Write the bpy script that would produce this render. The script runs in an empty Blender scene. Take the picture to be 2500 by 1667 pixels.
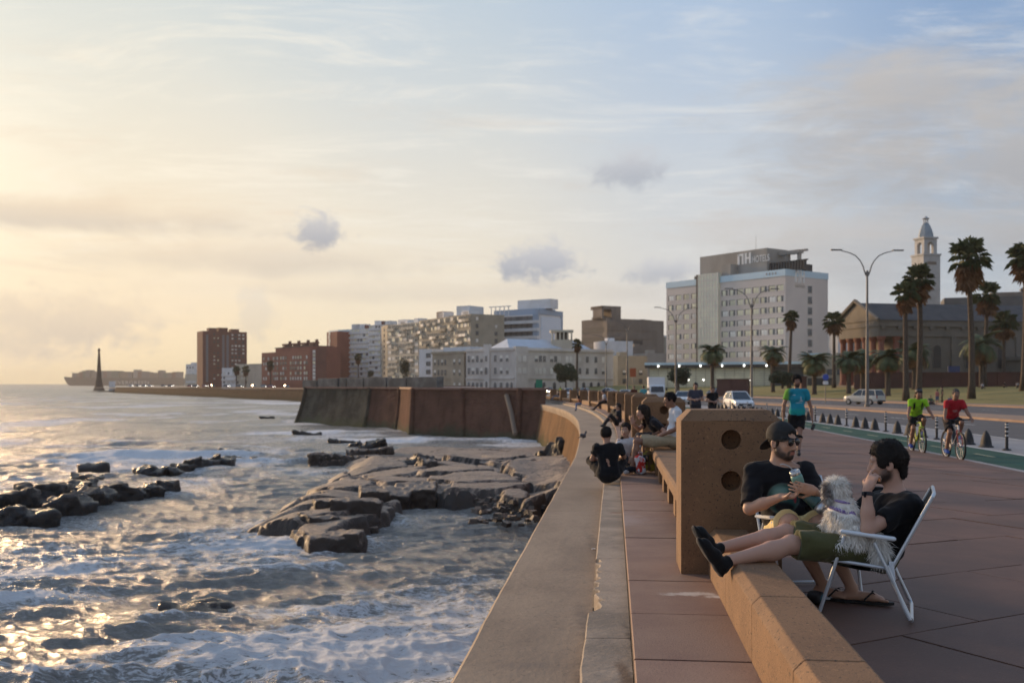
# Seafront promenade at sunset: sea wall, red granite walk, people, hotel and apartment skyline
import bpy, math, random
import numpy as np
from mathutils import Vector, Matrix
D = bpy.data; SC = bpy.context.scene; COL = SC.collection
R = math.radians; PI = math.pi
rng = random.Random(11); nrng = np.random.RandomState(5)

# ------------------------------------------------------------------ camera, sky, sun, exposure
cam_d = D.cameras.new('Camera'); cam = D.objects.new('Camera', cam_d); COL.objects.link(cam)
cam.location = (0, 0, 1.5); cam.rotation_euler = (R(90), 0, 0)
cam_d.sensor_width = 36.0; cam_d.lens = 35.0; cam_d.shift_y = 0.0414
cam_d.clip_start = 0.1; cam_d.clip_end = 30000
cam_d.dof.use_dof = True; cam_d.dof.focus_distance = 7.0; cam_d.dof.aperture_fstop = 3.2
SC.camera = cam
SUN_AZ, SUN_EL = R(-40), R(10.5)          # azimuth from +Y, negative to the left
SUNV = Vector((math.sin(SUN_AZ)*math.cos(SUN_EL), math.cos(SUN_AZ)*math.cos(SUN_EL), math.sin(SUN_EL)))
sun_d = D.lights.new('sun', 'SUN'); sun = D.objects.new('sun', sun_d); COL.objects.link(sun)
sun_d.energy = 3.6; sun_d.angle = R(11.0); sun_d.color = (1.0, 0.65, 0.35)
sun.rotation_euler = (-SUNV).to_track_quat('-Z', 'Y').to_euler()
SC.view_settings.view_transform = 'Standard'; SC.view_settings.look = 'None'
SC.view_settings.exposure = 0.16; SC.view_settings.gamma = 1.0; SC.view_settings.use_curve_mapping = False
SC.render.engine = 'CYCLES'
SC.cycles.use_denoising = True; SC.cycles.max_bounces = 6; SC.cycles.volume_bounces = 0
SC.cycles.transparent_max_bounces = 12; SC.cycles.use_adaptive_sampling = True; SC.cycles.adaptive_threshold = 0.02

# ------------------------------------------------------------------ node helpers
class NT:
    def __init__(s, nt): s.nt = nt
    def n(s, t, **kw):
        nd = s.nt.nodes.new(t)
        ins = kw.pop('ins', {})
        for k, v in kw.items(): setattr(nd, k, v)
        for k, v in ins.items():
            if isinstance(v, bpy.types.NodeSocket): s.nt.links.new(v, nd.inputs[k])
            else: nd.inputs[k].default_value = v
        return nd
    def link(s, a, b): s.nt.links.new(a, b)
    def math(s, op, a, b=None, c=None, clamp=False):
        nd = s.nt.nodes.new('ShaderNodeMath'); nd.operation = op; nd.use_clamp = clamp
        for i, v in enumerate((a, b, c)):
            if v is None: continue
            if isinstance(v, bpy.types.NodeSocket): s.nt.links.new(v, nd.inputs[i])
            else: nd.inputs[i].default_value = v
        return nd.outputs[0]
    def vmath(s, op, a, b=None, scale=None):
        nd = s.nt.nodes.new('ShaderNodeVectorMath'); nd.operation = op
        for i, v in enumerate((a, b)):
            if v is None: continue
            if isinstance(v, bpy.types.NodeSocket): s.nt.links.new(v, nd.inputs[i])
            else: nd.inputs[i].default_value = v
        if scale is not None:
            if isinstance(scale, bpy.types.NodeSocket): s.nt.links.new(scale, nd.inputs['Scale'])
            else: nd.inputs['Scale'].default_value = scale
        return nd.outputs['Value'] if op in ('DOT_PRODUCT', 'LENGTH', 'DISTANCE') else nd.outputs[0]
    def mix(s, fac, a, b, mode='MIX'):
        nd = s.nt.nodes.new('ShaderNodeMix'); nd.data_type = 'RGBA'; nd.blend_type = mode; nd.clamp_factor = True
        for k, v in ((0, fac), (6, a), (7, b)):
            if isinstance(v, bpy.types.NodeSocket): s.nt.links.new(v, nd.inputs[k])
            elif k == 0: nd.inputs[0].default_value = v
            else: nd.inputs[k].default_value = (v[0], v[1], v[2], 1)
        return nd.outputs[2]
    def smooth(s, x, lo, hi, tlo=0.0, thi=1.0):
        nd = s.nt.nodes.new('ShaderNodeMapRange'); nd.interpolation_type = 'SMOOTHSTEP'
        s.nt.links.new(x, nd.inputs[0])
        for i, v in zip((1, 2, 3, 4), (lo, hi, tlo, thi)): nd.inputs[i].default_value = v
        return nd.outputs[0]
    def noise(s, vec, scale, detail=4, rough=0.55, dist=0.0, dim='3D'):
        nd = s.nt.nodes.new('ShaderNodeTexNoise'); nd.noise_dimensions = dim
        if vec is not None: s.nt.links.new(vec, nd.inputs['Vector'])
        nd.inputs['Scale'].default_value = scale; nd.inputs['Detail'].default_value = detail
        nd.inputs['Roughness'].default_value = rough; nd.inputs['Distortion'].default_value = dist
        return nd.outputs['Fac']
    def mapping(s, vec, sc=(1, 1, 1), rot=(0, 0, 0), loc=(0, 0, 0)):
        nd = s.nt.nodes.new('ShaderNodeMapping'); s.nt.links.new(vec, nd.inputs[0])
        nd.inputs['Scale'].default_value = sc; nd.inputs['Rotation'].default_value = rot; nd.inputs['Location'].default_value = loc
        return nd.outputs[0]

# ------------------------------------------------------------------ the sky: clear-air model behind thin cirrus, cloud banks and puffs
def build_world():
    w = D.worlds.new('World'); SC.world = w; w.use_nodes = True
    nt = w.node_tree; nt.nodes.clear(); N = NT(nt)
    tc = N.n('ShaderNodeTexCoord').outputs['Generated']
    sep = N.n('ShaderNodeSeparateXYZ', ins={0: tc})
    dx, dy, dz = sep.outputs
    sky = N.n('ShaderNodeTexSky', sky_type='NISHITA', sun_disc=False)
    sky.sun_elevation = SUN_EL; sky.sun_rotation = SUN_AZ; sky.altitude = 0; sky.air_density = 1.2; sky.dust_density = 2.0; sky.ozone_density = 2.0
    base = N.vmath('MINIMUM', N.vmath('SCALE', sky.outputs[0], scale=0.115), (.85, .80, .72))
    az = N.math('ARCTAN2', dx, dy); el = N.math('ARCSINE', dz)
    ga = R(-34); glow = (math.sin(ga)*math.cos(SUN_EL), math.cos(ga)*math.cos(SUN_EL), math.sin(SUN_EL))     # the thinnest, brightest part of the cloud veil
    sd = N.vmath('DOT_PRODUCT', tc, glow)
    ang = N.math('ARCCOSINE', N.math('MINIMUM', N.math('MAXIMUM', sd, -1.0), 1.0))
    g1 = N.math('EXPONENT', N.math('MULTIPLY', ang, -2.3))        # closeness to the sun
    g2 = N.math('EXPONENT', N.math('MULTIPLY', ang, -7.0))
    elp = N.math('MAXIMUM', el, 0.0)
    low = N.math('EXPONENT', N.math('MULTIPLY', elp, -6.0))       # milky air low down
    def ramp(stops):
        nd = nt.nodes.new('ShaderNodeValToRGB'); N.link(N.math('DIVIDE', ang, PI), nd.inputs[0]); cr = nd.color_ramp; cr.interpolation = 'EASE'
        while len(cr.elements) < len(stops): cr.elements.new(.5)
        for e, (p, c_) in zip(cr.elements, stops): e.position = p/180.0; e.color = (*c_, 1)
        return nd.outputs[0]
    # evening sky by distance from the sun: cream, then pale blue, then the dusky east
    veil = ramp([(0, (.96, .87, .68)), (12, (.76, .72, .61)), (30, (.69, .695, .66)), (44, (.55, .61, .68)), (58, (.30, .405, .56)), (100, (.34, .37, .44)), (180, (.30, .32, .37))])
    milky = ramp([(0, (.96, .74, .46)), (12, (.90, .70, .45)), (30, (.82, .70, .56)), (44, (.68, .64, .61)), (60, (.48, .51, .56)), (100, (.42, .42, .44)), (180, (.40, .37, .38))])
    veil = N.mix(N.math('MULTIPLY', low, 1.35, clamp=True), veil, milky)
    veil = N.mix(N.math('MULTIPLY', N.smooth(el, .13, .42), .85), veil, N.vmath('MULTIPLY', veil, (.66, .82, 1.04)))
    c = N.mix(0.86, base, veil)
    c = N.mix(1.0, c, N.mix(g2, (0, 0, 0), (.26, .24, .18)), 'ADD')
    # flat cloud deck coordinates
    inv = N.math('DIVIDE', 1.0, N.math('ADD', elp, 0.10))
    pl = N.n('ShaderNodeCombineXYZ', ins={0: N.math('MULTIPLY', dx, inv), 1: N.math('MULTIPLY', dy, inv)}).outputs[0]
    ae = N.n('ShaderNodeCombineXYZ', ins={0: az, 1: el}).outputs[0]
    cir = N.math('ADD', N.math('MULTIPLY', N.noise(N.mapping(pl, (0.8, 1.7, 1), (0, 0, R(28))), 1.5, 9, 0.66, 1.2), .7), N.math('MULTIPLY', N.noise(N.mapping(pl, (1.0, 3.4, 1), (0, 0, R(52))), 3.0, 8, 0.66, .8), .3))
    cirm = N.math('MULTIPLY', N.smooth(cir, 0.46, 0.66), N.smooth(el, 0.02, 0.20))
    circ = N.mix(N.math('MULTIPLY', g1, 1.9, clamp=True), (0.64, 0.67, 0.71), (.96, 0.88, 0.73))
    c = N.mix(N.math('MULTIPLY', cirm, 0.52), c, circ)
    # long grey bands low towards the sun and everywhere round the horizon
    bn = N.noise(N.mapping(ae, (2.4, 15, 1), (0, 0, R(-9))), 1.5, 6, 0.58, 0.5)
    band = N.math('MULTIPLY', N.smooth(bn, 0.52, 0.70), N.math('MULTIPLY', N.smooth(el, 0.03, 0.10), N.smooth(el, 0.34, 0.18)))
    bandc = N.mix(N.math('MULTIPLY', g1, 2.2, clamp=True), (0.42, 0.44, 0.49), (0.78, 0.63, 0.47))
    c = N.mix(N.math('MULTIPLY', band, 0.50), c, bandc)
    # single clouds and banks: (azimuth, elevation, half width, half height, opacity, ragged, warp frequency)
    wn = N.noise(N.mapping(ae, (1, 1.3, 1)), 38, 9, 0.64, .4); wn2 = N.noise(N.mapping(ae, (1, 2.2, 1)), 8.5, 8, 0.64, .4)
    puffs = [(780, 565, 82, 54, .95, .62, 0), (1316, 640, 125, 56, .95, .55, 0), (1540, 412, 110, 52, .75, .45, 0), (1610, 664, 105, 36, .75, .42, 0),
             (2210, 250, 400, 130, .85, .55, 1), (2620, 360, 520, 150, .80, .6, 1), (2150, 600, 460, 90, .55, .6, 1), (190, 780, 230, 80, .62, .45, 0),
             (200, 525, 420, 42, .75, .6, 1), (60, 800, 240, 95, .5, .5, 0), (600, 630, 460, 46, .5, .6, 1), (1000, 710, 700, 30, .25, .6, 1), (-700, 560, 360, 110, .5, .6, 1),
             (-500, 780, 300, 70, .5, .5, 0), (3300, 500, 500, 110, .55, .6, 1), (1900, -300, 600, 160, .4, .7, 1), (600, -500, 500, 120, .35, .7, 1), (620, 770, 60, 70, .25, .7, 0)]
    for (px, py, wx, wy, op, rag, k) in puffs:
        a0 = math.atan((px-1250)/2430); e0 = math.atan((937-py)/2430*math.cos(a0))
        ux = N.math('MULTIPLY', N.math('SUBTRACT', az, a0), 2430/wx)
        uy = N.math('MULTIPLY', N.math('SUBTRACT', el, e0), 2430/wy)
        uyb = N.math('MULTIPLY', uy, 1.0)
        rr = N.math('SQRT', N.math('ADD', N.math('MULTIPLY', ux, ux), N.math('MULTIPLY', uyb, uyb)))
        rr = N.math('ADD', rr, N.math('MULTIPLY', N.math('SUBTRACT', (wn2 if k else wn), 0.5), rag*4.2))
        m = N.math('MULTIPLY', N.smooth(rr, 1.25 if k else 1.12, 0.15 if k else 0.30), op)
        core = N.smooth(uy, 0.9, -0.9)
        cc = N.mix(N.math('MULTIPLY', g1, 1.8 if k or px < 500 else 0.7, clamp=True), N.mix(core, (0.43, 0.43, 0.44), (0.31, 0.325, 0.36)) if k else N.mix(core, (0.50, 0.53, 0.59), (0.30, 0.345, 0.43)), N.mix(core, (0.80, 0.66, 0.50), (0.60, 0.52, 0.44)))
        c = N.mix(m, c, cc)
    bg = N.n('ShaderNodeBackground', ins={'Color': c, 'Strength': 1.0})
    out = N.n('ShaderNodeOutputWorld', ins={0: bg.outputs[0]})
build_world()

# ------------------------------------------------------------------ mesh builder
class MB:
    def __init__(s): s.v = []; s.f = []; s.m = []; s.cur = 0
    def add(s, vs, fs):
        b = len(s.v); s.v.extend([tuple(p) for p in vs]); s.f.extend([tuple(b+i for i in f) for f in fs]); s.m.extend([s.cur]*len(fs)); return s
    def box(s, c, d, rz=0.0, rot=None, taper=1.0):
        hx, hy, hz = d[0]/2, d[1]/2, d[2]/2
        pts = [(-hx, -hy, -hz), (hx, -hy, -hz), (hx, hy, -hz), (-hx, hy, -hz), (-hx*taper, -hy*taper, hz), (hx*taper, -hy*taper, hz), (hx*taper, hy*taper, hz), (-hx*taper, hy*taper, hz)]
        M = rot if rot is not None else Matrix.Rotation(rz, 3, 'Z')
        pts = [M @ Vector(p) + Vector(c) for p in pts]
        return s.add(pts, [(0, 3, 2, 1), (4, 5, 6, 7), (0, 1, 5, 4), (1, 2, 6, 5), (2, 3, 7, 6), (3, 0, 4, 7)])
    def bb(s, x0, x1, y0, y1, z0, z1): return s.box(((x0+x1)/2, (y0+y1)/2, (z0+z1)/2), (x1-x0, y1-y0, z1-z0))
    def bevbox(s, c, d, bev, rz=0.0, rot=None):
        # box with chamfered edges (all 12)
        hx, hy, hz = d[0]/2, d[1]/2, d[2]/2; b = bev
        M = rot if rot is not None else Matrix.Rotation(rz, 3, 'Z')
        prof = [(hx-b, hy), (hx, hy-b), (hx, -hy+b), (hx-b, -hy), (-hx+b, -hy), (-hx, -hy+b), (-hx, hy-b), (-hx+b, hy)]
        def ring(k, z, ins): return [((p[0]-math.copysign(ins, p[0])), (p[1]-math.copysign(ins, p[1])), z) for p in prof]
        pts = ring(0, -hz, b) + ring(1, -hz+b, 0) + ring(2, hz-b, 0) + ring(3, hz, b)
        pts = [M @ Vector(p) + Vector(c) for p in pts]
        fs = [tuple(range(7, -1, -1))[::-1], tuple(range(24, 32))[::-1]]
        fs = [tuple(range(8)), tuple(reversed(range(24, 32)))]
        for r in range(3):
            for i in range(8):
                j = (i+1) % 8; fs.append((r*8+i, r*8+8+i, r*8+8+j, r*8+j))
        return s.add(pts, fs)
    def prism(s, poly, z0, z1, top=None):
        n = len(poly); top = top or poly
        vs = [(p[0], p[1], z0) for p in poly] + [(p[0], p[1], z1) for p in top]
        fs = [tuple(reversed(range(n))), tuple(range(n, 2*n))] + [(i, (i+1) % n, n+(i+1) % n, n+i) for i in range(n)]
        return s.add(vs, fs)
    def extr(s, poly, axis, a0, a1):
        # polygon given in the two other axes, extruded along axis 0/1
        n = len(poly)
        def mk(p, a): return (a, p[0], p[1]) if axis == 0 else (p[0], a, p[1])
        vs = [mk(p, a0) for p in poly] + [mk(p, a1) for p in poly]
        fs = [tuple(reversed(range(n))), tuple(range(n, 2*n))] + [(i, (i+1) % n, n+(i+1) % n, n+i) for i in range(n)]
        return s.add(vs, fs)
    def tube(s, p0, p1, r0, r1=None, n=8, cap=True):
        r1 = r0 if r1 is None else r1
        p0 = Vector(p0); p1 = Vector(p1); d = (p1-p0)
        if d.length < 1e-9: return s
        d.normalize(); a = d.orthogonal().normalized(); b = d.cross(a)
        vs = []
        for p, r in ((p0, r0), (p1, r1)):
            for i in range(n):
                t = 2*PI*i/n; vs.append(p + (a*math.cos(t)+b*math.sin(t))*r)
        fs = [(i, (i+1) % n, n+(i+1) % n, n+i) for i in range(n)]
        if cap: fs += [tuple(reversed(range(n))), tuple(range(n, 2*n))]
        return s.add(vs, fs)
    def path(s, pts, r, n=8, close=False):
        pts = [Vector(p) for p in pts]; rs = r if isinstance(r, (list, tuple)) else [r]*len(pts)
        up = None; rings = []; vs = []
        for i, p in enumerate(pts):
            if close: t = (pts[(i+1) % len(pts)]-pts[i-1])
            else: t = pts[min(i+1, len(pts)-1)]-pts[max(i-1, 0)]
            t.normalize()
            if up is None: up = t.orthogonal().normalized()
            up = (up - t*up.dot(t)); up = up.normalized() if up.length > 1e-6 else t.orthogonal().normalized()
            b = t.cross(up)
            for k in range(n):
                an = 2*PI*k/n; vs.append(p + (up*math.cos(an)+b*math.sin(an))*rs[i])
        m = len(pts); fs = []
        for i in range(m if close else m-1):
            j = (i+1) % m
            for k in range(n): fs.append((i*n+k, i*n+(k+1) % n, j*n+(k+1) % n, j*n+k))
        if not close: fs += [tuple(reversed(range(n))), tuple(range((m-1)*n, m*n))]
        return s.add(vs, fs)
    def lathe(s, prof, c=(0, 0, 0), n=12, M=None):
        vs = []; fs = []
        for (r, z) in prof:
            for k in range(n):
                t = 2*PI*k/n; p = Vector((r*math.cos(t), r*math.sin(t), z))
                vs.append((M @ p if M else p) + Vector(c))
        m = len(prof)
        for i in range(m-1):
            for k in range(n): fs.append((i*n+k, i*n+(k+1) % n, (i+1)*n+(k+1) % n, (i+1)*n+k))
        fs += [tuple(reversed(range(n))), tuple(range((m-1)*n, m*n))]
        return s.add(vs, fs)
    def quad(s, a, b, c, d): return s.add([a, b, c, d], [(0, 1, 2, 3)])
    def mesh(s, name, mats, smooth=False):
        me = D.meshes.new(name); me.from_pydata([tuple(p) for p in s.v], [], s.f)
        mats = mats if isinstance(mats, (list, tuple)) else [mats]
        for m in mats: me.materials.append(m)
        if len(mats) > 1: me.polygons.foreach_set('material_index', s.m)
        if smooth: me.polygons.foreach_set('use_smooth', [True]*len(me.polygons))
        me.update(); return me
    def build(s, name, mats, parent=None, smooth=False, **kw):
        return obj(name, s.mesh(name, mats, smooth), parent, **kw)

def obj(name, me, parent=None, loc=None, rz=None, label=None, cat=None, group=None, kind=None, rot=None, scale=None):
    o = D.objects.new(name, me); COL.objects.link(o)
    if parent is not None: o.parent = parent
    if loc is not None: o.location = loc
    if rz is not None: o.rotation_euler = (0, 0, rz)
    if rot is not None: o.rotation_euler = rot
    if scale is not None: o.scale = scale
    if label: o['label'] = label
    if cat: o['category'] = cat
    if group: o['group'] = group
    if kind: o['kind'] = kind
    return o
def thing(name, label, cat, loc=(0, 0, 0), rz=0.0, group=None): return obj(name, None, None, loc, rz, label, cat, group)
def struct(name, mb, m, smooth=False): return mb.build(name, m, smooth=smooth, kind='structure')
def npmesh(name, V, F, mats, smooth=True):
    me = D.meshes.new(name); V = np.asarray(V, np.float32); F = np.asarray(F, np.int32)
    me.vertices.add(len(V)); me.vertices.foreach_set('co', V.ravel())
    k = F.shape[1]; me.loops.add(F.size); me.loops.foreach_set('vertex_index', F.ravel())
    me.polygons.add(len(F)); me.polygons.foreach_set('loop_start', np.arange(0, F.size, k, dtype=np.int32))
    try: me.polygons.foreach_set('loop_total', np.full(len(F), k, np.int32))
    except Exception: pass
    if smooth: me.polygons.foreach_set('use_smooth', np.ones(len(F), bool))
    for m in (mats if isinstance(mats, (list, tuple)) else [mats]): me.materials.append(m)
    me.update(calc_edges=True); me.validate(); return me

def soften(me, off, seg=2, ang=0.4):
    import bmesh
    bm = bmesh.new(); bm.from_mesh(me); bmesh.ops.remove_doubles(bm, verts=bm.verts, dist=1e-5)
    es = [e for e in bm.edges if len(e.link_faces) == 2 and e.calc_face_angle(0) > ang]
    bmesh.ops.bevel(bm, geom=es, offset=off, segments=seg, profile=.5, affect='EDGES', clamp_overlap=True); bm.to_mesh(me); bm.free(); me.update(); return me

# ------------------------------------------------------------------ materials
MATS = {}
def mat(name, col, rough=0.6, col2=None, scale=3.0, detail=5, bump=0.0, bscale=None, metal=0.0, spec=0.5, coords='Object', emit=None, estr=0.0, speck=None, spscale=220, spamt=0.45, stretch=(1, 1, 1), contrast=(0.35, 0.65), coat=0.0, var=0.0, sheen=0.0):
    if name in MATS: return MATS[name]
    m = D.materials.new(name); m.use_nodes = True; nt = m.node_tree; N = NT(nt)
    b = nt.nodes['Principled BSDF']; b.inputs['Roughness'].default_value = rough; b.inputs['Metallic'].default_value = metal
    b.inputs['Specular IOR Level'].default_value = spec; b.inputs['Coat Weight'].default_value = coat
    if sheen: b.inputs['Sheen Weight'].default_value = sheen
    tc = N.n('ShaderNodeTexCoord').outputs[coords]
    if stretch != (1, 1, 1): tc = N.mapping(tc, stretch)
    c = None
    if col2 is not None:
        f = N.smooth(N.noise(tc, scale, detail, 0.6), contrast[0], contrast[1])
        c = N.mix(f, col, col2)
    if speck is not None:
        f2 = N.smooth(N.noise(tc, spscale, 2, 0.6), 0.60, 0.68)
        src = c if c is not None else (col[0], col[1], col[2])
        c = N.mix(N.math('MULTIPLY', f2, spamt), src, speck)
        f3 = N.smooth(N.noise(tc, spscale*0.7, 2, 0.6, dim='4D'), 0.60, 0.70)
        c = N.mix(N.math('MULTIPLY', f3, spamt*0.5), c, tuple(min(1, x*1.6) for x in col))
    if var:
        oi = N.n('ShaderNodeObjectInfo').outputs['Random']
        f = N.math('ADD', 1.0-var, N.math('MULTIPLY', oi, 2*var))
        src = c if c is not None else None
        if src is None:
            rgb = N.n('ShaderNodeRGB'); rgb.outputs[0].default_value = (*col, 1); src = rgb.outputs[0]
        c = N.vmath('SCALE', src, scale=f)
    if c is not None: N.link(c, b.inputs['Base Color'])
    else: b.inputs['Base Color'].default_value = (*col, 1)
    if bump:
        h = N.noise(tc, bscale or scale*4, 6, 0.6)
        bn = N.n('ShaderNodeBump', ins={'Height': h, 'Strength': bump, 'Distance': 0.02}); N.link(bn.outputs[0], b.inputs['Normal'])
    if emit is not None:
        b.inputs['Emission Color'].default_value = (*emit, 1); b.inputs['Emission Strength'].default_value = estr
    MATS[name] = m; return m

# ------------------------------------------------------------------ the promenade line: s metres along it, u metres to the right of the camera's line
def theta(s):
    if s < 26: return 0.1016
    if s < 34: return 0.1016 - 0.0019*(s-26)**2/16
    t = 0.1016 - 0.0019*(s-30)
    return max(t, -0.53)
_S = np.arange(-20, 900, 0.5); _P = np.zeros((len(_S), 2))
i0 = int(np.argmin(abs(_S)))
for i in range(i0, len(_S)-1):
    t = theta(_S[i]+.25); _P[i+1] = _P[i] + 0.5*np.array((math.sin(t), math.cos(t)))
for i in range(i0, 0, -1):
    t = theta(_S[i]-.25); _P[i-1] = _P[i] - 0.5*np.array((math.sin(t), math.cos(t)))
def zg(s):                       # the walk falls gently away from the camera
    s = max(8.0, min(s, 112.0)); return -0.0042*(s-8.0)
def P(s, u=0.0, z=0.0, drop=True):
    x = float(np.interp(s, _S, _P[:, 0])); y = float(np.interp(s, _S, _P[:, 1])); t = theta(s)
    return Vector((x+u*math.cos(t), y-u*math.sin(t), z+(zg(s) if drop else 0.0)))
def head(s): return -theta(s)    # rotation about z that turns +Y along the line
def srange(a, b, near=1.0):
    out = [a]
    while out[-1] < b: out.append(min(b, out[-1]+max(near, min(8.0, abs(out[-1])*0.05))))
    return out
def ribbon(mb, s0, s1, prof, near=1.0):
    """sweep an open profile [(u or f(s), z or f(s)), ...] along the line"""
    ss = srange(s0, s1, near); n = len(prof); vs = []
    for s in ss:
        for (u, z) in prof: vs.append(P(s, u(s) if callable(u) else u, z(s) if callable(z) else z))
    fs = []
    for i in range(len(ss)-1):
        for k in range(n-1): fs.append((i*n+k, i*n+k+1, (i+1)*n+k+1, (i+1)*n+k))
    mb.add(vs, fs); return mb
def W(px, py, y): return Vector(((px-1250)/2430*y, y, 1.5-(py-937)/2430*y))      # a point of the place at distance y
# ------------------------------------------------------------------ noise and implicit-surface tools (numpy)
def _hash(ix, iy, seed=0):
    h = (ix*374761393 + iy*668265263 + seed*1442695041) & 0xffffffff
    h = ((h ^ (h >> 13))*1274126177) & 0xffffffff
    return ((h ^ (h >> 16)) & 0xffff)/65535.0
def vnoise(x, y, seed=0):
    ix = np.floor(x).astype(np.int64); iy = np.floor(y).astype(np.int64); fx = x-ix; fy = y-iy
    fx = fx*fx*(3-2*fx); fy = fy*fy*(3-2*fy)
    a = _hash(ix, iy, seed); b = _hash(ix+1, iy, seed); c = _hash(ix, iy+1, seed); d = _hash(ix+1, iy+1, seed)
    return (a*(1-fx)+b*fx)*(1-fy) + (c*(1-fx)+d*fx)*fy
def fbm(x, y, oct=5, seed=0, lac=2.03, gain=0.5):
    s = 0; a = 1.0; t = 0
    for o in range(oct):
        s = s + a*vnoise(x, y, seed+o*17); t += a; x = x*lac+13.7; y = y*lac+5.3; a *= gain
    return s/t
def sstep(x, a, b):
    t = np.clip((x-a)/(b-a), 0, 1); return t*t*(3-2*t)
def poly_sd(X, Y, poly):
    """signed distance to a polygon, positive inside"""
    d = np.full(X.shape, 1e9); inside = np.zeros(X.shape, bool); n = len(poly)
    for i in range(n):
        x0, y0 = poly[i]; x1, y1 = poly[(i+1) % n]; ex, ey = x1-x0, y1-y0
        wx = X-x0; wy = Y-y0; t = np.clip((wx*ex+wy*ey)/(ex*ex+ey*ey), 0, 1)
        d = np.minimum(d, np.hypot(wx-ex*t, wy-ey*t))
        c = ((y0 > Y) != (y1 > Y)) & (X < (x1-x0)*(Y-y0)/((y1-y0) if y1 != y0 else 1e-9)+x0); inside ^= c
    return np.where(inside, d, -d)

def surface_nets(F, org, h):
    nx, ny, nz = F.shape; ins = F < 0
    c = [(i, j, k) for i in (0, 1) for j in (0, 1) for k in (0, 1)]
    cnt = sum(ins[i:nx-1+i, j:ny-1+j, k:nz-1+k].astype(np.int8) for i, j, k in c)
    act = (cnt > 0) & (cnt < 8); idx = np.argwhere(act)
    if len(idx) == 0: return np.zeros((0, 3)), np.zeros((0, 4), int)
    vals = np.stack([F[idx[:, 0]+i, idx[:, 1]+j, idx[:, 2]+k] for i, j, k in c], 1)
    co = np.array(c, float); acc = np.zeros((len(idx), 3)); num = np.zeros(len(idx))
    for a in range(8):
        for b in range(a+1, 8):
            if np.abs(co[a]-co[b]).sum() != 1: continue
            va, vb = vals[:, a], vals[:, b]; m = (va < 0) != (vb < 0)
            t = np.where(m, va/np.where(m, va-vb, 1), 0)
            acc += np.where(m[:, None], co[a]+(co[b]-co[a])*t[:, None], 0); num += m
    V = (idx + acc/num[:, None])*h + np.asarray(org)
    vid = np.full(act.shape, -1, np.int64); vid[tuple(idx.T)] = np.arange(len(idx)); faces = []
    for ax in range(3):
        A = ins[tuple(slice(0, -1) if d == ax else slice(1, -1) for d in range(3))]
        B = ins[tuple(slice(1, None) if d == ax else slice(1, -1) for d in range(3))]
        e = np.argwhere(A != B); 
        if not len(e): continue
        flip = A[tuple(e.T)]
        p = e.copy(); o = [d for d in range(3) if d != ax]
        for d in o: p[:, d] += 1
        def q(d1, d2):
            r = p.copy(); r[:, o[0]] -= d1; r[:, o[1]] -= d2; return vid[tuple(r.T)]
        f = np.stack([q(0, 0), q(1, 0), q(1, 1), q(0, 1)], 1)
        if ax == 1: flip = ~flip
        f[~flip] = f[~flip][:, ::-1]; faces.append(f)
    return V, np.concatenate(faces)

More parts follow.
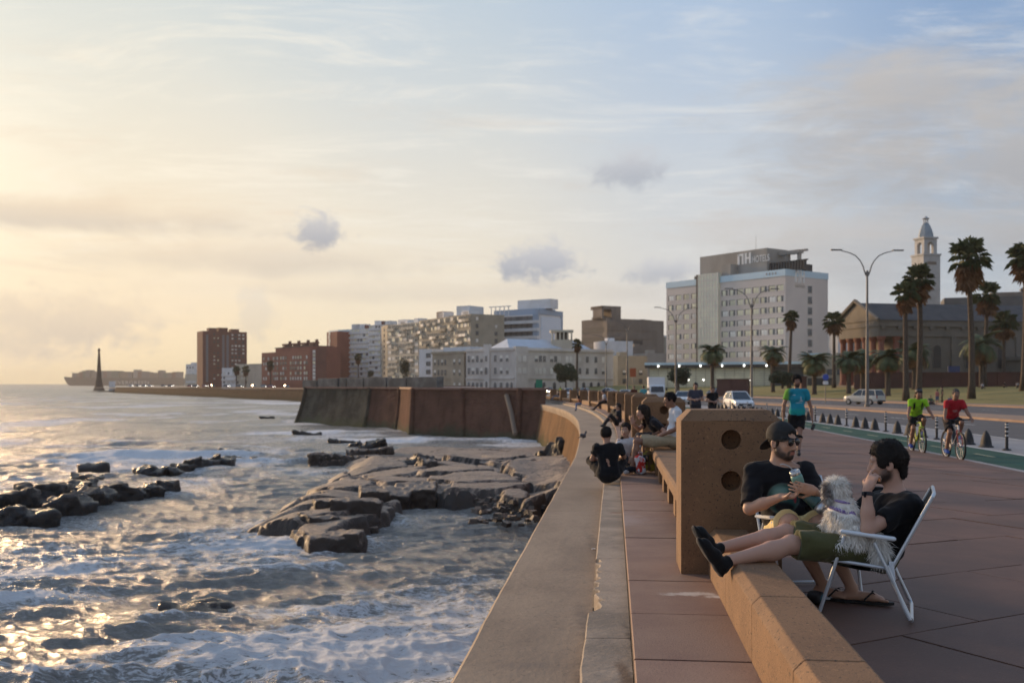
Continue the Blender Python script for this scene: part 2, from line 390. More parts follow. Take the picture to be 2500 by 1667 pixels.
def _frame(d):
    d = np.asarray(d, float); d = d/np.linalg.norm(d)
    a = np.array((0, 0, 1.0)) if abs(d[2]) < 0.9 else np.array((1.0, 0, 0))
    x = np.cross(a, d); x /= np.linalg.norm(x); return x, np.cross(d, x), d
class SDF:
    """a list of rounded shapes blended into one continuous surface"""
    def __init__(s): s.p = []
    def cone(s, a, b, r0, r1=None, k=0.02, op='u', flat=None, fdir=None):
        s.p.append(('c', np.asarray(a, float), np.asarray(b, float), r0, r0 if r1 is None else r1, k, op, flat, None if fdir is None else np.asarray(fdir, float)/np.linalg.norm(fdir))); return s
    def ball(s, c, r, k=0.02, op='u', M=None):
        r = (r, r, r) if np.isscalar(r) else r
        s.p.append(('e', np.asarray(c, float), np.asarray(r, float), np.eye(3) if M is None else np.asarray(M, float), k, op)); return s
    def box(s, c, d, rnd=0.01, k=0.01, op='u', M=None):
        s.p.append(('b', np.asarray(c, float), np.asarray(d, float)/2, rnd, np.eye(3) if M is None else np.asarray(M, float), k, op)); return s
    def plane(s, p, n, k=0.004):     # keep the side the normal points away from
        s.p.append(('p', np.asarray(p, float), np.asarray(n, float)/np.linalg.norm(n), k)); return s
    @staticmethod
    def dist(q, X):
        if q[0] == 'c':
            _, a, b, r0, r1, k, op, flat, fd = q; ba = b-a; L = max(ba @ ba, 1e-12); w = X-a
            h = np.clip((w @ ba)/L, 0, 1); d = w-h[..., None]*ba
            if flat is not None:
                t = d @ fd; d = d + (t*(1.0/flat-1.0))[..., None]*fd
                n = np.sqrt((d*d).sum(-1)); return (n-(r0+(r1-r0)*h))*min(1, flat)**0.5
            return np.sqrt((d*d).sum(-1))-(r0+(r1-r0)*h)
        if q[0] == 'e':
            _, c, r, M, k, op = q; w = (X-c) @ M.T
            k0 = np.sqrt(((w/r)**2).sum(-1)); k1 = np.sqrt(((w/(r*r))**2).sum(-1)); return np.where(k1 > 1e-9, k0*(k0-1)/np.maximum(k1, 1e-9), -r.min())
        if q[0] == 'b':
            _, c, d, rnd, M, k, op = q; w = np.abs((X-c) @ M.T)-(d-rnd)
            return np.sqrt((np.maximum(w, 0)**2).sum(-1))+np.minimum(w.max(-1), 0)-rnd
    @staticmethod
    def bounds(q):
        if q[0] == 'c': r = max(q[3], q[4])*max(1, q[7] or 1); return np.minimum(q[1], q[2])-r, np.maximum(q[1], q[2])+r
        if q[0] == 'e': r = q[2].max(); return q[1]-r, q[1]+r
        if q[0] == 'b': r = np.linalg.norm(q[2]); return q[1]-r, q[1]+r
    def field(s, h, pad=3, noise=None):
        bs = [SDF.bounds(q) for q in s.p if q[0] != 'p' and q[-1 if q[0] != 'c' else 6] != 's']
        lo = np.min([b[0] for b in bs], 0)-pad*h-0.01; hi = np.max([b[1] for b in bs], 0)+pad*h+0.01
        n = np.ceil((hi-lo)/h).astype(int)+1; F = np.full(n, 0.5, np.float32)
        ax = [lo[i]+h*np.arange(n[i]) for i in range(3)]
        for q in s.p:
            if q[0] == 'p':
                d = sum((ax[i]-q[1][i]).reshape([-1 if j == i else 1 for j in range(3)])*q[2][i] for i in range(3))
                F = np.maximum(F, d); continue
            op = q[6] if q[0] == 'c' else q[-1]; k = q[5] if q[0] == 'c' else q[-2]
            b0, b1 = SDF.bounds(q); m = k+3*h
            i0 = np.clip(((b0-m-lo)/h).astype(int), 0, n-1); i1 = np.clip(((b1+m-lo)/h).astype(int)+2, 1, n)
            sl = tuple(slice(a, b) for a, b in zip(i0, i1))
            X = np.stack(np.meshgrid(*[ax[i][sl[i]] for i in range(3)], indexing='ij'), -1)
            d = SDF.dist(q, X); f = F[sl]
            if op == 's': d = -d; hh = np.maximum(k-np.abs(f-d), 0)/k; F[sl] = np.maximum(f, d)+hh*hh*k*0.25
            else: hh = np.maximum(k-np.abs(f-d), 0)/k; F[sl] = np.minimum(f, d)-hh*hh*k*0.25
        if noise is not None: F = F + noise(*np.meshgrid(*ax, indexing='ij', sparse=True)).astype(np.float32)
        return F, lo
    def at(s, X):
        f = np.full(len(X), 1.0)
        for q in s.p:
            if q[0] == 'p': continue
            d = SDF.dist(q, X); op = q[6] if q[0] == 'c' else q[-1]
            f = np.maximum(f, -d) if op == 's' else np.minimum(f, d)
        return f
    def mesh(s, name, h, m, noise=None, paint=None, smooth=True, base=(0.5, 0.5, 0.5)):
        F, lo = s.field(h, noise=noise); V, Q = surface_nets(F, lo, h)
        me = npmesh(name, V, Q, m, smooth)
        if paint is not None:
            C = np.tile(np.array((*base, 1.0), np.float32), (len(V), 1))
            for (q, col, soft) in paint:
                wgt = 1-sstep(SDF.dist(q, V), -soft, soft); C[:, :3] = C[:, :3]*(1-wgt[:, None])+np.array(col)*wgt[:, None]
            a = me.color_attributes.new('Col', 'FLOAT_COLOR', 'POINT'); a.data.foreach_set('color', C.ravel().astype(np.float32))
        return me
def wob(amp, f, seed=0):
    """soft 3-D ripple for folds and rock faces"""
    r = np.random.RandomState(seed); ks = r.normal(size=(5, 3)); ks /= np.linalg.norm(ks, axis=1)[:, None]; ph = r.uniform(0, 6.28, 5); fr = f*r.uniform(0.6, 1.7, 5)
    def fn(x, y, z): return amp*sum(np.sin(fr[i]*(ks[i, 0]*x+ks[i, 1]*y+ks[i, 2]*z)+ph[i]+1.5*np.sin(fr[(i+1) % 5]*0.7*(ks[i, 1]*x-ks[i, 0]*y+ks[i, 2]*z))) for i in range(5))/2.2
    return fn

# ------------------------------------------------------------------ surface materials
M_tile = mat('granite_tile', (0.27, 0.17, 0.122), 0.7, (0.21, 0.122, 0.09), 1.3, 5, 0.25, 60, speck=(0.08, 0.05, 0.04), spscale=90, spamt=0.6, var=0.16)
def stain(m, cx, cy, rx, ry, col, amt, sc):
    nt = m.node_tree; N = NT(nt); b = nt.nodes['Principled BSDF']; src = b.inputs['Base Color'].links[0].from_socket; ge = N.n('ShaderNodeNewGeometry').outputs['Position']; sp = N.n('ShaderNodeSeparateXYZ', ins={0: ge})
    ux = N.math('DIVIDE', N.math('SUBTRACT', sp.outputs[0], cx), rx); uy = N.math('DIVIDE', N.math('SUBTRACT', sp.outputs[1], cy), ry); rr = N.math('SQRT', N.math('ADD', N.math('MULTIPLY', ux, ux), N.math('MULTIPLY', uy, uy)))
    rr = N.math('ADD', rr, N.math('MULTIPLY', N.math('SUBTRACT', N.noise(ge, sc, 8, .7), .5), 2.4)); N.link(N.mix(N.math('MULTIPLY', N.smooth(rr, 1.0, .2), amt), src, col), b.inputs['Base Color'])
stain(M_tile, 1.28, 7.12, .30, .085, (.62, .56, .50), .85, 9); stain(M_tile, 1.45, 7.02, .12, .06, (.66, .60, .54), .9, 14)
stain(M_tile, 1.2, 11.2, .5, .9, (.34, .27, .25), .5, 3)
M_pave = mat('granite_paving', (0.185, 0.094, 0.065), 0.7, (0.115, 0.062, 0.045), 0.55, 8, 0.2, 50, speck=(0.08, 0.05, 0.04), spscale=80, spamt=0.5, var=0.16)
M_stone = mat('warm_granite', (0.235, 0.130, 0.064), 0.8, (0.185, 0.100, 0.05), 2.2, 4, 0.35, 90, speck=(0.035, 0.025, 0.02), spscale=50, spamt=0.9, var=0.06)
M_conc = mat('ledge_concrete', (0.31, 0.235, 0.168), 0.8, (0.22, 0.165, 0.12), 0.9, 8, 0.35, 14, speck=(0.10, 0.08, 0.06), spscale=30, spamt=0.35, var=0.05, stretch=(1, 0.6, 1))
M_conc2 = mat('step_concrete', (0.36, 0.29, 0.225), 0.8, (0.20, 0.165, 0.13), 1.7, 8, 0.4, 16, speck=(0.09, 0.075, 0.06), spscale=40, spamt=0.35)
for _x, _y, _rx, _ry, _c in ((1.1, 8.9, .10, .22, (.16, .10, .06)), (.75, 6.0, .04, .8, (.05, .04, .035)), (.62, 5.4, .05, .5, (.10, .055, .03)), (1.3, 12.5, .12, .10, (.20, .10, .06)), (.66, 4.9, .12, .35, (.20, .18, .16))): stain(M_conc2, _x, _y, _rx, _ry, _c, .8, 7)
for _x, _y, _rx, _ry, _c in ((.42, 5.2, .10, 1.2, (.13, .10, .08)), (.55, 7.2, .10, 1.0, (.14, .11, .09)), (.9, 10.5, .10, 1.4, (.12, .095, .075)), (0.1, 6.2, .3, .10, (.20, .155, .12))): stain(M_conc, _x, _y, _rx, _ry, _c, .75, 4)
M_dark = mat('joint_dirt', (0.06, 0.05, 0.042), 0.95)
M_asph = mat('asphalt', (0.085, 0.088, 0.098), 0.85, (0.065, 0.068, 0.075), 0.25, 6, 0.2, 40)
M_green = mat('lane_green', (0.024, 0.098, 0.074), 0.85, (0.018, 0.070, 0.054), 0.8, 6, 0.1, 30, spec=.2)
M_white = mat('road_paint', (0.62, 0.62, 0.60), 0.6, (0.45, 0.45, 0.44), 3)
M_yel = mat('lane_dash', (0.34, 0.33, 0.17), 0.6, (0.16, 0.2, 0.13), 4)
M_gconc = mat('kerb_concrete', (0.30, 0.30, 0.31), 0.8, (0.24, 0.24, 0.25), 0.8, 6)
M_brickwalk = mat('median_brick', (0.33, 0.22, 0.15), 0.8, (0.26, 0.17, 0.12), 0.7, 6)
M_grass = mat('lawn_grass', (0.24, 0.195, 0.050), 0.95, (0.15, 0.14, 0.035), 0.10, 8, 0.5, 3.0)
M_ground = mat('city_ground', (0.17, 0.15, 0.13), 0.9, (0.12, 0.11, 0.1), 0.05, 5)
def wallmat(name, c1, c2, moss, mossz):
    m = D.materials.new(name); m.use_nodes = True; nt = m.node_tree; N = NT(nt); b = nt.nodes['Principled BSDF']
    ge = N.n('ShaderNodeNewGeometry').outputs['Position']; tc = N.n('ShaderNodeTexCoord').outputs['Object']
    c = N.mix(N.smooth(N.noise(ge, 0.35, 7, 0.62), 0.35, 0.65), c1, c2)
    c = N.mix(N.math('MULTIPLY', N.smooth(N.noise(N.mapping(ge, (1.2, 1.2, 0.10)), 1.0, 5, 0.6), 0.5, 0.75), 0.6), c, tuple(x*0.45 for x in c1))
    z = N.n('ShaderNodeSeparateXYZ', ins={0: ge}).outputs[2]
    zz = N.math('ADD', z, N.math('MULTIPLY', N.math('SUBTRACT', N.noise(ge, 0.5, 6, 0.65), 0.5), 3.2))
    c = N.mix(N.smooth(zz, mossz, mossz-1.6), c, moss)
    N.link(c, b.inputs['Base Color']); b.inputs['Roughness'].default_value = 0.95; b.inputs['Specular IOR Level'].default_value = .08
    bn = N.n('ShaderNodeBump', ins={'Height': N.noise(N.mapping(ge, (1, 1, 2.5)), 1.6, 7, 0.65), 'Strength': 1.0, 'Distance': 0.5}); N.link(bn.outputs[0], b.inputs['Normal'])
    return m
M_wall = wallmat('seawall_stone', (0.34, 0.20, 0.105), (0.24, 0.15, 0.085), (0.10, 0.11, 0.06), -3.2)
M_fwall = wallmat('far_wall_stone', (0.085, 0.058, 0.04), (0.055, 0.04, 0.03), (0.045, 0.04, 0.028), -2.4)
M_bast = wallmat('bastion_brick', (0.21, 0.115, 0.082), (0.155, 0.09, 0.065), (0.10, 0.105, 0.068), -3.1)
M_bast2 = wallmat('bastion_grey_stone', (0.17, 0.148, 0.112), (0.085, 0.077, 0.062), (0.12, 0.125, 0.075), -3.0)
M_rock = None
def rockmat(name, top, top2, side, wetz, dark=None):
    m = D.materials.new(name); m.use_nodes = True; nt = m.node_tree; N = NT(nt); b = nt.nodes['Principled BSDF']
    g = N.n('ShaderNodeNewGeometry'); ge = g.outputs['Position']; nz = N.n('ShaderNodeSeparateXYZ', ins={0: g.outputs['True Normal']}).outputs[2]
    c = N.mix(N.smooth(N.noise(N.mapping(ge, (0.6, 1.4, 1)), 0.9, 8, 0.65), 0.36, 0.64), top, top2)
    c = N.mix(N.math('MULTIPLY', N.smooth(N.noise(ge, 6, 5, 0.6), 0.52, 0.7), 0.3), c, side)
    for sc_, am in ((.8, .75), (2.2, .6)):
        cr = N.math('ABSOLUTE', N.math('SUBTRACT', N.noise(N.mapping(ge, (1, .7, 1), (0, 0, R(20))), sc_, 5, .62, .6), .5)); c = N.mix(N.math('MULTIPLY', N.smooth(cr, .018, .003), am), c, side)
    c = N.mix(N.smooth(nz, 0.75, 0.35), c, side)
    z = N.n('ShaderNodeSeparateXYZ', ins={0: ge}).outputs[2]
    zz = N.math('ADD', z, N.math('MULTIPLY', N.noise(ge, 1.2, 5, 0.6), 0.5))
    wet = N.smooth(zz, wetz+0.45, wetz)
    c = N.mix(N.math('MULTIPLY', wet, 0.75), c, side)
    N.link(c, b.inputs['Base Color']); N.link(N.math('SUBTRACT', 0.58, N.math('MULTIPLY', wet, 0.33)), b.inputs['Roughness'])
    bn = N.n('ShaderNodeBump', ins={'Height': N.noise(ge, 3.5, 8, 0.68), 'Strength': 0.9, 'Distance': 0.15}); N.link(bn.outputs[0], b.inputs['Normal'])
    return m
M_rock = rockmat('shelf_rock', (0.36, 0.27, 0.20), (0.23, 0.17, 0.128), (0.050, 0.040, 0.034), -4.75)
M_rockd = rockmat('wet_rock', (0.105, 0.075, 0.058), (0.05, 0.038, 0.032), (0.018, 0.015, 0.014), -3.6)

# ------------------------------------------------------------------ sea
WZ = -4.5
def G(px, py, z=WZ):
    b = (1.5-z)*2430/(py-937.0); return ((px-1250)/2430*b, b)
def build_sea():
    rs = [13.0]
    while rs[-1] < 26000:
        r = rs[-1]; rs.append(r+max(0.085, r*r/9500*0.5))
        if len(rs) > 1500: break
    rs = np.array(rs); dr = np.gradient(rs); an = np.radians(np.linspace(-43, 16, 720))
    Rr, A = np.meshgrid(rs, an, indexing='ij'); DR = np.repeat(dr[:, None], len(an), 1)
    X = Rr*np.sin(A); Y = Rr*np.cos(A); X0, Y0 = X.copy(), Y.copy(); Z = np.zeros_like(X); SX = np.zeros_like(X)
    rw = np.random.RandomState(3); lost = np.zeros_like(X)
    wx = (fbm(X*.07, Y*.07, 3, 5)-.5)*5; wy = (fbm(X*.07+50, Y*.07, 3, 6)-.5)*5
    gust = 0.55+0.9*fbm(X*.045, Y*.06, 3, 12)
    for i in range(64):
        lam = 0.17*(12/0.17)**(i/63.0); kk = 2*PI/lam
        th = R(-103)+rw.normal()*R(30 if lam < 3 else 18); d = (math.cos(th), math.sin(th))
        a = 0.0122*lam*rw.uniform(.6, 1.35)*(1.0 if lam < .8 else (.8/lam)**0.52)
        wgt = sstep(lam/(2.0*DR), 0.9, 1.9)*gust; ph = kk*(d[0]*(X0+wx)+d[1]*(Y0+wy))+rw.uniform(0, 6.28)
        Z += wgt*a*np.cos(ph); s = wgt*a*np.sin(ph)*0.95; X -= s*d[0]; Y -= s*d[1]; SX += wgt*a*kk*np.cos(ph)
        lost += (a*kk)**2*0.5*(1-np.clip(wgt, 0, 1))
    # water piled over shallow rock and running off it, one breaking crest at the left, surge round the shelf
    foam = 0.16*sstep(SX, 0.30, 0.75)
    def bump(cx, cy, rx, ry, ang=0):
        c, s = math.cos(ang), math.sin(ang); u = (X0-cx)*c+(Y0-cy)*s; v = -(X0-cx)*s+(Y0-cy)*c
        return np.exp(-(u/rx)**2-(v/ry)**2), u, v
    for (px, py, rx, ry, hgt, fo, ang) in [(470, 1500, 2.6, 1.3, .28, .15, .5), (520, 1580, 3.2, .8, .35, .35, .35), (640, 1400, 3.0, .8, .25, .55, .2), (250, 1640, 4, .9, .3, .2, .4), (800, 1480, 3.5, 1.1, .18, .62, .3),
                                           (900, 1600, 4.5, 1.6, .1, .55, .2), (720, 1330, 3.4, 1.3, .15, .75, .1), (560, 1290, 5, 1.6, .05, .45, .2), (1050, 1500, 3.0, 1.2, .05, .35, .2), (700, 1640, 4, 1.0, .2, .5, .3),
                                           (40, 1470, 2.6, 1.25, .62, .95, .55), (100, 1400, 2.2, 1.0, .35, .6, .7), (280, 1112, 9, 2.0, .5, .8, .1), (160, 1095, 12, 2.2, .4, .45, .05), (480, 1080, 14, 3, .3, .5, .1), (840, 1055, 9, 2.2, .3, .85, .35), (990, 1072, 12, 2.2, .1, .7, .1),
                                           (760, 1036, 10, 2.5, .3, .8, .3), (1180, 1075, 10, 2.0, .1, .7, 0), (330, 960, 60, 8, .4, .5, .3), (450, 962, 80, 8, .4, .5, .3), (620, 985, 40, 7, .4, .5, .3), (60, 1130, 12, 1.5, .2, .45, .1), (330, 1030, 22, 3, .3, .25, .1), (120, 1010, 30, 3, .3, .25, .1)]:
        cx, cy = G(px, py); e, u, v = bump(cx, cy, rx, ry, ang)
        Z += .5*hgt*e*(0.6+0.8*fbm(X0*1.6, Y0*1.6, 4, 9)); foam = foam+fo*.66*e
    # breaking crests: a steep glassy back and a white tumbling front that run along a ragged line
    foam += 0.10+0.32*sstep(fbm(X0*.10+3, Y0*.16, 4, 21), 0.46, 0.64)*sstep(-Rr, -90, -30)+0.42*sstep(fbm(X0*.07, Y0*.05, 5, 31), 0.50, 0.64)*sstep(Rr, 40, 80)*sstep(-Rr, -900, -250)
    foam += 0.22*sstep(Z, 0.16, 0.40)
    n1, n2 = X.shape; idx = np.arange(n1*n2).reshape(n1, n2)
    F = np.stack([idx[:-1, :-1], idx[:-1, 1:], idx[1:, 1:], idx[1:, :-1]], -1).reshape(-1, 4)[:, ::-1]
    V = np.stack([X, Y, Z+WZ], -1).reshape(-1, 3)
    m = D.materials.new('sea_water'); m.use_nodes = True; nt = m.node_tree; N = NT(nt); b = nt.nodes['Principled BSDF']
    ge = N.n('ShaderNodeNewGeometry').outputs['Position']
    fo = N.n('ShaderNodeAttribute', attribute_name='foam').outputs['Fac']; rg = N.n('ShaderNodeAttribute', attribute_name='chop').outputs['Fac']
    wv = N.vmath('ADD', ge, N.vmath('SCALE', N.n('ShaderNodeTexNoise', ins={'Vector': ge, 'Scale': 0.9, 'Detail': 4.0}).outputs['Color'], scale=0.9))
    f1 = N.noise(N.mapping(wv, (.8, 2.2, 1), (0, 0, R(12))), 5.0, 9, 0.72)
    rid = N.math('SUBTRACT', 1.0, N.math('MULTIPLY', N.math('ABSOLUTE', N.math('SUBTRACT', N.noise(N.mapping(wv, (.7, 2.0, 1), (0, 0, R(14))), 3.2, 7, 0.66), 0.5)), 5.0))
    lace = N.math('ADD', N.math('MULTIPLY', f1, 0.75), N.math('MULTIPLY', rid, 0.30))
    lf = N.math('ADD', lace, N.math('MULTIPLY', fo, 0.56)); fm = N.math('ADD', N.math('MULTIPLY', N.smooth(lf, 0.82, 0.92), .72), N.math('MULTIPLY', N.smooth(lf, 0.62, 0.95), .28))
    murk = N.mix(N.noise(ge, 0.08, 4), (0.235, 0.232, 0.215), (0.185, 0.187, 0.178))
    c = N.mix(fm, murk, (0.74, 0.77, 0.80))
    N.link(c, b.inputs['Base Color']); b.inputs['IOR'].default_value = 1.333; b.inputs['Specular IOR Level'].default_value = 0.5
    N.link(N.math('ADD', N.math('MULTIPLY', fm, 0.55), N.math('ADD', 0.10, N.math('MULTIPLY', rg, 0.5)), clamp=True), b.inputs['Roughness'])
    hgt = N.math('ADD', N.math('ADD', N.math('MULTIPLY', N.noise(N.mapping(ge, (.7, 1.7, 1), (0, 0, R(10))), 2.2, 8, 0.66), 0.55), N.math('MULTIPLY', N.noise(N.mapping(ge, (.8, 1.6, 1), (0, 0, R(-14))), 8.0, 6, 0.66), .22)), N.math('MULTIPLY', lace, 0.25))
    hl = N.math('ADD', hgt, N.math('ADD', N.math('MULTIPLY', N.noise(N.mapping(ge, (1, .55, 1), (0, 0, R(20))), 0.45, 5, 0.6), 2.2), N.math('MULTIPLY', N.noise(N.mapping(ge, (1, .4, 1), (0, 0, R(12))), 0.09, 5, 0.62), 5.0)))
    hm_ = N.mix(N.smooth(N.vmath('LENGTH', ge), 45, 140), N.vmath('SCALE', (1, 1, 1), scale=hgt), N.vmath('SCALE', (1, 1, 1), scale=hl))
    bn = N.n('ShaderNodeBump', ins={'Height': hm_, 'Strength': 0.9, 'Distance': 0.34}); N.link(bn.outputs[0], b.inputs['Normal'])
    me = npmesh('sea', V, F, m)
    for nm, arr in (('foam', np.clip(foam, 0, 1.1)), ('chop', np.sqrt(np.clip(lost, 0, .12)))):
        at = me.attributes.new(nm, 'FLOAT', 'POINT'); at.data.foreach_set('value', arr.ravel().astype(np.float32))
    obj('sea', me, kind='structure')
build_sea()

# ------------------------------------------------------------------ land sheet, roads, lawn
def UO(s): return float(np.interp(s, [0, 25, 44, 77, 111, 133], [-.94, -.94, -1.3, -1.6, -2.3, -3.3]))
def land():
    mb = MB(); ribbon(mb, -18, 880, [(lambda s: UO(s)+0.6 if s < 150 else -4.0, -1.6), (40, -1.6), (400, -1.6)], 4.0); struct('ground', mb, M_ground)
    far = MB(); far.quad((-330, 760, -1.62), (6000, 700, -1.62), (9000, 12000, -1.62), (-700, 2400, -1.62)); far.quad((150, -60, -1.64), (6000, -60, -1.64), (6000, 800, -1.64), (150, 800, -1.64)); struct('far_ground', far, M_ground)
    dz = -0.28
    mb = MB(); ribbon(mb, -15, 640, [(10.7, dz-.012), (13.9, dz-.012)]); struct('kerb_strip', mb, M_gconc)
    mb = MB(); ribbon(mb, -15, 640, [(8.5, dz-.004), (10.7, dz-.004)]); struct('cycle_lane', mb, M_green)
    mb = MB(); ribbon(mb, -15, 640, [(13.9, dz-.02), (21.3, dz-.02)]); struct('road', mb, M_asph)
    mb = MB(); ribbon(mb, -15, 640, [(25.4, dz-.02), (39.5, dz-.02)]); struct('far_road', mb, M_asph)
    mb = MB(); ribbon(mb, -15, 640, [(21.3, dz-.1), (21.3, dz+.10), (21.55, dz+.10), (25.15, dz+.10), (25.4, dz+.10), (25.4, dz-.1)]); struct('median_walk', mb, M_brickwalk)
    mb = MB(); ribbon(mb, -15, 640, [(39.5, dz-.1), (39.5, dz+.12), (43.0, dz+.14)]); struct('far_pavement', mb, M_brickwalk)
    for nm, u0, u1, m in (('lane_edge_line', 10.55, 10.70, M_white), ('kerb_edge_line', 13.62, 13.80, M_white), ('lane_inner_line', 8.5, 8.58, M_white)):
        mb = MB(); ribbon(mb, -10, 300, [(u0, dz+.002), (u1, dz+.002)]); struct(nm, mb, m)
    for k in range(34):
        s0 = 12+k*3.6
        mb = MB(); ribbon(mb, s0, s0+1.4, [(9.56, dz+.003), (9.68, dz+.003)], 0.7); o = mb.build('lane_dash', M_yel, kind='structure')
    for k in range(16):
        s0 = 22+k*9.0
        mb = MB(); ribbon(mb, s0, s0+3.0, [(17.5, dz-.015), (17.64, dz-.015)], 1.0); mb.build('road_dash', M_white, kind='structure')
        mb = MB(); ribbon(mb, s0+20, s0+23.0, [(32.2, dz-.015), (32.36, dz-.015)], 1.0); mb.build('road_dash', M_white, kind='structure')
    # lawn rising inland
    ss = srange(-10, 330, 3); us = [43, 46, 52, 60, 70, 82, 96, 112, 130]; zs = [-.15, -.08, .06, .35, .72, 1.02, 1.25, 1.38, 1.42]
    V = []; F = []
    for s in ss:
        for u, z in zip(us, zs):
            p = P(s, u, 0); p.z += z + (fbm(np.array(p.x*.08), np.array(p.y*.08), 3, 4)-.5)*0.25 + (-zg(s)*0.7 if u > 60 else 0); V.append(tuple(p))
    n = len(us)
    for i in range(len(ss)-1):
        for k in range(n-1): F.append((i*n+k, i*n+k+1, (i+1)*n+k+1, (i+1)*n+k))
    obj('lawn', npmesh('lawn', V, F, M_grass), kind='structure')
    mb = MB()
    for i in range(0, len(ss)-1):
        pass
    mbp = MB(); vs = []
    for s in ss:
        for u, z in ((56, .34), (58.2, .43)):
            p = P(s, u, 0); p.z += z; vs.append(tuple(p))
    mbp.add(vs, [(2*i, 2*i+1, 2*i+3, 2*i+2) for i in range(len(ss)-1)]); 
land()

# ------------------------------------------------------------------ promenade: bed, slabs, tile strip, concrete step, outer ledge, sea wall
def cross(u): return -0.24*(max(0, (u-1.1))/7.2)**1.5           # slight fall to the cycle lane
def promenade():
    mb = MB(); ribbon(mb, -16, 640, [(0.12, -.06), (1.1, -.035), (3.5, -.035+cross(3.5)), (6, -.035+cross(6)), (8.35, -.035+cross(8.35)), (8.35, -.40)]); bed = struct('promenade', mb, M_dark)
    # kerb stones along the cycle lane
    mb = MB(); ribbon(mb, -16, 640, [(8.32, .004+cross(8.4)), (8.5, .004+cross(8.4)), (8.5, -.40)]); struct('kerb', mb, M_gconc)
    # paving slabs laid on the diagonal in running bond, trimmed at the seats, the kerb and the far end
    g = 0.016; w, l, an = 1.15, 1.55, R(37); ca, sa = math.cos(an), math.sin(an); lim = 42.0
    def clip(poly, ax, v, keep_less):
        out = []
        for i in range(len(poly)):
            p, q = poly[i], poly[(i+1) % len(poly)]; ip = (p[ax] <= v) if keep_less else (p[ax] >= v); iq = (q[ax] <= v) if keep_less else (q[ax] >= v)
            if ip: out.append(p)
            if ip != iq: t_ = (v-p[ax])/(q[ax]-p[ax]); out.append((p[0]+(q[0]-p[0])*t_, p[1]+(q[1]-p[1])*t_))
        return out
    for i in range(-40, 45):
        for j in range(-45, 45):
            x0 = j*l+(l*.5 if i % 2 else 0); y0 = i*w
            poly = [((x*ca-y*sa), 2+(x*sa+y*ca)) for x, y in ((x0+g/2, y0+g/2), (x0+l-g/2, y0+g/2), (x0+l-g/2, y0+w-g/2), (x0+g/2, y0+w-g/2))]
            for ax, v, kl in ((0, 1.105, False), (0, 8.31, True), (1, 1.6, False), (1, lim, True)):
                if poly: poly = clip(poly, ax, v, kl)
            if len(poly) < 3: continue
            ar = abs(sum(poly[k][0]*poly[(k+1) % len(poly)][1]-poly[(k+1) % len(poly)][0]*poly[k][1] for k in range(len(poly))))/2
            if ar < .03: continue
            dzr = rng.uniform(-.004, .004); n = len(poly); top = [P(q[1], q[0], cross(q[0])+dzr+rng.uniform(-.0015, .0015)) for q in poly]; lo = [p-Vector((0, 0, .034)) for p in top]
            mb = MB(); mb.add(lo+top, [tuple(range(n, 2*n))]+[(k, (k+1) % n, n+(k+1) % n, n+k) for k in range(n)]); mb.build('paving_slab', M_pave, bed)
    for c in range(6):
        w = 1.19; u0 = 1.10+c*1.2; mb = MB(); ribbon(mb, 42.0, 640, [(u0+g, -.034+cross(u0)), (u0+g, cross(u0)), (u0+w, cross(u0+w)), (u0+w, -.034+cross(u0+w))]); o = mb.build('paving_course', M_pave, bed); o['kind'] = 'stuff'
    # red tile strip on the sea side of the seats
    mb = MB(); ribbon(mb, -16, 150, [(0.11, -.30), (0.11, -.045), (1.10, -.045)]); strip = struct('tile_strip', mb, M_dark)
    s = 1.1
    while s < 112:
        l = 1.09 if s < 60 else 3.3
        mb = MB(); ssub = [s+.006, s+l/2, s+l-.006]; dzr = rng.uniform(-.003, .003)
        vs = []
        for q in ssub:
            for (u, z) in ((.112, -.13), (.112, -.006), (.118, 0), (1.098, 0), (1.098, -.04)): vs.append(P(q, u, z+dzr))
        fs = [(i*5+k, (i+1)*5+k, (i+1)*5+k+1, i*5+k+1) for i in range(2) for k in range(4)]+[(0, 1, 2, 3, 4), (14, 13, 12, 11, 10)]
        fs = [tuple(reversed(f)) for f in fs]
        mb.add(vs, fs); mb.build('tile_slab', M_tile, strip); s += l+.004
    # middle concrete step, broken along its sea edge
    root = struct('concrete_step', ribbon(MB(), -16, 125, [(lambda s: -.17, -.36), (.108, -.36)]), M_dark); s = -14
    while s < 122:
        l = 2.9 if s < 40 else 8.0; mb = MB(); vs = []; q = np.arange(0, l-.004, 0.07 if 3 < s < 14 else 0.5).tolist()+[l-.012]
        for t in q:
            sv = s+t; ed = -.185+0.012*(fbm(np.array(sv*3.), np.array(1.0), 4, 7)-.5)*2
            if 7.05 < sv < 9.2: ed = -.135+0.02*math.sin(sv*23)+0.015*math.sin(sv*51)
            if 7.05 < sv < 7.6: ed += 0.05*math.sin((sv-7.05)/.55*PI)*0.8
            if sv > 9.2: ed = -.165+0.006*(fbm(np.array(sv*2.), np.array(5.0), 4, 7)-.5)
            wid = 0.0 if sv < 36 else (sv-36)*0.0
            for (u, z) in ((ed, -.34), (ed+.002, -.112), (ed+.012, -.10), (.106, -.095), (.106, -.2)): vs.append(P(sv, u, z))
        fs = [tuple(reversed((i*5+k, (i+1)*5+k, (i+1)*5+k+1, i*5+k+1))) for i in range(len(q)-1) for k in range(4)]
        fs += [(4, 3, 2, 1, 0), tuple(len(vs)-5+k for k in range(5))]
        mb.add(vs, fs); mb.build('step_slab', M_conc2, root); s += l
    # outer ledge slabs
    root = struct('ledge_bed', ribbon(MB(), -16, 121, [(lambda s: UO(s)+.05, -.75), (lambda s: UO(s)+.05, -.30), (-.12, -.30)]), M_dark)
    s = -14.2
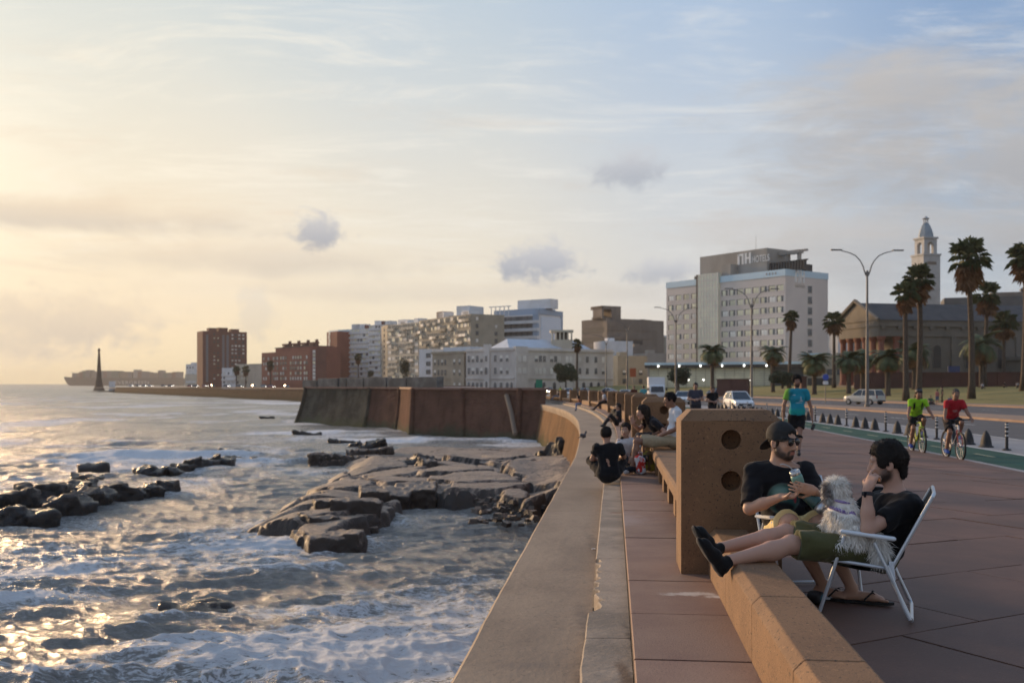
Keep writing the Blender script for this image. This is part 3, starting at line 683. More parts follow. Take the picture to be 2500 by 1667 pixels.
    for l in [6.0, 6.2, 6.4, 9.55, 10.4]+[10.2]*10:
        if s > 120: break
        mb = MB(); vs = []; q = list(np.linspace(0.004, min(l, 121-s)-.012, max(8, int(l*5))))
        for t in q:
            sv = s+t; e = UO(sv)+0.010*(fbm(np.array(sv*4.), np.array(3.0), 4, 9)-.5)*2*(1 if sv < 40 else 0)
            for (u, z) in ((e+.05, -.85), (e-.03, -.50), (e-.03, -.285), (e, -.255), (e+.35, -.25), (-.16, -.25)): vs.append(P(sv, u, z))
        fs = [tuple(reversed((i*6+k, (i+1)*6+k, (i+1)*6+k+1, i*6+k+1))) for i in range(len(q)-1) for k in range(5)]
        fs += [(5, 4, 3, 2, 1, 0), tuple(len(vs)-6+k for k in range(6))]
        mb.add(vs, fs); mb.build('ledge_slab', M_conc, root); s += l
    # sea wall under the ledge
    mb = MB(); ribbon(mb, -16, 124, [(lambda s: UO(s)-1.0, WZ-2-0), (lambda s: UO(s)-.45, lambda s: -3.2), (lambda s: UO(s)+.06, -.80), (lambda s: UO(s)+.06, -.50)])
    struct('sea_wall', mb, M_wall)
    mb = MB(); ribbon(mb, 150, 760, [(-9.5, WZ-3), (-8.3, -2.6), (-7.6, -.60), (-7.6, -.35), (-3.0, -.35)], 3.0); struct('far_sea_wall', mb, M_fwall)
promenade()

# ------------------------------------------------------------------ bastion beyond the bay
def bastion():
    t = thing('sea_bastion', 'tall battered red and grey stone bastion standing in the water beyond the bay', 'wall', (0, 0, 0))
    def gp(px, py): return Vector((*G(px, py), WZ-1.2))
    pts = [(Vector((3.2, 104, -5.7)), 0), (gp(1262, 1075), 0), (gp(1130, 1067), 1), (gp(1001, 1061), 2), (gp(965, 1048), 1), (gp(884, 1043), 1), (gp(715, 1033), 3)]
    pts.append((pts[-1][0]+Vector((-3.0, 26, 0)), 3)); pts.append((Vector((-8, 205, -5.7)), 3))
    ctr = Vector((-8, 165, 0)); zt = 0.95
    bot = [p for p, _ in pts]; top = []
    for p in bot:
        d = (ctr-p); d.z = 0; d.normalize(); q = p+d*2.0; q.z = zt; top.append(q)
    top[0] = Vector((3.6, 106, zt)); top[1] = bot[1]+Vector((0.3, 2.2, 0)); top[1].z = zt
    mats = [M_bast, M_bast, M_bast, M_bast, M_bast, M_bast2, M_bast2, M_bast2]
    for i in range(len(bot)-1):
        mb = MB(); a, b, c, d = bot[i], bot[i+1], top[i+1], top[i]; n = 10
        # a panel with a slightly proud border so that the joints between panels read
        nrm = (b-a).cross(d-a).normalized(); vs = []; fs = []
        for j in range(n+1):
            for k in range(n+1):
                u, v = j/n, k/n; vv = 1-(1-v)**1.5; p = a.lerp(b, u).lerp(d.lerp(c, u), vv); p.z = a.z+(d.z-a.z)*v
                vs.append(p+nrm*(0.16*(vnoise(np.array(u*7+i*9), np.array(v*7.), 3)-.5)*(0 < j < n)))
        for j in range(n):
            for k in range(n): fs.append((j*(n+1)+k, (j+1)*(n+1)+k, (j+1)*(n+1)+k+1, j*(n+1)+k+1))
        mb.add(vs, fs); mb.build('wall_face', mats[i], t, smooth=False)
        if 1 <= i:      # rounded quoin roll down each corner
            mb = MB(); mb.path([Vector((*(a.lerp(d, 1-(1-v)**1.5)).xy, a.z+(d.z-a.z)*v))+Vector((0, -.1, 0)) for v in np.linspace(0, 1, 9)], .34, 8); mb.build('corner_roll', mats[i], t)
    cop = MB()
    for i in range(len(top)-1):
        a, b = top[i], top[i+1]; d = (b-a).normalized(); nn = Vector((d.y, -d.x, 0)); 
        if nn.dot(ctr-a) > 0: nn = -nn
        for o_ in (1,):
            v = [a+nn*.18, b+nn*.18, b-nn*.7, a-nn*.7]
            cop.add([p+Vector((0, 0, -.12)) for p in v]+[p+Vector((0, 0, .14)) for p in v], [(0, 1, 2, 3), (7, 6, 5, 4), (0, 4, 5, 1), (1, 5, 6, 2), (2, 6, 7, 3), (3, 7, 4, 0)])
    cop.build('coping', mat('bastion_coping', (0.26, 0.15, 0.11), 0.8, (0.2, 0.12, 0.09), 1.0), t)
    mb = MB(); mb.add([tuple(p-Vector((0, 0, .05))) for p in top], [tuple(reversed(range(len(top))))]); mb.build('deck', M_gconc, t)
    # long upper parapet blocks, grey stone with gaps
    gm = mat('parapet_stone', (0.20, 0.19, 0.175), 0.85, (0.10, 0.095, 0.085), 0.5, 7, 0.3, 6)
    a, b = W(745, 921, 158), W(1076, 927, 130); a.z = b.z = 0
    cuts = [(0.0, .13), (.135, .30), (.315, .37), (.372, .50), (.505, .665), (.67, .80), (.805, 1.0)]
    for i, (q0, q1) in enumerate(cuts):
        p0, p1 = a.lerp(b, q0), a.lerp(b, q1); d = (p1-p0); mid = (p0+p1)/2; h = 1.55-0.1*(i % 2)-(.35 if i == 0 else 0)
        mb = MB(); mb.bevbox((mid.x, mid.y, zt+h/2-.06), (d.length-.12, 1.1, h), .05, rz=math.atan2(d.y, d.x)); mb.build('parapet_block', gm, t)
    # iron drain pipe down the red face
    mb = MB(); p0 = top[1].lerp(top[2], .22); p1 = bot[1].lerp(bot[2], .03); p1 = p1+Vector((0, 0, 1.9)); dd = Vector((0, -.35, 0))
    mb.path([p0+dd-Vector((0, 0, .7)), p0.lerp(p1, .5)+dd, p1+dd], .26, 8); mb.build('drain_pipe', mat('drain_concrete', (0.22, 0.17, 0.13), .8), t)
bastion()

# ------------------------------------------------------------------ rocks
def rock_shelf():
    pol = [G(*p) for p in [(760, 1352), (862, 1352), (880, 1330), (905, 1296), (935, 1262), (945, 1236), (1010, 1228), (1100, 1230), (1190, 1240), (1330, 1275), (1420, 1255), (1450, 1180), (1470, 1100), (1330, 1103), (1142, 1102), (1010, 1098), (936, 1100), (850, 1112), (770, 1126), (790, 1160), (730, 1185), (640, 1230), (560, 1290), (640, 1310), (715, 1320)]]
    xs = np.arange(-24, 13, 0.13); ys = np.arange(31, 96, 0.17); X, Y = np.meshgrid(xs, ys, indexing='ij')
    wxx = X+1.6*(fbm(X*.35, Y*.35, 4, 2)-.5)*2; wyy = Y+2.6*(fbm(X*.3+9, Y*.3, 4, 3)-.5)*2
    sd = poly_sd(wxx, wyy, pol)
    # broken flat slabs: each plate has its own height and tilt, with open joints between
    rp = np.random.RandomState(8); n_ = 150; sx_ = rp.uniform(-24, 12, n_); sy_ = rp.uniform(32, 96, n_); ph_ = rp.normal(size=n_)*.13; tx_ = rp.normal(size=n_)*.055; ty_ = rp.normal(size=n_)*.035
    qx = X+1.1*(fbm(X*.5, Y*.5, 4, 51)-.5)*2; qy = Y+1.1*(fbm(X*.5+7, Y*.5, 4, 52)-.5)*2; f1 = np.full(X.shape, 1e9); f2 = f1.copy(); hp = np.zeros(X.shape)
    for k_ in range(n_):
        u_ = (qx-sx_[k_])*.8+(qy-sy_[k_])*.12; v_ = (qy-sy_[k_])*.62-(qx-sx_[k_])*.22; d_ = np.hypot(u_, v_); m_ = d_ < f1; f2 = np.where(m_, f1, np.minimum(f2, d_)); f1 = np.where(m_, d_, f1)
        hp = np.where(m_, ph_[k_]+tx_[k_]*(X-sx_[k_])+ty_[k_]*(Y-sy_[k_]), hp)
    top = 0.16+0.020*(X+20)+hp-0.30*sstep(-(f2-f1), -.22, -.03)+0.07*(fbm(X*1.4, Y*1.2, 4, 25)-.5)+0.04*(fbm(X*4, Y*3, 3, 26)-.5)
    top += 0.9*sstep(X-(0.075*Y), -3.0, 0.5)*(0.3+0.9*fbm(X*.6, Y*.5, 4, 41))       # rubble heaped at the sea wall
    edge = sstep(sd, -0.15, 0.35); slope = sstep(sd, 0.0, 5.5)
    leftish = sstep(-X-0.0*Y, 8.5, 13.0)
    k = edge*(1-leftish)+slope*leftish
    Z = WZ-0.7+k*(top+0.7+0.30)
    far = sstep(Y, 66, 84); Z = Z*(1-far)+np.minimum(Z, WZ+0.30+0.22*(fbm(X*.5, Y*.4, 4, 61)-.3)+0.06*sstep(X, -10, 5))*far
    n1, n2 = X.shape; idx = np.arange(n1*n2).reshape(n1, n2); V = np.stack([X, Y, Z], -1).reshape(-1, 3)
    F = np.stack([idx[:-1, :-1], idx[1:, :-1], idx[1:, 1:], idx[:-1, 1:]], -1).reshape(-1, 4)
    keep = (V[F][:, :, 2].max(1) > WZ-0.6); F = F[keep]
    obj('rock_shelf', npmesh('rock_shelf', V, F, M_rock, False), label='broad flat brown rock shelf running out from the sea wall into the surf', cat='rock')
rock_shelf()
def rock(name, label, blocks, h=0.14, amp=0.10, seed=1, m=None, group=None):
    """an outcrop: tilted angular blocks (px, py of the waterline, width, depth, height, turn, tilt) welded into one rock"""
    s = SDF(); r = random.Random(seed)
    for (px, py, w, d, hg, rz, tl) in blocks:
        hg = hg*(.62 if m is None else .82); d = d*(.85 if m is None else 1.0); x, y = G(px, py); M = (Matrix.Rotation(rz, 3, 'Z') @ Matrix.Rotation(tl, 3, 'Y') @ Matrix.Rotation(r.uniform(-.15, .15), 3, 'X')).transposed()
        s.box((x, y+d/2, WZ+hg/2-.5), (w, d, hg+1.0), rnd=(.06 if m is None or m is M_rockd else .02), k=0.05, M=np.array(M))
        if w > 1.0:
            M2 = (Matrix.Rotation(rz+r.uniform(-.5, .5), 3, 'Z') @ Matrix.Rotation(tl*1.6+r.uniform(-.2, .2), 3, 'Y')).transposed()
            s.box((x+r.uniform(-.25, .25)*w, y+d*.5, WZ+hg*.75-.3), (w*.55, d*.6, hg*.5+.5), rnd=.02, k=0.03, M=np.array(M2))
    ps_ = [G(q[0], q[1])+(q[3],) for q in blocks]
    for (xa, ya, da), (xb, yb, db) in zip(ps_, ps_[1:]): s.cone((xa, ya+da/2, WZ-.75), (xb, yb+db/2, WZ-.75), .35, .35, .05)
    me = s.mesh(name, h*(1 if m is None or m is M_rockd else .72), m or M_rockd, noise=(lambda x, y, z, f1=wob(amp*(1.3 if m is None or m is M_rockd else .5), 3.2, seed), f2=wob(amp*.75, 9.0, seed+30), f3=wob(amp*.25, 21, seed+60): f1(x, y, z)+f2(x, y, z)+f3(x, y, z)), smooth=False)
    return obj(name, me, label=label, cat='rock', group=group)
def ridge(label, line, n, w, hh, seed):
    r = random.Random(seed); bl = []
    for i in range(n):
        q = i/(n-1)*(len(line)-1); j = min(int(q), len(line)-2); f = q-j; px = line[j][0]*(1-f)+line[j+1][0]*f; py = line[j][1]*(1-f)+line[j+1][1]*f
        bl.append((px+r.uniform(-8, 8), py+r.uniform(-5, 4), r.uniform(.6, 1.2)*w, r.uniform(.6, 1.3)*w, r.uniform(.35, 1.1)*hh, r.uniform(-.6, .9), r.uniform(-.45, .45)))
    o = rock('rock_ridge', label, bl, .10, .06, seed, M_rockd)
ridge('long dark wet rock ridge at the left edge of the sea, nearer row', [(15, 1284), (70, 1277), (160, 1255), (245, 1234), (330, 1216), (410, 1203)], 20, 1.15, .95, 3)
ridge('rounded dark rock hump behind the nearer ridge at the left edge of the sea', [(-60, 1262), (30, 1243), (110, 1226), (185, 1214)], 9, 1.9, 1.05, 4)
ridge('short chain of dark rocks in open water beyond the ridge', [(352, 1160), (430, 1156), (500, 1143), (552, 1133)], 11, 1.0, .8, 5)
rock('rock', 'low flat rock with pale top between the two dark ridges', [(200, 1172, 2.0, 1.2, .45, .1, .1), (222, 1152, 1.8, 1.2, .7, .3, -.1)], .15, .1, 6)
rock('rock', 'small dark rock farthest out behind the rock chain', [(565, 1109, 2.6, 1.2, .5, 0, .05), (585, 1122, 2.6, .9, .22, 0, .02)], .15, .08, 7)
rock('rock', 'small low dark rock in front of the bastion corner', [(745, 1062, 3.4, 1.0, .5, .1, .05)], .18, .1, 8)
rock('rock', 'tiny dark rock far out left of the bastion foot', [(650, 1022, 2.4, 1.2, .5, 0, .05), (690, 1020, 1.4, 1, .25, 0, 0)], .2, .1, 9)
rock('rock', 'ragged dark rock awash between the shelf and the bastion', [(835, 1082, 3.2, 1.2, .5, .1, .1), (905, 1092, 2.6, 1.2, .75, .3, -.2), (870, 1090, 1.6, .8, .3, .2, .1)], .17, .12, 10)
rock('rock', 'flat-topped wet rock block at the very tip of the shelf', [(790, 1349, 1.7, 2.0, .62, .30, .06), (848, 1346, 1.0, 1.3, .75, -.1, -.08), (760, 1330, 1.6, 1.4, .35, .4, .1)], .10, .05, 11, M_rock)
rock('rock', 'grey rounded boulder between the tip block and the tall cliff block', [(775, 1308, 1.7, 1.6, .85, .5, .12), (735, 1300, 1.2, 1.3, .45, .2, .1)], .10, .06, 12, M_rock)
rock('rock', 'tall square dark cliff block on the shelf edge', [(852, 1290, 2.1, 3.0, 1.25, .18, .05), (800, 1278, 1.8, 2.6, 1.0, .25, .08)], .10, .05, 13, M_rock)
rock('rock', 'stack of small angular stones beside the tall cliff block', [(895, 1285, .9, 1.0, .95, .4, -.1), (918, 1282, .8, .8, .35, .1, .05), (885, 1294, 1.1, .6, .18, .2, .05), (905, 1255, 1.3, 1.5, 1.35, .2, .05)], .09, .05, 14, M_rock)
rock('rock', 'long low dark slab face along the inner edge of the shelf', [(960, 1242, 1.4, 2.0, 1.0, .05, .05), (1010, 1236, 2.1, 2.0, 1.15, .05, -.03), (1062, 1232, 1.9, 2.0, .85, .1, -.15)], .11, .05, 15, M_rock)
rock('rock', 'pointed boulder leaning on the sea wall at the bend', [(1372, 1140, 1.6, 1.8, 2.0, .4, .3), (1350, 1135, 1.6, 1.4, 1.2, .2, -.2)], .15, .12, 16, M_rockd)
rock('rock', 'pale block on the middle of the rock shelf', [(1055, 1165, 2.2, 1.6, 1.15, .3, .25)], .15, .1, 17, M_rock)
rock('rock', 'dark split stone left of the pale block on the shelf', [(1020, 1150, 2.4, 1.5, 1.0, .1, -.2)], .15, .12, 18, M_rockd)
rock('rock', 'dark wedge of rock at the waterline by the sea wall', [(1315, 1262, 1.6, 1.5, .5, .3, .12), (1265, 1262, 1.4, 1.0, .15, .2, .05)], .10, .05, 19, M_rockd)
rock('rock', 'brown rock just breaking the surface in the near rapids', [(455, 1510, 1.7, 1.4, .02, .5, .10), (500, 1480, 1.2, 1.0, -.02, .4, .1)], .09, .07, 20, M_rockd)
rock('rock', 'long rounded hump at the far left corner of the shelf', [(830, 1135, 5.0, 2.0, .75, .1, .05), (900, 1122, 3.6, 2.2, .9, .1, -.05)], .17, .12, 21, M_rock)
_sr = random.Random(44)
def rubble():
    mb = MB()
    for k in range(170):
        px = _sr.uniform(1150, 1400); py = _sr.uniform(1150, 1255); x, y = G(px, py, -3.6); r = _sr.uniform(.05, .22)
        pts = [(_sr.gauss(0, 1), _sr.gauss(0, 1), _sr.gauss(0, .7)) for _ in range(8)]
        M = Matrix.Rotation(_sr.uniform(0, 6), 3, 'Z') @ Matrix.Rotation(_sr.uniform(-.5, .5), 3, 'X')
        z = WZ+0.25+_sr.random()*.35+max(0, (x-0.075*y+2.0))*.28
        mb.box((x, y, z), (r*2.2, r*1.6, r*1.0), rot=M, taper=_sr.uniform(.5, .9))
    mb.build('rubble', M_rock, kind='stuff', label='loose broken stones strewn over the rock shelf by the wall', cat='rubble')
rubble()
# ------------------------------------------------------------------ buildings
def pt(px, b): return Vector(((px-1250)/2430*b, b, 0))
def zpx(py, b): return 1.5+(937-py)*b/2430
M_glass = mat('window_glass', (0.10, 0.12, 0.14), 0.08, (0.05, 0.06, 0.07), 0.4, spec=0.8)
M_blind = mat('window_blind', (0.86, 0.81, 0.58), 0.6, (0.74, 0.70, 0.52), 0.25, var=0.22)
M_curt = mat('window_curtain', (0.88, 0.85, 0.78), 0.6, (0.76, 0.73, 0.66), 0.3, var=0.2)
M_frame = mat('window_frame', (0.30, 0.30, 0.29), 0.5)
M_reveal = mat('window_reveal', (0.12, 0.115, 0.11), 0.7)
M_wframe = mat('window_white_frame', (0.62, 0.61, 0.58), 0.5)
def building(name, label, A, B, depth, z0, z1, wm, cat='building'):
    d = B-A; L = d.length; t = thing(name, label, cat, (A.x, A.y, 0), math.atan2(d.y, d.x))
    MB().bb(0, L, 0, depth, z0, z1).build('wall', wm, t); return t, L
_wm = {}
def window_mesh(w, h, kind, frame):
    key = (round(w, 2), round(h, 2), kind, frame.name)
    if key in _wm: return _wm[key]
    mb = MB(); f = 0.09; dp = 0.10
    mb.cur = 0   # frame
    for (x0, x1, z0, z1) in ((-w/2-f, -w/2, -h/2-f, h/2+f), (w/2, w/2+f, -h/2-f, h/2+f), (-w/2, w/2, h/2, h/2+f)): mb.bb(x0, x1, -dp, .02, z0, z1)
    mb.bb(-w/2, w/2, -dp-.08, .02, -h/2-f, -h/2)
    mb.bb(-.035, .035, -.06, .02, -h/2, h/2)
    mb.cur = 1; mb.bb(-w/2, w/2, -.03, .015, -h/2, h/2)
    if kind == 'half': mb.cur = 2; mb.bb(-w/2, -w*.05, -.04, -.03, -h/2, h/2)
    if kind == 'blindtop': mb.cur = 2; mb.bb(-w/2, w/2, -.04, -.03, 0, h/2)
    p = {'blind': M_blind, 'curtain': M_curt, 'glass': M_glass, 'half': M_glass, 'blindtop': M_glass}[kind]
    me = mb.mesh('window', [frame, p, M_blind if kind == 'half' else M_curt]); _wm[key] = me; return me
def windows(t, face, L, depth, xs, zs, w, h, kinds, frame=None, skip=0.0, seed=1):
    r = random.Random(seed); frame = frame or M_frame
    for z in zs:
        for x in xs:
            if r.random() < skip: continue
            me = window_mesh(w, h, r.choice(kinds), frame)
            if face == 'front': obj('window', me, t, (x, 0, z), 0)
            elif face == 'right': obj('window', me, t, (L, x, z), PI/2)
            elif face == 'left': obj('window', me, t, (0, x, z), -PI/2)
def lin(a, b, n): return [a+(b-a)*(i+.5)/n for i in range(n)]
def text(body, parent, loc, size, m, rot=(PI/2, 0, 0), name='lettering', ext=0.1, shear=0.0, sx=1.0):
    cu = D.curves.new(name, 'FONT'); cu.body = body; cu.size = size; cu.extrude = ext; cu.materials.append(m); cu.shear = shear; cu.space_character = 1.05
    tmp = D.objects.new(name, cu); COL.objects.link(tmp); dg = bpy.context.evaluated_depsgraph_get(); dg.update()
    me = D.meshes.new_from_object(tmp.evaluated_get(dg)); D.objects.remove(tmp); me.materials.clear(); me.materials.append(m)
    o = obj(name, me, parent, loc, rot=rot, scale=(sx, 1, 1)); return o
C_brick = mat('brick_tower_wall', (0.20, 0.085, 0.062), 0.85, (0.16, 0.07, 0.052), 0.2, 6)
C_red = mat('red_block_wall', (0.30, 0.115, 0.08), 0.85, (0.24, 0.092, 0.065), 0.15, 6)
C_grey = mat('hotel_wall', (0.76, 0.67, 0.60), 0.8, (0.70, 0.615, 0.555), 0.12, 6)
C_greyd = mat('hotel_plant_wall', (0.42, 0.38, 0.33), 0.85, (0.34, 0.31, 0.27), 0.2, 7, stretch=(1, 1, .2))
C_cream = mat('cream_wall', (0.66, 0.60, 0.48), 0.85, (0.55, 0.49, 0.39), 0.15, 6)
C_white = mat('white_wall', (0.80, 0.80, 0.80), 0.8, (0.70, 0.70, 0.69), 0.2, 6)
C_blue = mat('blue_grey_trim', (0.34, 0.42, 0.52), 0.6)
C_pale = mat('pale_blue_band', (0.60, 0.76, 0.84), 0.6)
C_hist = mat('old_white_wall', (0.74, 0.69, 0.63), 0.85, (0.58, 0.53, 0.48), 0.25, 8, stretch=(1, 1, .5))
C_histb = mat('old_tan_wall', (0.50, 0.42, 0.31), 0.85, (0.38, 0.32, 0.24), 0.25, 8)
C_brut = mat('raw_concrete_wall', (0.26, 0.22, 0.18), 0.9, (0.21, 0.175, 0.145), 0.2, 8, stretch=(1, 1, .4))
C_brutd = mat('dark_opening', (0.055, 0.052, 0.05), 0.6)
C_church = mat('church_wall', (0.20, 0.18, 0.155), 0.9, (0.15, 0.135, 0.115), 0.2, 8, stretch=(1, 1, .5))
C_chroof = mat('church_slate', (0.085, 0.078, 0.075), 0.8, (0.06, 0.056, 0.055), 0.4, 7)
C_redcol = mat('red_column', (0.22, 0.085, 0.06), 0.7)
C_redwall = mat('red_granite_wall', (0.135, 0.062, 0.05), 0.85, (0.10, 0.05, 0.04), 0.3, 6)
C_tower = mat('tower_plaster', (0.50, 0.50, 0.49), 0.85, (0.40, 0.40, 0.39), 0.3, 7)
C_dome = mat('dome_tiles', (0.30, 0.36, 0.40), 0.6, (0.24, 0.29, 0.33), 0.8, 6)
C_bluer = mat('blue_metal_roof', (0.60, 0.66, 0.73), 0.5, (0.53, 0.59, 0.66), 0.3)
C_olive = mat('olive_wall', (0.42, 0.38, 0.30), 0.85, (0.34, 0.31, 0.24), 0.2, 6)
C_lamp = mat('lit_bulb', (0.9, 0.9, 0.85), 0.5, emit=(1.0, 0.97, 0.88), estr=4.0)

# tall brick tower
A, B = pt(495, 730), pt(603, 748); zt = 40.3
t, L = building('brick_tower', 'tall brown brick apartment tower standing alone by the far sea wall', A, B, 15, -2, zt, C_brick)
for x0, x1, h in ((5.5, 11, 2.6), (12.5, 19.5, 3.0), (22, 28, 2.2)): MB().bb(x0, x1, 3, 9, zt, zt+h).build('roof_box', C_brick, t)
gs = mat('tower_grey_strip', (0.22, 0.22, 0.23), .8)
for x in (3.2, 15.2, 18.4): MB().bb(x-.9, x+.9, -.10, .02, 3, zt-2.5).build('facade_strip', gs, t)
windows(t, 'front', L, 15, [8.5, 11.3], lin(4, zt-1, 13), 1.2, 1.0, ['curtain', 'glass', 'blind', 'glass'], M_reveal, .3, 2)
windows(t, 'front', L, 15, [22, 24.6, 27.2, 30.2], lin(4, zt-1, 13), 1.5, 1.2, ['curtain', 'glass', 'curtain'], M_reveal, .12, 3)
windows(t, 'front', L, 15, [3.2, 15.2, 18.4], lin(4, zt-2, 13), 1.2, 1.2, ['glass'], M_reveal, .15, 4)
# low pale houses at its foot
for (p0, p1, py, b, wm, lab, sd) in ((542, 575, 898, 655, C_white, 'low pale three-storey house at the foot of the brick tower', 1), (576, 606, 889, 650, C_cream, 'cream balconied house right of the low pale house', 2), (607, 637, 888, 660, C_olive, 'plain grey house end against the red apartment block', 3)):
    A, B = pt(p0, b), pt(p1, b-6); t, L = building('seafront_house', lab, A, B, 12, -2, zpx(py, b), wm)
    windows(t, 'front', L, 12, lin(0, L, 3), [2.5, 5.4, 8.3], 1.3, 1.4, ['glass', 'curtain', 'blind'], M_reveal, .1, sd)
    if sd < 3:
        for z in (3.9, 6.9): MB().bb(.4, L-.4, -1.0, 0, z-.12, z+.8).build('balcony', wm, t)
# red block
A, B = pt(639, 592), pt(757, 546); t, L = building('red_block', 'long red seven-storey apartment block with a row of roof chimneys', A, B, 16, -2, 19.9, C_red)
MB().bb(14, L, 2, 14, 19.9, 22.3).build('upper_storey', C_red, t)
MB().bb(13.6, L+.4, 1.6, 14.4, 22.3, 22.6).build('roof_slab', mat('slate_slab', (.10, .095, .095), .8), t)
for i, x in enumerate((20, 31, 42, 52)):
    mb = MB(); mb.bb(x-3, x+3, 5, 8, 22.6, 23.4); mb.bb(x-3.6, x+3.6, 5, 8, 23.8, 24.8)
    for q in (-2.8, -1, 1, 2.8): mb.bb(x+q-.2, x+q+.2, 6, 7, 23.4, 23.8)
    mb.bb(x+3.4, x+4.4, 5.5, 7, 22.6, 26.2); mb.build('chimney_stack', C_brick, t)
windows(t, 'front', L, 16, [3, 6, 9, 15.5, 18, 20.5, 25, 28, 31, 37, 40, 43, 46, 49, 53.5, 56], [4.6, 7.5, 10.4, 13.3, 16.3], 1.6, 1.7, ['curtain', 'blind', 'curtain', 'glass'], M_reveal, .12, 6)
MB().bb(0, L, -.5, .0, 1.6, 2.3).build('string_course', C_red, t)
A, B = pt(757, 540), pt(797, 536); t, L = building('red_block', 'red stair block with a pale window strip beside the long red block', A, B, 14, -2, zpx(846, 540), C_red)
windows(t, 'front', L, 14, [2.6], lin(2, 20, 9), 1.5, 1.5, ['curtain', 'blind'], M_wframe, 0, 7); MB().bb(4.2, L, -.3, 0, -2, 21.2).build('dark_bay', C_brick, t)
A, B = pt(798, 586), pt(823, 574); t, L = building('red_tower', 'narrow red tower with a white zigzag stair window strip', A, B, 10, -2, zpx(810, 580), C_red)
mb = MB()
for i, z in enumerate(lin(2, 32, 14)): mb.bb(2.2+(i % 2)*.5, 4.4+(i % 2)*.5, -.12, 0, z-1.0, z+1.05)
mb.build('stair_window_strip', M_curt, t); MB().bb(0.2, L-.2, 1, 9, zpx(810, 580), zpx(810, 580)+.9).build('roof_rail', C_pale, t)
# pale apartments
def slabblock(name, label, A, B, depth, zt, floors, bays, wm, seed, style, z0=-2, side=None):
    t, L = building(name, label, A, B, depth, z0, zt, wm); r = random.Random(seed); fh = zt/floors
    for f in range(floors):
        z = f*fh+fh*.5
        if style == 'bands':
            MB().bb(0, L, -.7, 0, f*fh-.1, f*fh+.95).build('balcony_parapet', wm, t)
        for k in range(bays):
            x = L*(k+.5)/bays; w = L/bays
            if style == 'mixed':
                q = r.random()
                if q < .45: MB().bb(x-w*.46, x+w*.46, -.9, 0, f*fh, f*fh+1.15).build('balcony', r.choice((wm, M_curt, C_cream)), t); obj('window', window_mesh(w*.7, 1.2, 'glass', M_reveal), t, (x, 0, f*fh+1.95), 0)
                elif q < .85: obj('window', window_mesh(w*.8, 1.5, r.choice(('blind', 'curtain', 'glass', 'half')), M_frame), t, (x, 0, f*fh+1.7), 0)
                else: obj('window', window_mesh(w*.7, 2.0, 'glass', M_reveal), t, (x, 0, f*fh+1.5), 0)
            else:
                obj('window', window_mesh(w*.74, 1.45, r.choice(('blind', 'curtain', 'glass', 'curtain')), M_wframe), t, (x, 0, f*fh+1.8), 0)
    for k in range(4):
        x = r.uniform(.08, .85)*L; w = r.uniform(3, 7); MB().bb(x, x+w, 3, 8, zt, zt+r.uniform(1.4, 3.2)).build('roof_box', C_white if r.random() < .7 else C_brick, t)
    return t, L, fh
A, B = pt(837, 582), pt(900, 570); slabblock('apartment_block', 'pale glassy apartment block next to the red tower', A, B, 14, 33.2, 12, 9, C_white, 11, 'bands')
A, B = pt(901, 560), pt(930, 552); slabblock('apartment_block', 'white rounded-corner apartment block right of the pale glassy one', A, B, 14, 34.4, 12, 4, C_white, 12, 'bands')
A, B = pt(931, 545), pt(946, 530); t, L = building('apartment_block', 'grey recessed slab of flats behind the white apartment block', A, B, 14, -2, 33, C_olive); windows(t, 'front', L, 14, [L/2], lin(0, 32, 11), 2.2, 1.5, ['glass'], M_reveal, 0, 3)
A, B = pt(947, 482), pt(1022, 456); slabblock('apartment_block', 'beige apartment block with dark balconies, left of the long beige one', A, B, 13, 29.8, 10, 8, C_cream, 13, 'mixed')
A, B = pt(1023, 455), pt(1149, 411); t, L, fh = slabblock('apartment_block', 'long beige apartment block with staggered balconies and blinds', A, B, 16, 30.4, 10, 16, C_olive, 14, 'mixed')
windows(t, 'right', L, 16, [3, 12], lin(0, 30, 10), 1.2, 1.5, ['curtain', 'glass'], M_reveal, .1, 3)
A, B = pt(1150, 425), pt(1194, 436); t, L = building('apartment_block', 'plain olive end block between the beige flats and white building', A, B, 12, -2, 31, C_olive); windows(t, 'front', L, 12, [L*.85], lin(3, 30, 8), 1.3, 1.6, ['glass'], M_reveal, 0, 3); MB().bb(.3, L*.8, 1, 8, 31, 35).build('roof_box', C_white, t)
# white modern block
A, B = pt(1196, 446), pt(1315, 430); zt = 34.0; t, L = building('white_office', 'white modern building with long horizontal balconies and a blank blue-white end wall', A, B, 18, -2, zt-2.4, C_white)
for f in range(9):
    z = 1.5+f*3.35; MB().bb(-.2, L+.3, -1.3, -.0, z-.6, z+.75).build('balcony', C_white, t); MB().bb(0, L, -.06, .0, z+.78, z+2.7).build('dark_band', M_reveal, t)
    windows(t, 'front', L, 18, lin(0, L, 9), [z+1.65], 1.25, 1.5, ['curtain', 'blind', 'glass'], M_wframe, .05, f)
MB().bb(L-1.2, L+.4, -.6, 18.3, zt-2.4, zt-.3).build('blue_cornice', C_blue, t); MB().bb(L-2.5, L+.25, -1.0, .0, -2, zt-2.4).build('blue_corner', C_blue, t)
MB().bb(L, L+.3, 1.5, 16.8, -2, zt-3.4).build('end_panel', mat('end_panel_paint', (.72, .77, .83), .6), t); MB().bb(L, L+.35, 16.8, 18.3, -2, zt-2.4).build('blue_corner', C_blue, t)
MB().bb(0, L-1.2, 3, 15, zt-2.4, zt+.4).build('penthouse', C_blue, t); MB().bb(11, L+2, 6, 12, zt+.4, zt+4.6).build('plant_room', C_white, t)
mb = MB()
for x in lin(0, 12, 5): mb.bb(x-.15, x+.15, -.6, -.3, zt-2.4, zt+1.6)
mb.bb(0, 12, -.7, -.2, zt+1.6, zt+1.95); mb.build('roof_pergola', C_white, t)
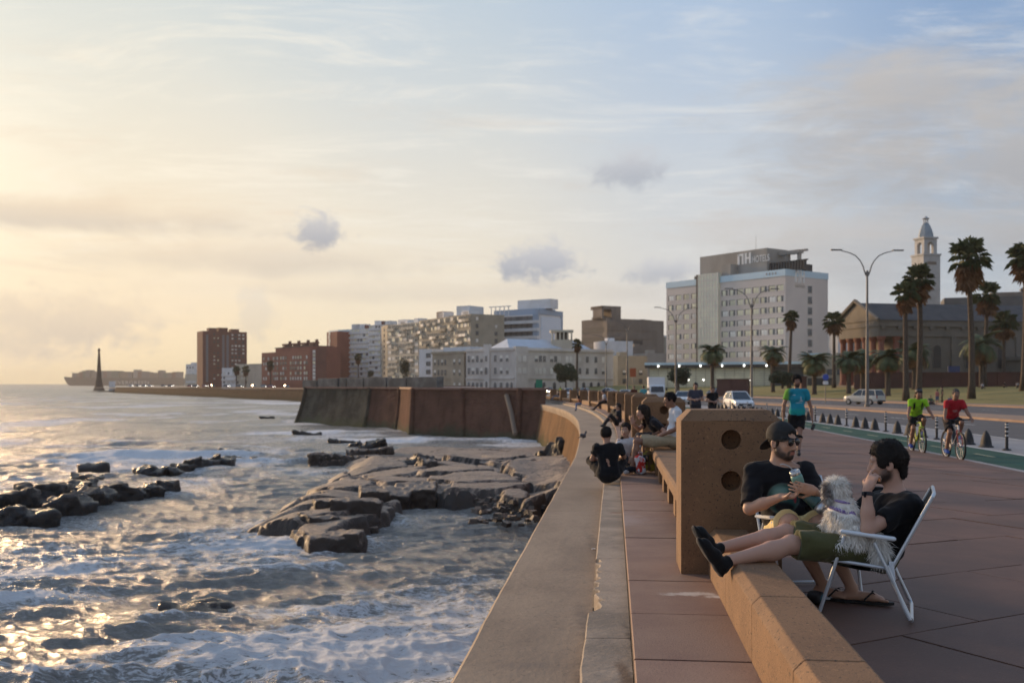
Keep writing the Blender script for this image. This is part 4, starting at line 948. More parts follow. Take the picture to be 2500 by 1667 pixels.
# old seafront houses
A, B = pt(1023, 342), pt(1055, 338); t, L = building('seafront_house', 'narrow white house with a blue roof, left of the tan house', A, B, 10, -2, zpx(852, 340), C_white); windows(t, 'front', L, 10, [L*.72], [2.6, 5.6, 8.4, 11.2], 1.9, 1.3, ['glass'], M_reveal, 0, 2)
A, B = pt(1056, 331), pt(1137, 320); zt = 11.4; t, L = building('seafront_house', 'tan two-storey villa with corner bays left of the old white building', A, B, 12, -2, zt, C_histb)
MB().bb(-.3, L+.3, -.5, 12.3, zt, zt+.7).build('cornice', C_histb, t); MB().bb(4, L*.62, -.35, 0, 3.2, 3.7).build('ledge', C_histb, t); MB().bb(L*.62, L, -.8, 0, -2, zt-.2).build('bay', C_histb, t)
windows(t, 'front', L, 12, [1.3, 3.0, 4.8, 6.4], [1.0, 5.2, 8.6], .9, 1.8, ['glass', 'blindtop', 'glass'], C_histb, .05, 4)
for x in (L*.72, L*.88):
    for z in (1.0, 5.2, 8.6): obj('window', window_mesh(.9, 1.8, 'blindtop', C_histb), t, (x, -.8, z), 0)
MB().bb(2, L-1, 3, 9, zt+.7, zt+2.2).build('roof', C_bluer, t)
def arch_win(w, h, m0, m1):
    mb = MB(); mb.cur = 0
    pr = [(-w/2-.15, -h/2)]+[(math.cos(a)*(w/2+.15), h/2-w/2+math.sin(a)*(w/2+.15)) for a in np.linspace(PI, 0, 9)]+[(w/2+.15, -h/2)]
    mb.extr(pr, 1, -.12, .02); mb.cur = 1
    pr = [(-w/2, -h/2)]+[(math.cos(a)*w/2, h/2-w/2+math.sin(a)*w/2) for a in np.linspace(PI, 0, 9)]+[(w/2, -h/2)]
    mb.extr(pr, 1, -.16, -.11); return mb.mesh('window', [m0, m1])
A, C, E = pt(1138, 319), pt(1255, 305), pt(1497, 326); zt = 12.7
t, L = building('old_building', 'old white three-storey seafront building with arched ground floor windows, sea wing', A, C, 16, -2, zt, C_hist)
MB().bb(0, L, -.35, 0, 3.0, 3.4).build('string_course', C_hist, t); MB().bb(-.2, L, -.4, 0, zt-.9, zt-.5).build('cornice', C_hist, t); MB().bb(L*.40, L*.52, -.6, .5, -2, zt+1.2).build('centre_bay', C_hist, t)
aw = arch_win(1.15, 2.3, C_hist, M_glass)
for x in lin(.4, L*.38, 4)+lin(L*.56, L-1.5, 3)+[L-.9]: obj('window', aw, t, (x, 0, .9))
for z in (5.6, 9.4): windows(t, 'front', L, 16, lin(.4, L*.38, 4)+lin(L*.56, L-1.5, 3), [z], 1.1, 2.0, ['glass', 'blindtop'], C_hist, 0, 3); obj('window', arch_win(1.2, 2.2, C_hist, M_glass) if z < 6 else window_mesh(.9, 1.6, 'glass', C_hist), t, (L*.46, -.6, z))
MB().bb(L*.44, L*.485, -.66, -.6, -1.2, 2.2).build('door', M_glass, t)
t, L = building('old_building', 'old white three-storey seafront building, long street wing behind the round tree', C+Vector((.05, .0, 0)), E, 16, -2, zt, C_hist)
MB().bb(0, L, -.35, 0, 3.0, 3.4).build('string_course', C_hist, t); MB().bb(0, L+.2, -.5, 0, zt-1.0, zt-.5).build('cornice', C_hist, t); MB().bb(0, 4.5, -1.0, .5, -2, zt+.3).build('corner_bay', C_hist, t)
for z in (5.6, 9.3):
    for x in (1.3, 3.1): obj('window', window_mesh(1.2, 1.9, 'curtain', C_hist), t, (x, -1.0, z))
    windows(t, 'front', L, 16, [8.2, 9.7, 11.2, 14, 15.5, 17, 20, 21.5, 25, 28, 31.5, 34.5], [z], 1.1, 1.9, ['glass', 'blindtop', 'curtain'], C_hist, .12, int(z))
for x in (26.5, 29.5, 32.5, 35.5, 8, 11, 15): obj('window', aw, t, (x, 0, .9))
mb = MB(); y0 = 3; mb.add([(0, y0, zt), (L*.83, y0, zt), (L*.83, 15, zt), (0, 15, zt), (2.5, 8, zt+3), (L*.76, 8, zt+3)], [(0, 1, 5, 4), (1, 2, 5), (2, 3, 4, 5), (3, 0, 4)]); mb.build('roof', C_bluer, t)
# lookout pavilion on the roof
tw = thing('roof_lookout', 'cream lookout pavilion with columns on the roof of the old white building', 'pavilion', (16.0, 322, zt))
MB().bb(-3.4, 3.4, -3, 3, -.2, 3.0).build('base', C_cream, tw); MB().bb(-3.7, 3.7, -3.3, 3.3, 5.4, 6.1).build('roof', C_cream, tw); MB().bb(-2.0, 2.0, -1.8, 1.8, 3.0, 5.4).build('core', C_brutd, tw)
for x in (-3.1, -1.9, -.6, .6, 1.9, 3.1): MB().tube((x, -2.8, 3), (x, -2.8, 5.4), .28, .24, 8).build('column', C_cream, tw)
# raw concrete block
A, B = pt(1420, 495), pt(1482, 478); zt = 32.9; t, L = building('concrete_block', 'grey-brown raw concrete block with an open frame on its roof', A, B, 36, -2, zt, C_brut)
for f in range(4): MB().bb(.5, L-.5, -.12, 0, 12+f*4.8, 14.6+f*4.8).build('slit_window', mat('slit_grille', (.16, .14, .115), .8), t)
A2, B2 = pt(1482, 477.5), pt(1591, 490); d = B2-A2; t2 = t; t = thing('concrete_block', 'right wing of the raw concrete block with long dark window slits', 'building', (A2.x, A2.y, 0), math.atan2(d.y, d.x)); L = d.length
MB().bb(0, L, 0, 20, -2, zt).build('wall', C_brut, t)
for f in range(5):
    for k in range(3):
        if f == 4 and k < 3: MB().bb(1+k*7.2, 7.6+k*7.2, -.15, 0, 12+f*4.2, 14.0+f*4.2).build('slit_window', C_brut, t)
        else: MB().bb(1+k*7.2, 6.4+k*7.2, -.15, 0, 8+f*4.2, 10.0+f*4.2).build('slit_window', C_brutd, t)
    MB().bb(-.1, L+.1, -.35, 0, 10.6+f*4.2, 11.4+f*4.2).build('floor_band', C_brut, t)
mb = MB(); mb.bb(-1.6, -.6, 2, 10, zt, zt+6.2); mb.bb(4, 9.4, 2, 12, zt, zt+6.2); mb.bb(-1.6, 4, 2, 12, zt+4.6, zt+6.2); mb.bb(-1.6, 4, 3, 11, zt, zt+.9); mb.bb(-1.6, 4, 9, 10, zt+1.5, zt+2); mb.build('roof_frame', C_brut, t)
MB().bb(L, L+5, 2, 20, -2, zpx(806, 490)).build('side_wing', C_brut, t)
# small houses between the old building and the hotel
for (p0, p1, py, b, wm, lab, sd) in ((1476, 1545, 832, 420, C_white, 'white-walled house peeping over the old building, below the concrete block', 1), (1508, 1580, 868, 350, C_olive, 'shabby grey corner house left of the hotel', 2), (1545, 1600, 846, 440, C_brut, 'brown house among the roofs left of the hotel', 3), (1580, 1640, 862, 400, C_greyd, 'low grey house against the left end of the hotel', 4), (1556, 1626, 822, 520, C_olive, 'far green-brown roofs left of the hotel', 5), (1604, 1630, 818, 560, C_white, 'far white flats just left of the hotel', 6)):
    A, B = pt(p0, b), pt(p1, b+4); t, L = building('city_house', lab, A, B, 12, -2, zpx(py, b), wm); windows(t, 'front', L, 12, lin(1, L-1, max(2, int(L/3.2))), [2.5, 5.5, 8.5][:2 if sd in (2, 4) else 3], 1.2, 1.5, ['glass', 'curtain', 'blindtop'], M_reveal, .25, sd)
    MB().bb(L*.2, L*.45, 3, 6, zpx(py, b), zpx(py, b)+1.4).build('roof_tank', wm, t)
# hotel
A, B = pt(1627, 325), pt(1917.5, 286); zt = 34.5; base = 6.0
t, L = building('hotel', 'grey ten-storey hotel slab with rows of small windows and a rooftop name sign', A, B, 19.5, -2, zt-1.9, C_grey)
fx = 14.6; gx0, gx1 = 14.8, 23.2      # glass stair strip
MB().bb(0, 14.6, -.25, 19.6, zt-1.9, zt).build('parapet_band', C_pale, t); MB().bb(23.4, L+.1, -.25, 19.6, zt-1.9, zt).build('parapet_band', C_pale, t)
rows = [zt-5.3-i*3.15 for i in range(9)]
for z in rows: MB().bb(0, 14.5, -.07, 0, z-1.45, z-1.05).build('string_course', C_grey, t); MB().bb(23.3, L, -.07, 0, z-1.45, z-1.05).build('string_course', C_grey, t)
def hotel_win(kind):
    mb = MB(); w, h = 2.0, 1.55; mb.cur = 0
    mb.bb(-w/2-.45, -w/2, -.03, .02, -h/2-.05, h/2+.12); mb.bb(-w/2-.45, w/2+.08, -.03, .02, h/2, h/2+.14)
    mb.cur = 1; mb.bb(-w/2, w/2, -.05, .01, -h/2, h/2); mb.cur = 2; mb.bb(-.03, .03, -.09, -.05, -h/2, h/2); mb.bb(-w/2, w/2, -.12, -.05, -h/2-.1, -h/2)
    if kind == 'half': mb.cur = 3; mb.bb(w*.12, w/2, -.06, -.05, -h/2, h/2)
    return mb.mesh('window', [M_reveal, M_blind if kind != 'curtain' else M_curt, C_grey, M_glass])
hw = [hotel_win('blind'), hotel_win('blind'), hotel_win('curtain'), hotel_win('half')]; hr = random.Random(5)
for ri, z in enumerate(rows):
    for x in lin(.6, 14.2, 4)+lin(23.8, L-.2, 8): obj('window', hr.choice(hw) if hr.random() < .9 else hw[3], t, (x, 0, z))
for z in rows[:8]: obj('window', window_mesh(1.7, 1.9, 'glass', M_frame), t, (L, 11.0, z), PI/2)
gl = mat('stair_glass', (0.88, 0.85, 0.66), 0.25, (0.76, 0.74, 0.60), 0.3, spec=0.6)
MB().bb(gx0, gx1, -.9, .5, base, zt+1.2).build('stair_glazing', gl, t); MB().bb(gx0-.7, gx0-.02, -1.0, .6, base, zt+1.2).build('stair_edge', C_brutd, t)
for z in np.arange(base, zt+1, 1.62): MB().bb(gx0, gx1, -.98, -.9, z-.07, z+.07).build('mullion', C_grey, t)
for x in np.linspace(gx0, gx1, 8): MB().bb(x-.06, x+.06, -1.0, -.9, base, zt+1.2).build('mullion', C_grey, t)
MB().bb(11.5, 38.5, 3.5, 13, zt, zt+7.4).build('plant_room', C_greyd, t); MB().bb(23.3, 27, 0.5, 6, zt, zt+3.6).build('stair_head', C_greyd, t); MB().bb(9.5, 12.0, 3, 8, zt-1.5, zt+1.4).build('lift_head', C_brutd, t)
# name sign on the plant room: a big N drawn as a bridge, a big H, then HOTELS
sg = mat('sign_letters', (0.88, 0.86, 0.82), 0.4)
sx = 27.3
mb = MB(); mb.bb(sx, sx+.75, 3.25, 3.5, zt+3.4, zt+6.6); mb.bb(sx+1.7, sx+2.3, 3.25, 3.5, zt+3.4, zt+6.0); mb.bb(sx, sx+2.3, 3.25, 3.5, zt+6.0, zt+6.6); mb.build('sign_letter', sg, t)
mb = MB(); mb.bb(sx+2.9, sx+3.55, 3.25, 3.5, zt+3.4, zt+6.7); mb.bb(sx+4.5, sx+5.15, 3.25, 3.5, zt+3.4, zt+6.7); mb.bb(sx+3.55, sx+4.5, 3.25, 3.5, zt+4.8, zt+5.4); mb.build('sign_letter', sg, t)
text('HOTELS', t, (sx+5.5, 3.4, zt+3.5), 2.9, sg, name='sign_lettering', ext=.06, sx=.62)
mb = MB()
for (x, y) in ((L, 5.0), (L, 6.0)): pass
mb.bb(L, L+.25, 4.2, 4.75, zt-3.6, zt-.2); mb.bb(L, L+.25, 5.6, 6.05, zt-3.6, zt-.9); mb.bb(L, L+.25, 4.2, 6.05, zt-.8, zt-.2); mb.build('sign_letter', sg, t)
mb = MB(); mb.bb(L, L+.25, 6.5, 6.95, zt-3.6, zt-.1); mb.bb(L, L+.25, 7.9, 8.35, zt-3.6, zt-.1); mb.bb(L, L+.25, 6.95, 7.9, zt-2.1, zt-1.5); mb.build('sign_letter', sg, t)
text('HOTELS', t, (L+.05, 4.4, zt-5.0), 1.15, C_greyd, (PI/2, 0, PI/2), 'sign_lettering', .03)
for i in range(4):
    mb = MB(); c = (41.5+i*1.1, zt-.95); pr = [(c[0]+math.sin(a)*(.42 if k % 2 == 0 else .18), c[1]+math.cos(a)*(.42 if k % 2 == 0 else .18)) for k, a in enumerate(np.linspace(0, 2*PI, 10, endpoint=False))]
    mb.extr(pr, 1, -.32, -.25); mb.build('star', C_greyd, t)
# rooftop frame and tanks
mb = MB()
for x in (37.5, 41.5, 45.5): mb.bb(x-.4, x+.4, 9, 10, zt, zt+6.4)
mb.bb(36, 46.2, 8.4, 10.6, zt+5.5, zt+6.5); mb.bb(38, 46, 12, 13, zt+6.4, zt+7.0); mb.build('roof_frame', C_greyd, t)
mb = MB()
for x in np.arange(38, 52, 1.0): mb.bb(x-.28, x+.28, 4.4, 5.4, zt, zt+2.7)
mb.bb(37.6, 52, 4.6, 5.2, zt+2.5, zt+2.9); mb.build('cooling_units', C_brutd, t); MB().bb(44, 47.5, 10, 13, zt, zt+2.2).build('roof_tank', C_brutd, t)
MB().tube((33, 5, zt+7.4), (33, 5, zt+12), .06, .03, 5).build('mast', C_greyd, t)
# podium with lit glass front
A, B = pt(1585, 275), pt(1880, 262); zt2 = zpx(884, 268); d = B-A
t = thing('hotel_podium', 'low glass-fronted podium with a blue roof edge below the hotel', 'building', (A.x, A.y, 0), math.atan2(d.y, d.x)); L = d.length
MB().bb(0, L, 0, 20, -2, zt2-.7).build('wall', mat('podium_cream', (.72, .69, .52), .5, (.62, .6, .46), .2), t); MB().bb(-1, L+9, -1.2, 20, zt2-.7, zt2).build('roof_edge', C_pale, t); MB().bb(-1, L+9, -1.0, 0, zt2-1.5, zt2-.7).build('fascia', C_brutd, t); MB().bb(L, L+9, 0.5, 18, -2, zt2-.7).build('dark_end', mat('dark_glass_end', (.06, .075, .085), .3), t)
for z in np.arange(.6, zt2-1.5, .62): MB().bb(0, L, -.06, 0, z-.05, z+.05).build('mullion', C_olive, t)
for x in np.arange(0, L, 2.6): MB().bb(x-.06, x+.06, -.09, 0, 0, zt2-1.5).build('mullion', C_olive, t)
for i, q in enumerate(lin(0.0, L+8, 7)): MB().lathe([(.02, -.3), (.18, -.18), (.22, 0), (.18, .18), (.02, .3)], (q, -1.3, zt2-1.0), 8).build('lamp', C_lamp, t)
for i, q in enumerate(lin(1.0, L-3, 7)): MB().lathe([(.02, -.25), (.2, -.15), (.25, 0), (.2, .15), (.02, .25)], (q, -1.3, 2.6), 8).build('lamp', C_lamp, t)
# right of the hotel
for (p0, p1, py, b, wm, lab, sd) in ((2012, 2046, 814, 330, C_histb, 'narrow brown balconied house behind the right end of the hotel', 1), (2046, 2084, 813, 325, C_white, 'plain white house right of the hotel', 2), (2083, 2118, 788, 340, C_brut, 'dark old house left of the church portico', 3), (2050, 2082, 786, 420, C_white, 'far white flats above the plain white house', 5)):
    A, B = pt(p0, b), pt(p1, b+3); t, L = building('city_house', lab, A, B, 14, -2, zpx(py, b), wm); windows(t, 'front', L, 12, lin(.5, L-.5, 2), [8, 11, 14, 17][:(4 if sd != 2 else 2)], .9 if sd == 2 else 1.7, 1.2, ['glass', 'curtain', 'glass'], M_reveal, .2, sd)
    if sd in (1, 3): MB().bb(0, L, -.9, 0, 12.2, 13.0).build('balcony', wm, t)
A, B = pt(1962, 255), pt(2062, 250); t, L = building('side_building', 'low grey flat-roofed building between the hotel and the palms', A, B, 12, -2, zpx(866, 252), C_olive); MB().bb(1, 8, -.1, 0, 1, 3).build('garage_door', C_brutd, t); windows(t, 'front', L, 12, [6.5, 9.0], [4.5], 1.2, 1.3, ['glass'], M_reveal, 0, 1)
MB().bb(-.3, L*.5, -1.5, 12, zpx(866, 252), zpx(862, 252)).build('roof_edge', C_pale, t)
# church: nave, portico, bell tower
A = pt(2188, 199); ang = R(11); t = thing('church', 'dark stone church with a red-columned portico under a pediment', 'church', (A.x, A.y, 0), ang)
EZ = 14.2; NL = 62; NW = 15
MB().bb(2.5, NL, 0, NW, 0, EZ-1.2).build('wall', C_church, t)
MB().bb(-4.2, NL+.4, -.7, NW+.7, EZ-1.2, EZ).build('cornice', C_church, t); MB().bb(-4.0, NL, -.3, NW+.3, EZ-3.2, EZ-1.2).build('frieze', C_church, t)
mb = MB(); rid = EZ+4.0; mb.add([(-4.6, -1, EZ), (NL, -1, EZ), (NL, NW+1, EZ), (-4.6, NW+1, EZ), (-4.6, NW/2, rid), (NL, NW/2, rid)], [(0, 1, 5, 4), (2, 3, 4, 5), (1, 2, 5)]); mb.build('roof', C_chroof, t)
mb = MB(); mb.add([(-4.4, -.9, EZ), (-4.4, NW+.9, EZ), (-4.4, NW/2, rid-.2), (-3.4, -.9, EZ), (-3.4, NW+.9, EZ), (-3.4, NW/2, rid-.2)], [(0, 2, 1), (3, 4, 5)]); mb.build('pediment', mat('pediment_stone', (.20, .175, .14), .9, (.16, .14, .115), .4), t)
for s0, s1 in (((-4.7, -1.3, EZ), (-4.7, NW/2, rid+.4)), ((-4.7, NW+1.3, EZ), (-4.7, NW/2, rid+.4))): MB().tube(s0, s1, .42, .42, 6).build('raking_cornice', C_church, t)
for k in range(6):
    y = .2+k*(NW-.4)/5; MB().lathe([(.85, 1.2), (.85, 1.7), (.66, 1.9), (.58, EZ-4.2), (.85, EZ-3.6), (.9, EZ-3.2)], (-3.2, y, 0), 10).build('column', C_redcol, t)
for k in (0, ): MB().lathe([(.85, 1.2), (.66, 1.9), (.58, EZ-4.2), (.9, EZ-3.2)], (0.2, .4, 0), 10).build('column', C_redcol, t)
MB().bb(-5, 2.5, -1, NW+1, -1, 1.2).build('steps', C_church, t); MB().bb(2.3, 2.5, 5.5, 9.5, 1.2, 8).build('door', C_brutd, t)
for k in range(18): MB().bb(-3.6+k*3.55, -2.8+k*3.55, -.72, -.3, EZ-1.75, EZ-1.2).build('dentil', C_church, t)
cw = arch_win(1.7, 4.6, C_church, C_brutd)
for x in (9.0, 16.3, 23.6, 31, 38, 45, 52): obj('window', cw, t, (x, 0, 7.0))
for x in (5.5, 12.6, 20, 27.3, 34.5, 41.5, 48.5, 55.5): MB().bb(x-.45, x+.45, -.35, 0, 0, EZ-3.2).build('pilaster', C_church, t)
MB().bb(2.5, NL, -.25, 0, 3.6, 4.0).build('string_course', C_church, t)
MB().bb(24, NL, -6, -.35, 0, 6.2).build('side_aisle', C_church, t); MB().bb(23.6, NL, -6.5, -.35, 6.2, 6.9).build('aisle_cornice', C_church, t)
for x in lin(25, NL-1, 9): obj('window', arch_win(1.5, 4.0, C_church, C_brutd), t, (x, -6, 3.0)); MB().tube((x+2, -6.3, 0), (x+2, -6.3, 6.2), .35, .3, 8).build('column', C_church, t)
c = pt(2260, 236); t = thing('bell_tower', 'pale bell tower with an open arch and blue tiled dome behind the church', 'tower', (c.x, c.y, 0), R(14)); w = 2.25
z1, z2, z3, z4 = zpx(622, 236), zpx(582, 236), zpx(545, 236), zpx(531, 236)
MB().bb(-w, w, -w, w, 0, z1-.4).build('shaft', C_tower, t); MB().bb(-w-.2, w+.2, -w-.2, w+.2, z1-.4, z1).build('cornice', C_tower, t)
mb = MB(); mb.add([(-w, -w, 17), (w, -w, 17), (w+3, -w, 12), (-w-2, -w, 12), (-w, w, 17), (w, w, 17), (w+3, w, 12), (-w-2, w, 12)], [(0, 3, 2, 1), (4, 5, 6, 7), (1, 2, 6, 5), (0, 4, 7, 3)]); mb.build('buttress', C_tower, t)
q = 1.3
for sx_ in (-1, 1):
    for sy in (-1, 1): MB().bb(sx_*q-.45, sx_*q+.45, sy*q-.45, sy*q+.45, z1, z2-.3).build('pier', C_tower, t)
for a in range(4):
    mb = MB(); pr = [(-.9, z2-1.9)]+[(math.cos(b_)*.85, z2-1.9+math.sin(b_)*.85) for b_ in np.linspace(PI, 0, 9)]+[(.9, z2-1.9), (.9, z2-.3), (-.9, z2-.3)]
    mb.extr(pr, 1, -q-.42, -q+.42); o = mb.build('arch', C_tower, t); o.rotation_euler = (0, 0, a*PI/2)
MB().bb(-q-.7, q+.7, -q-.7, q+.7, z2-.3, z2+.1).build('cornice', C_tower, t)
MB().lathe([(1.75, z2+.1), (1.65, z2+.9), (1.4, z2+1.9), (1.05, z2+2.8), (.7, z3-.2), (.62, z3)], (0, 0, 0), 8).build('dome', C_dome, t)
mb = MB()
for k in range(6): a = k*PI/3; mb.tube((.5*math.cos(a), .5*math.sin(a), z3), (.5*math.cos(a), .5*math.sin(a), z3+.9), .1, .1, 5)
mb.lathe([(.65, z3+.9), (.85, z3+1.05), (.45, z3+1.3), (.2, z3+1.55), (.05, z4+.3)], (0, 0, 0), 8); mb.build('lantern', C_tower, t)
MB().bb(-1.2, 1.2, -w-.06, -w, z1-2.6, z1-1.9).build('name_plaque', C_brut, t)
A, B = pt(2305, 275), pt(2700, 262); t, L = building('dark_building', 'dark flat-roofed building behind the church roof', A, B, 14, -2, zpx(722, 268), mat('dark_building_wall', (.17, .165, .16), .9, (.13, .125, .12), .15), 'building'); MB().bb(L*.3, L, 1, 13, zpx(722, 268), zpx(711, 268)).build('upper_storey', C_brut, t); windows(t, 'front', L, 14, [6, 16, 19], [21.5], 1.5, 1.8, ['glass', 'curtain'], M_reveal, 0, 2)
MB().tube((7, 3, zpx(722, 268)), (7, 3, zpx(694, 268)), .08, .05, 5).build('mast', C_brutd, t); MB().lathe([(.05, 0), (.9, .4), (.9, .8), (.2, 1.3)], (20, 3, zpx(711, 268)), 8).build('roof_ball', C_brutd, t)
# red granite garden walls
def gwall(lab, a, b, z0, z1, th=.6):
    d = b-a; t = thing('garden_wall', lab, 'wall', (a.x, a.y, 0), math.atan2(d.y, d.x)); n = max(1, int(d.length/3)); l = d.length/n
    for i in range(n): MB().bb(i*l, i*l+l-.03, 0, th, z0, z1).build('wall_panel', C_redwall, t)
    MB().bb(-.1, d.length+.1, -.1, th+.1, z1, z1+.18).build('coping', C_redwall, t)
gwall('long low red granite wall behind the palms in front of the church', pt(2085, 186), pt(2620, 176), .5, zpx(911, 182)); gwall('short red granite wall beside the road in front of the podium', pt(1750, 178), pt(1827, 174), -.6, zpx(927, 176)); gwall('red granite pier left of the small blue sign', pt(1956, 170), pt(1970, 170), 0, zpx(921, 170), 1.0)
# far white office by the ship and the tall stone marker in the water
A, B = pt(454, 1250), pt(475, 1245); t, L = building('far_office', 'small pale blue-white block between the ship and the brick tower', A, B, 12, -2, zpx(889, 1250), C_white); MB().bb(L*.45, L*.95, 2, 8, zpx(889, 1250), zpx(885, 1250)).build('roof_box', C_white, t); windows(t, 'front', L, 12, lin(0, L, 3), lin(3, 24, 5), 2, 2.2, ['glass', 'curtain'], C_blue, 0, 2)
A, B = pt(452, 1240), pt(480, 1235); t, L = building('far_office', 'low hazy shed below the pale block beside the ship', A, B, 12, -2, zpx(913, 1240), C_cream); MB().bb(1, L-1, -.1, 0, 3, 5).build('window_strip', C_white, t)
c = Vector(((242-1250)/2430*905, 905, WZ)); t = thing('sea_marker', 'tall slim dark stone chimney-like marker at the end of the far sea wall', 'tower', c, .3)
sm = mat('marker_stone', (.10, .075, .055), .9, (.07, .05, .04), .4, 6, .3, 3)
MB().lathe([(5.6, -2), (4.8, 1), (3.2, 5), (2.7, 9), (2.5, 10)], (0, 0, 0), 8).build('base', sm, t); MB().lathe([(2.3, 10), (.85, 35), (.9, 36)], (0, 0, 0), 10).build('shaft', sm, t); MB().lathe([(1.2, 36), (1.3, 36.8), (.9, 37.4), (.6, 38.4)], (0, 0, 0), 10).build('cap', sm, t)
MB().bb(8.5, 13.5, -2, 2, -2, 8.5).build('white_hut', C_white, t)

# ------------------------------------------------------------------ container ship
def ship():
    b = 3300.; x0 = (157-1250)/2430*b; t = thing('container_ship', 'long hazy container ship lying on the horizon behind the stone marker', 'ship', (x0, b, WZ), R(3))
    hm = mat('ship_hull', (.10, .09, .08), .7); L = 395
    mb = MB(); st = [(0, 1, 30, 24), (10, 6, 29, 8), (20, 12, 28.5, 0), (45, 22, 27, -2), (90, 26, 26, -2), (380, 26, 26, -2), (392, 20, 26, 4), (395, 14, 26, 12)]; vs = []
    for (x, w, zt, zb) in st: vs += [(x, -w, zt), (x, -w*.75, zb), (x, w*.75, zb), (x, w, zt)]
    fs = [(i*4+k, i*4+(k+1) % 4, i*4+4+(k+1) % 4, i*4+4+k) for i in range(len(st)-1) for k in range(4)]+[(3, 2, 1, 0), tuple(len(vs)-4+k for k in range(4))]
    mb.add(vs, fs); mb.build('hull', hm, t); MB().tube((26, 0, 28), (26, 0, 50), .8, .4, 6).build('mast', hm, t)
    cm = [mat('box_'+n, c, .8) for n, c in (('red', (.22, .12, .09)), ('grey', (.2, .19, .18)), ('green', (.13, .17, .14)), ('tan', (.26, .21, .15)))]; r = random.Random(3)
    for (a0, a1, z) in ((35, 60, 42), (58, 66, 46), (66, 96, 52), (97, 185, 49.5), (190, 232, 49), (247, 283, 48), (286, 308, 43), (330, 355, 46), (358, 378, 46)):
        x = a0
        while x < a1-6:
            mb = MB(); mb.bb(x, x+12.2, -24, 24, 26, z-r.choice((0, 0, 0, 2.6))); mb.build('container_bay', r.choice(cm), t); x += 12.7
    MB().bb(233, 246, -24, 24, 26, 53).build('bridge_house', mat('ship_house', (.42, .38, .32), .7), t); MB().bb(309, 328, -12, 12, 26, 51).build('funnel', cm[1], t)
    text('EVERGREEN', t, (172, -26.6, 5), 16, mat('ship_letters', (.7, .68, .62), .6), name='hull_lettering', ext=.05, sx=1.28)
ship()
# ------------------------------------------------------------------ granite piers and seats along the walk
PS = [7.95+10.5*k for k in range(0, 16)]
def pier_mesh():
    mb = MB(); w, th, h, c = .78, .60, 1.295, .085; x0, x1 = -w/2, w/2; hr = .078; hz = [.74, 1.063]; q = .15
    # front and back faces with two round recesses each
    for sgn, y in ((-1, -th/2), (1, th/2)):
        def fc(pts):
            mb.add([(p[0], y, p[1]) for p in pts], [tuple(range(len(pts))) if sgn < 0 else tuple(reversed(range(len(pts))))])
        lo, hi = hz[0]-q, hz[1]+q; mid = (hz[0]+hz[1])/2; q2 = mid-hz[0]
        fc([(x0, 0), (x1, 0), (x1, lo), (x0, lo)]); fc([(x0, lo), (-q, lo), (-q, h-c), (x0, h-c)]); fc([(q, lo), (x1, lo), (x1, h-c), (q, h-c)])
        fc([(-q, hi), (q, hi), (q, h-c), (-q, h-c)]); zs = [(lo, mid), (mid, hi)]
        for (za, zb), cz in zip(zs, hz):
            n = 24; circ = []; sq = []
            for k in range(n):
                a = 2*PI*k/n; ca, sa = math.cos(a), math.sin(a); circ.append((ca*hr, cz+sa*hr))
                t = 1/max(abs(ca)/q, (sa/(zb-cz) if sa > 0 else -sa/(cz-za)) if abs(sa) > 1e-9 else 0); sq.append((ca*t, cz+sa*t))
            for k in range(n):
                j = (k+1) % n; fc([sq[k], sq[j], circ[j], circ[k]])
                a, b = circ[k], circ[j]; yi = y-sgn*.13
                f = [(a[0], y, a[1]), (b[0], y, b[1]), (b[0], yi, b[1]), (a[0], yi, a[1])]; mb.add(f if sgn < 0 else f[::-1], [(0, 1, 2, 3)])
            for i in range(2):
                for k_, cc in ((0, (q, zb)), (1, (-q, zb)), (2, (-q, za)), (3, (q, za))): pass
            # corners of the square missed by the fan
            for (cx, czz) in ((q, zb), (-q, zb), (-q, za), (q, za)):
                ang = math.atan2(czz-cz, cx) % (2*PI); k = int(ang/(2*PI/n)); j = (k+1) % n
                tri = [sq[k], (cx, czz), sq[j]]; mb.add([(p[0], y, p[1]) for p in tri], [(0, 1, 2) if sgn < 0 else (2, 1, 0)])
            f = [(p[0], yi, p[1]) for p in circ]; mb.add(f, [tuple(range(n)) if sgn < 0 else tuple(reversed(range(n)))])
    for (x, s_) in ((x0, -1), (x1, 1)):
        lo = hz[0]-q; f = [(x, -th/2, 0), (x, th/2, 0), (x, th/2, lo), (x, th/2, h-c), (x, -th/2, h-c), (x, -th/2, lo)]; mb.add(f if s_ > 0 else f[::-1], [tuple(range(6))])
    r0 = [(x0, -th/2, h-c), (x1, -th/2, h-c), (x1, th/2, h-c), (x0, th/2, h-c)]; r1 = [(x0+c, -th/2+c, h), (x1-c, -th/2+c, h), (x1-c, th/2-c, h), (x0+c, th/2-c, h)]
    mb.add(r0+r1+[(-q, -th/2, h-c), (q, -th/2, h-c), (q, th/2, h-c), (-q, th/2, h-c)], [(0, 8, 9, 1, 5, 4), (1, 2, 6, 5), (2, 10, 11, 3, 7, 6), (3, 0, 4, 7), (4, 5, 6, 7)])
    return soften(mb.mesh('granite_pier', M_stone), .011)
pm = pier_mesh(); ordn = ['first', 'second', 'third', 'fourth', 'fifth', 'sixth', 'seventh', 'eighth', 'ninth', 'tenth', 'eleventh', 'twelfth', 'thirteenth', 'fourteenth', 'fifteenth', 'sixteenth']
for i, s in enumerate(PS):
    s += .3; p = P(s, .92); lab = 'large speckled granite pier with two round holes, beside the man in a cap' if i == 0 else f'granite pier with round holes, {ordn[i]} of the row counted from the man in a cap'
    obj('granite_pier', pm, None, tuple(p), head(s), lab, 'pier', 'granite piers along the promenade')
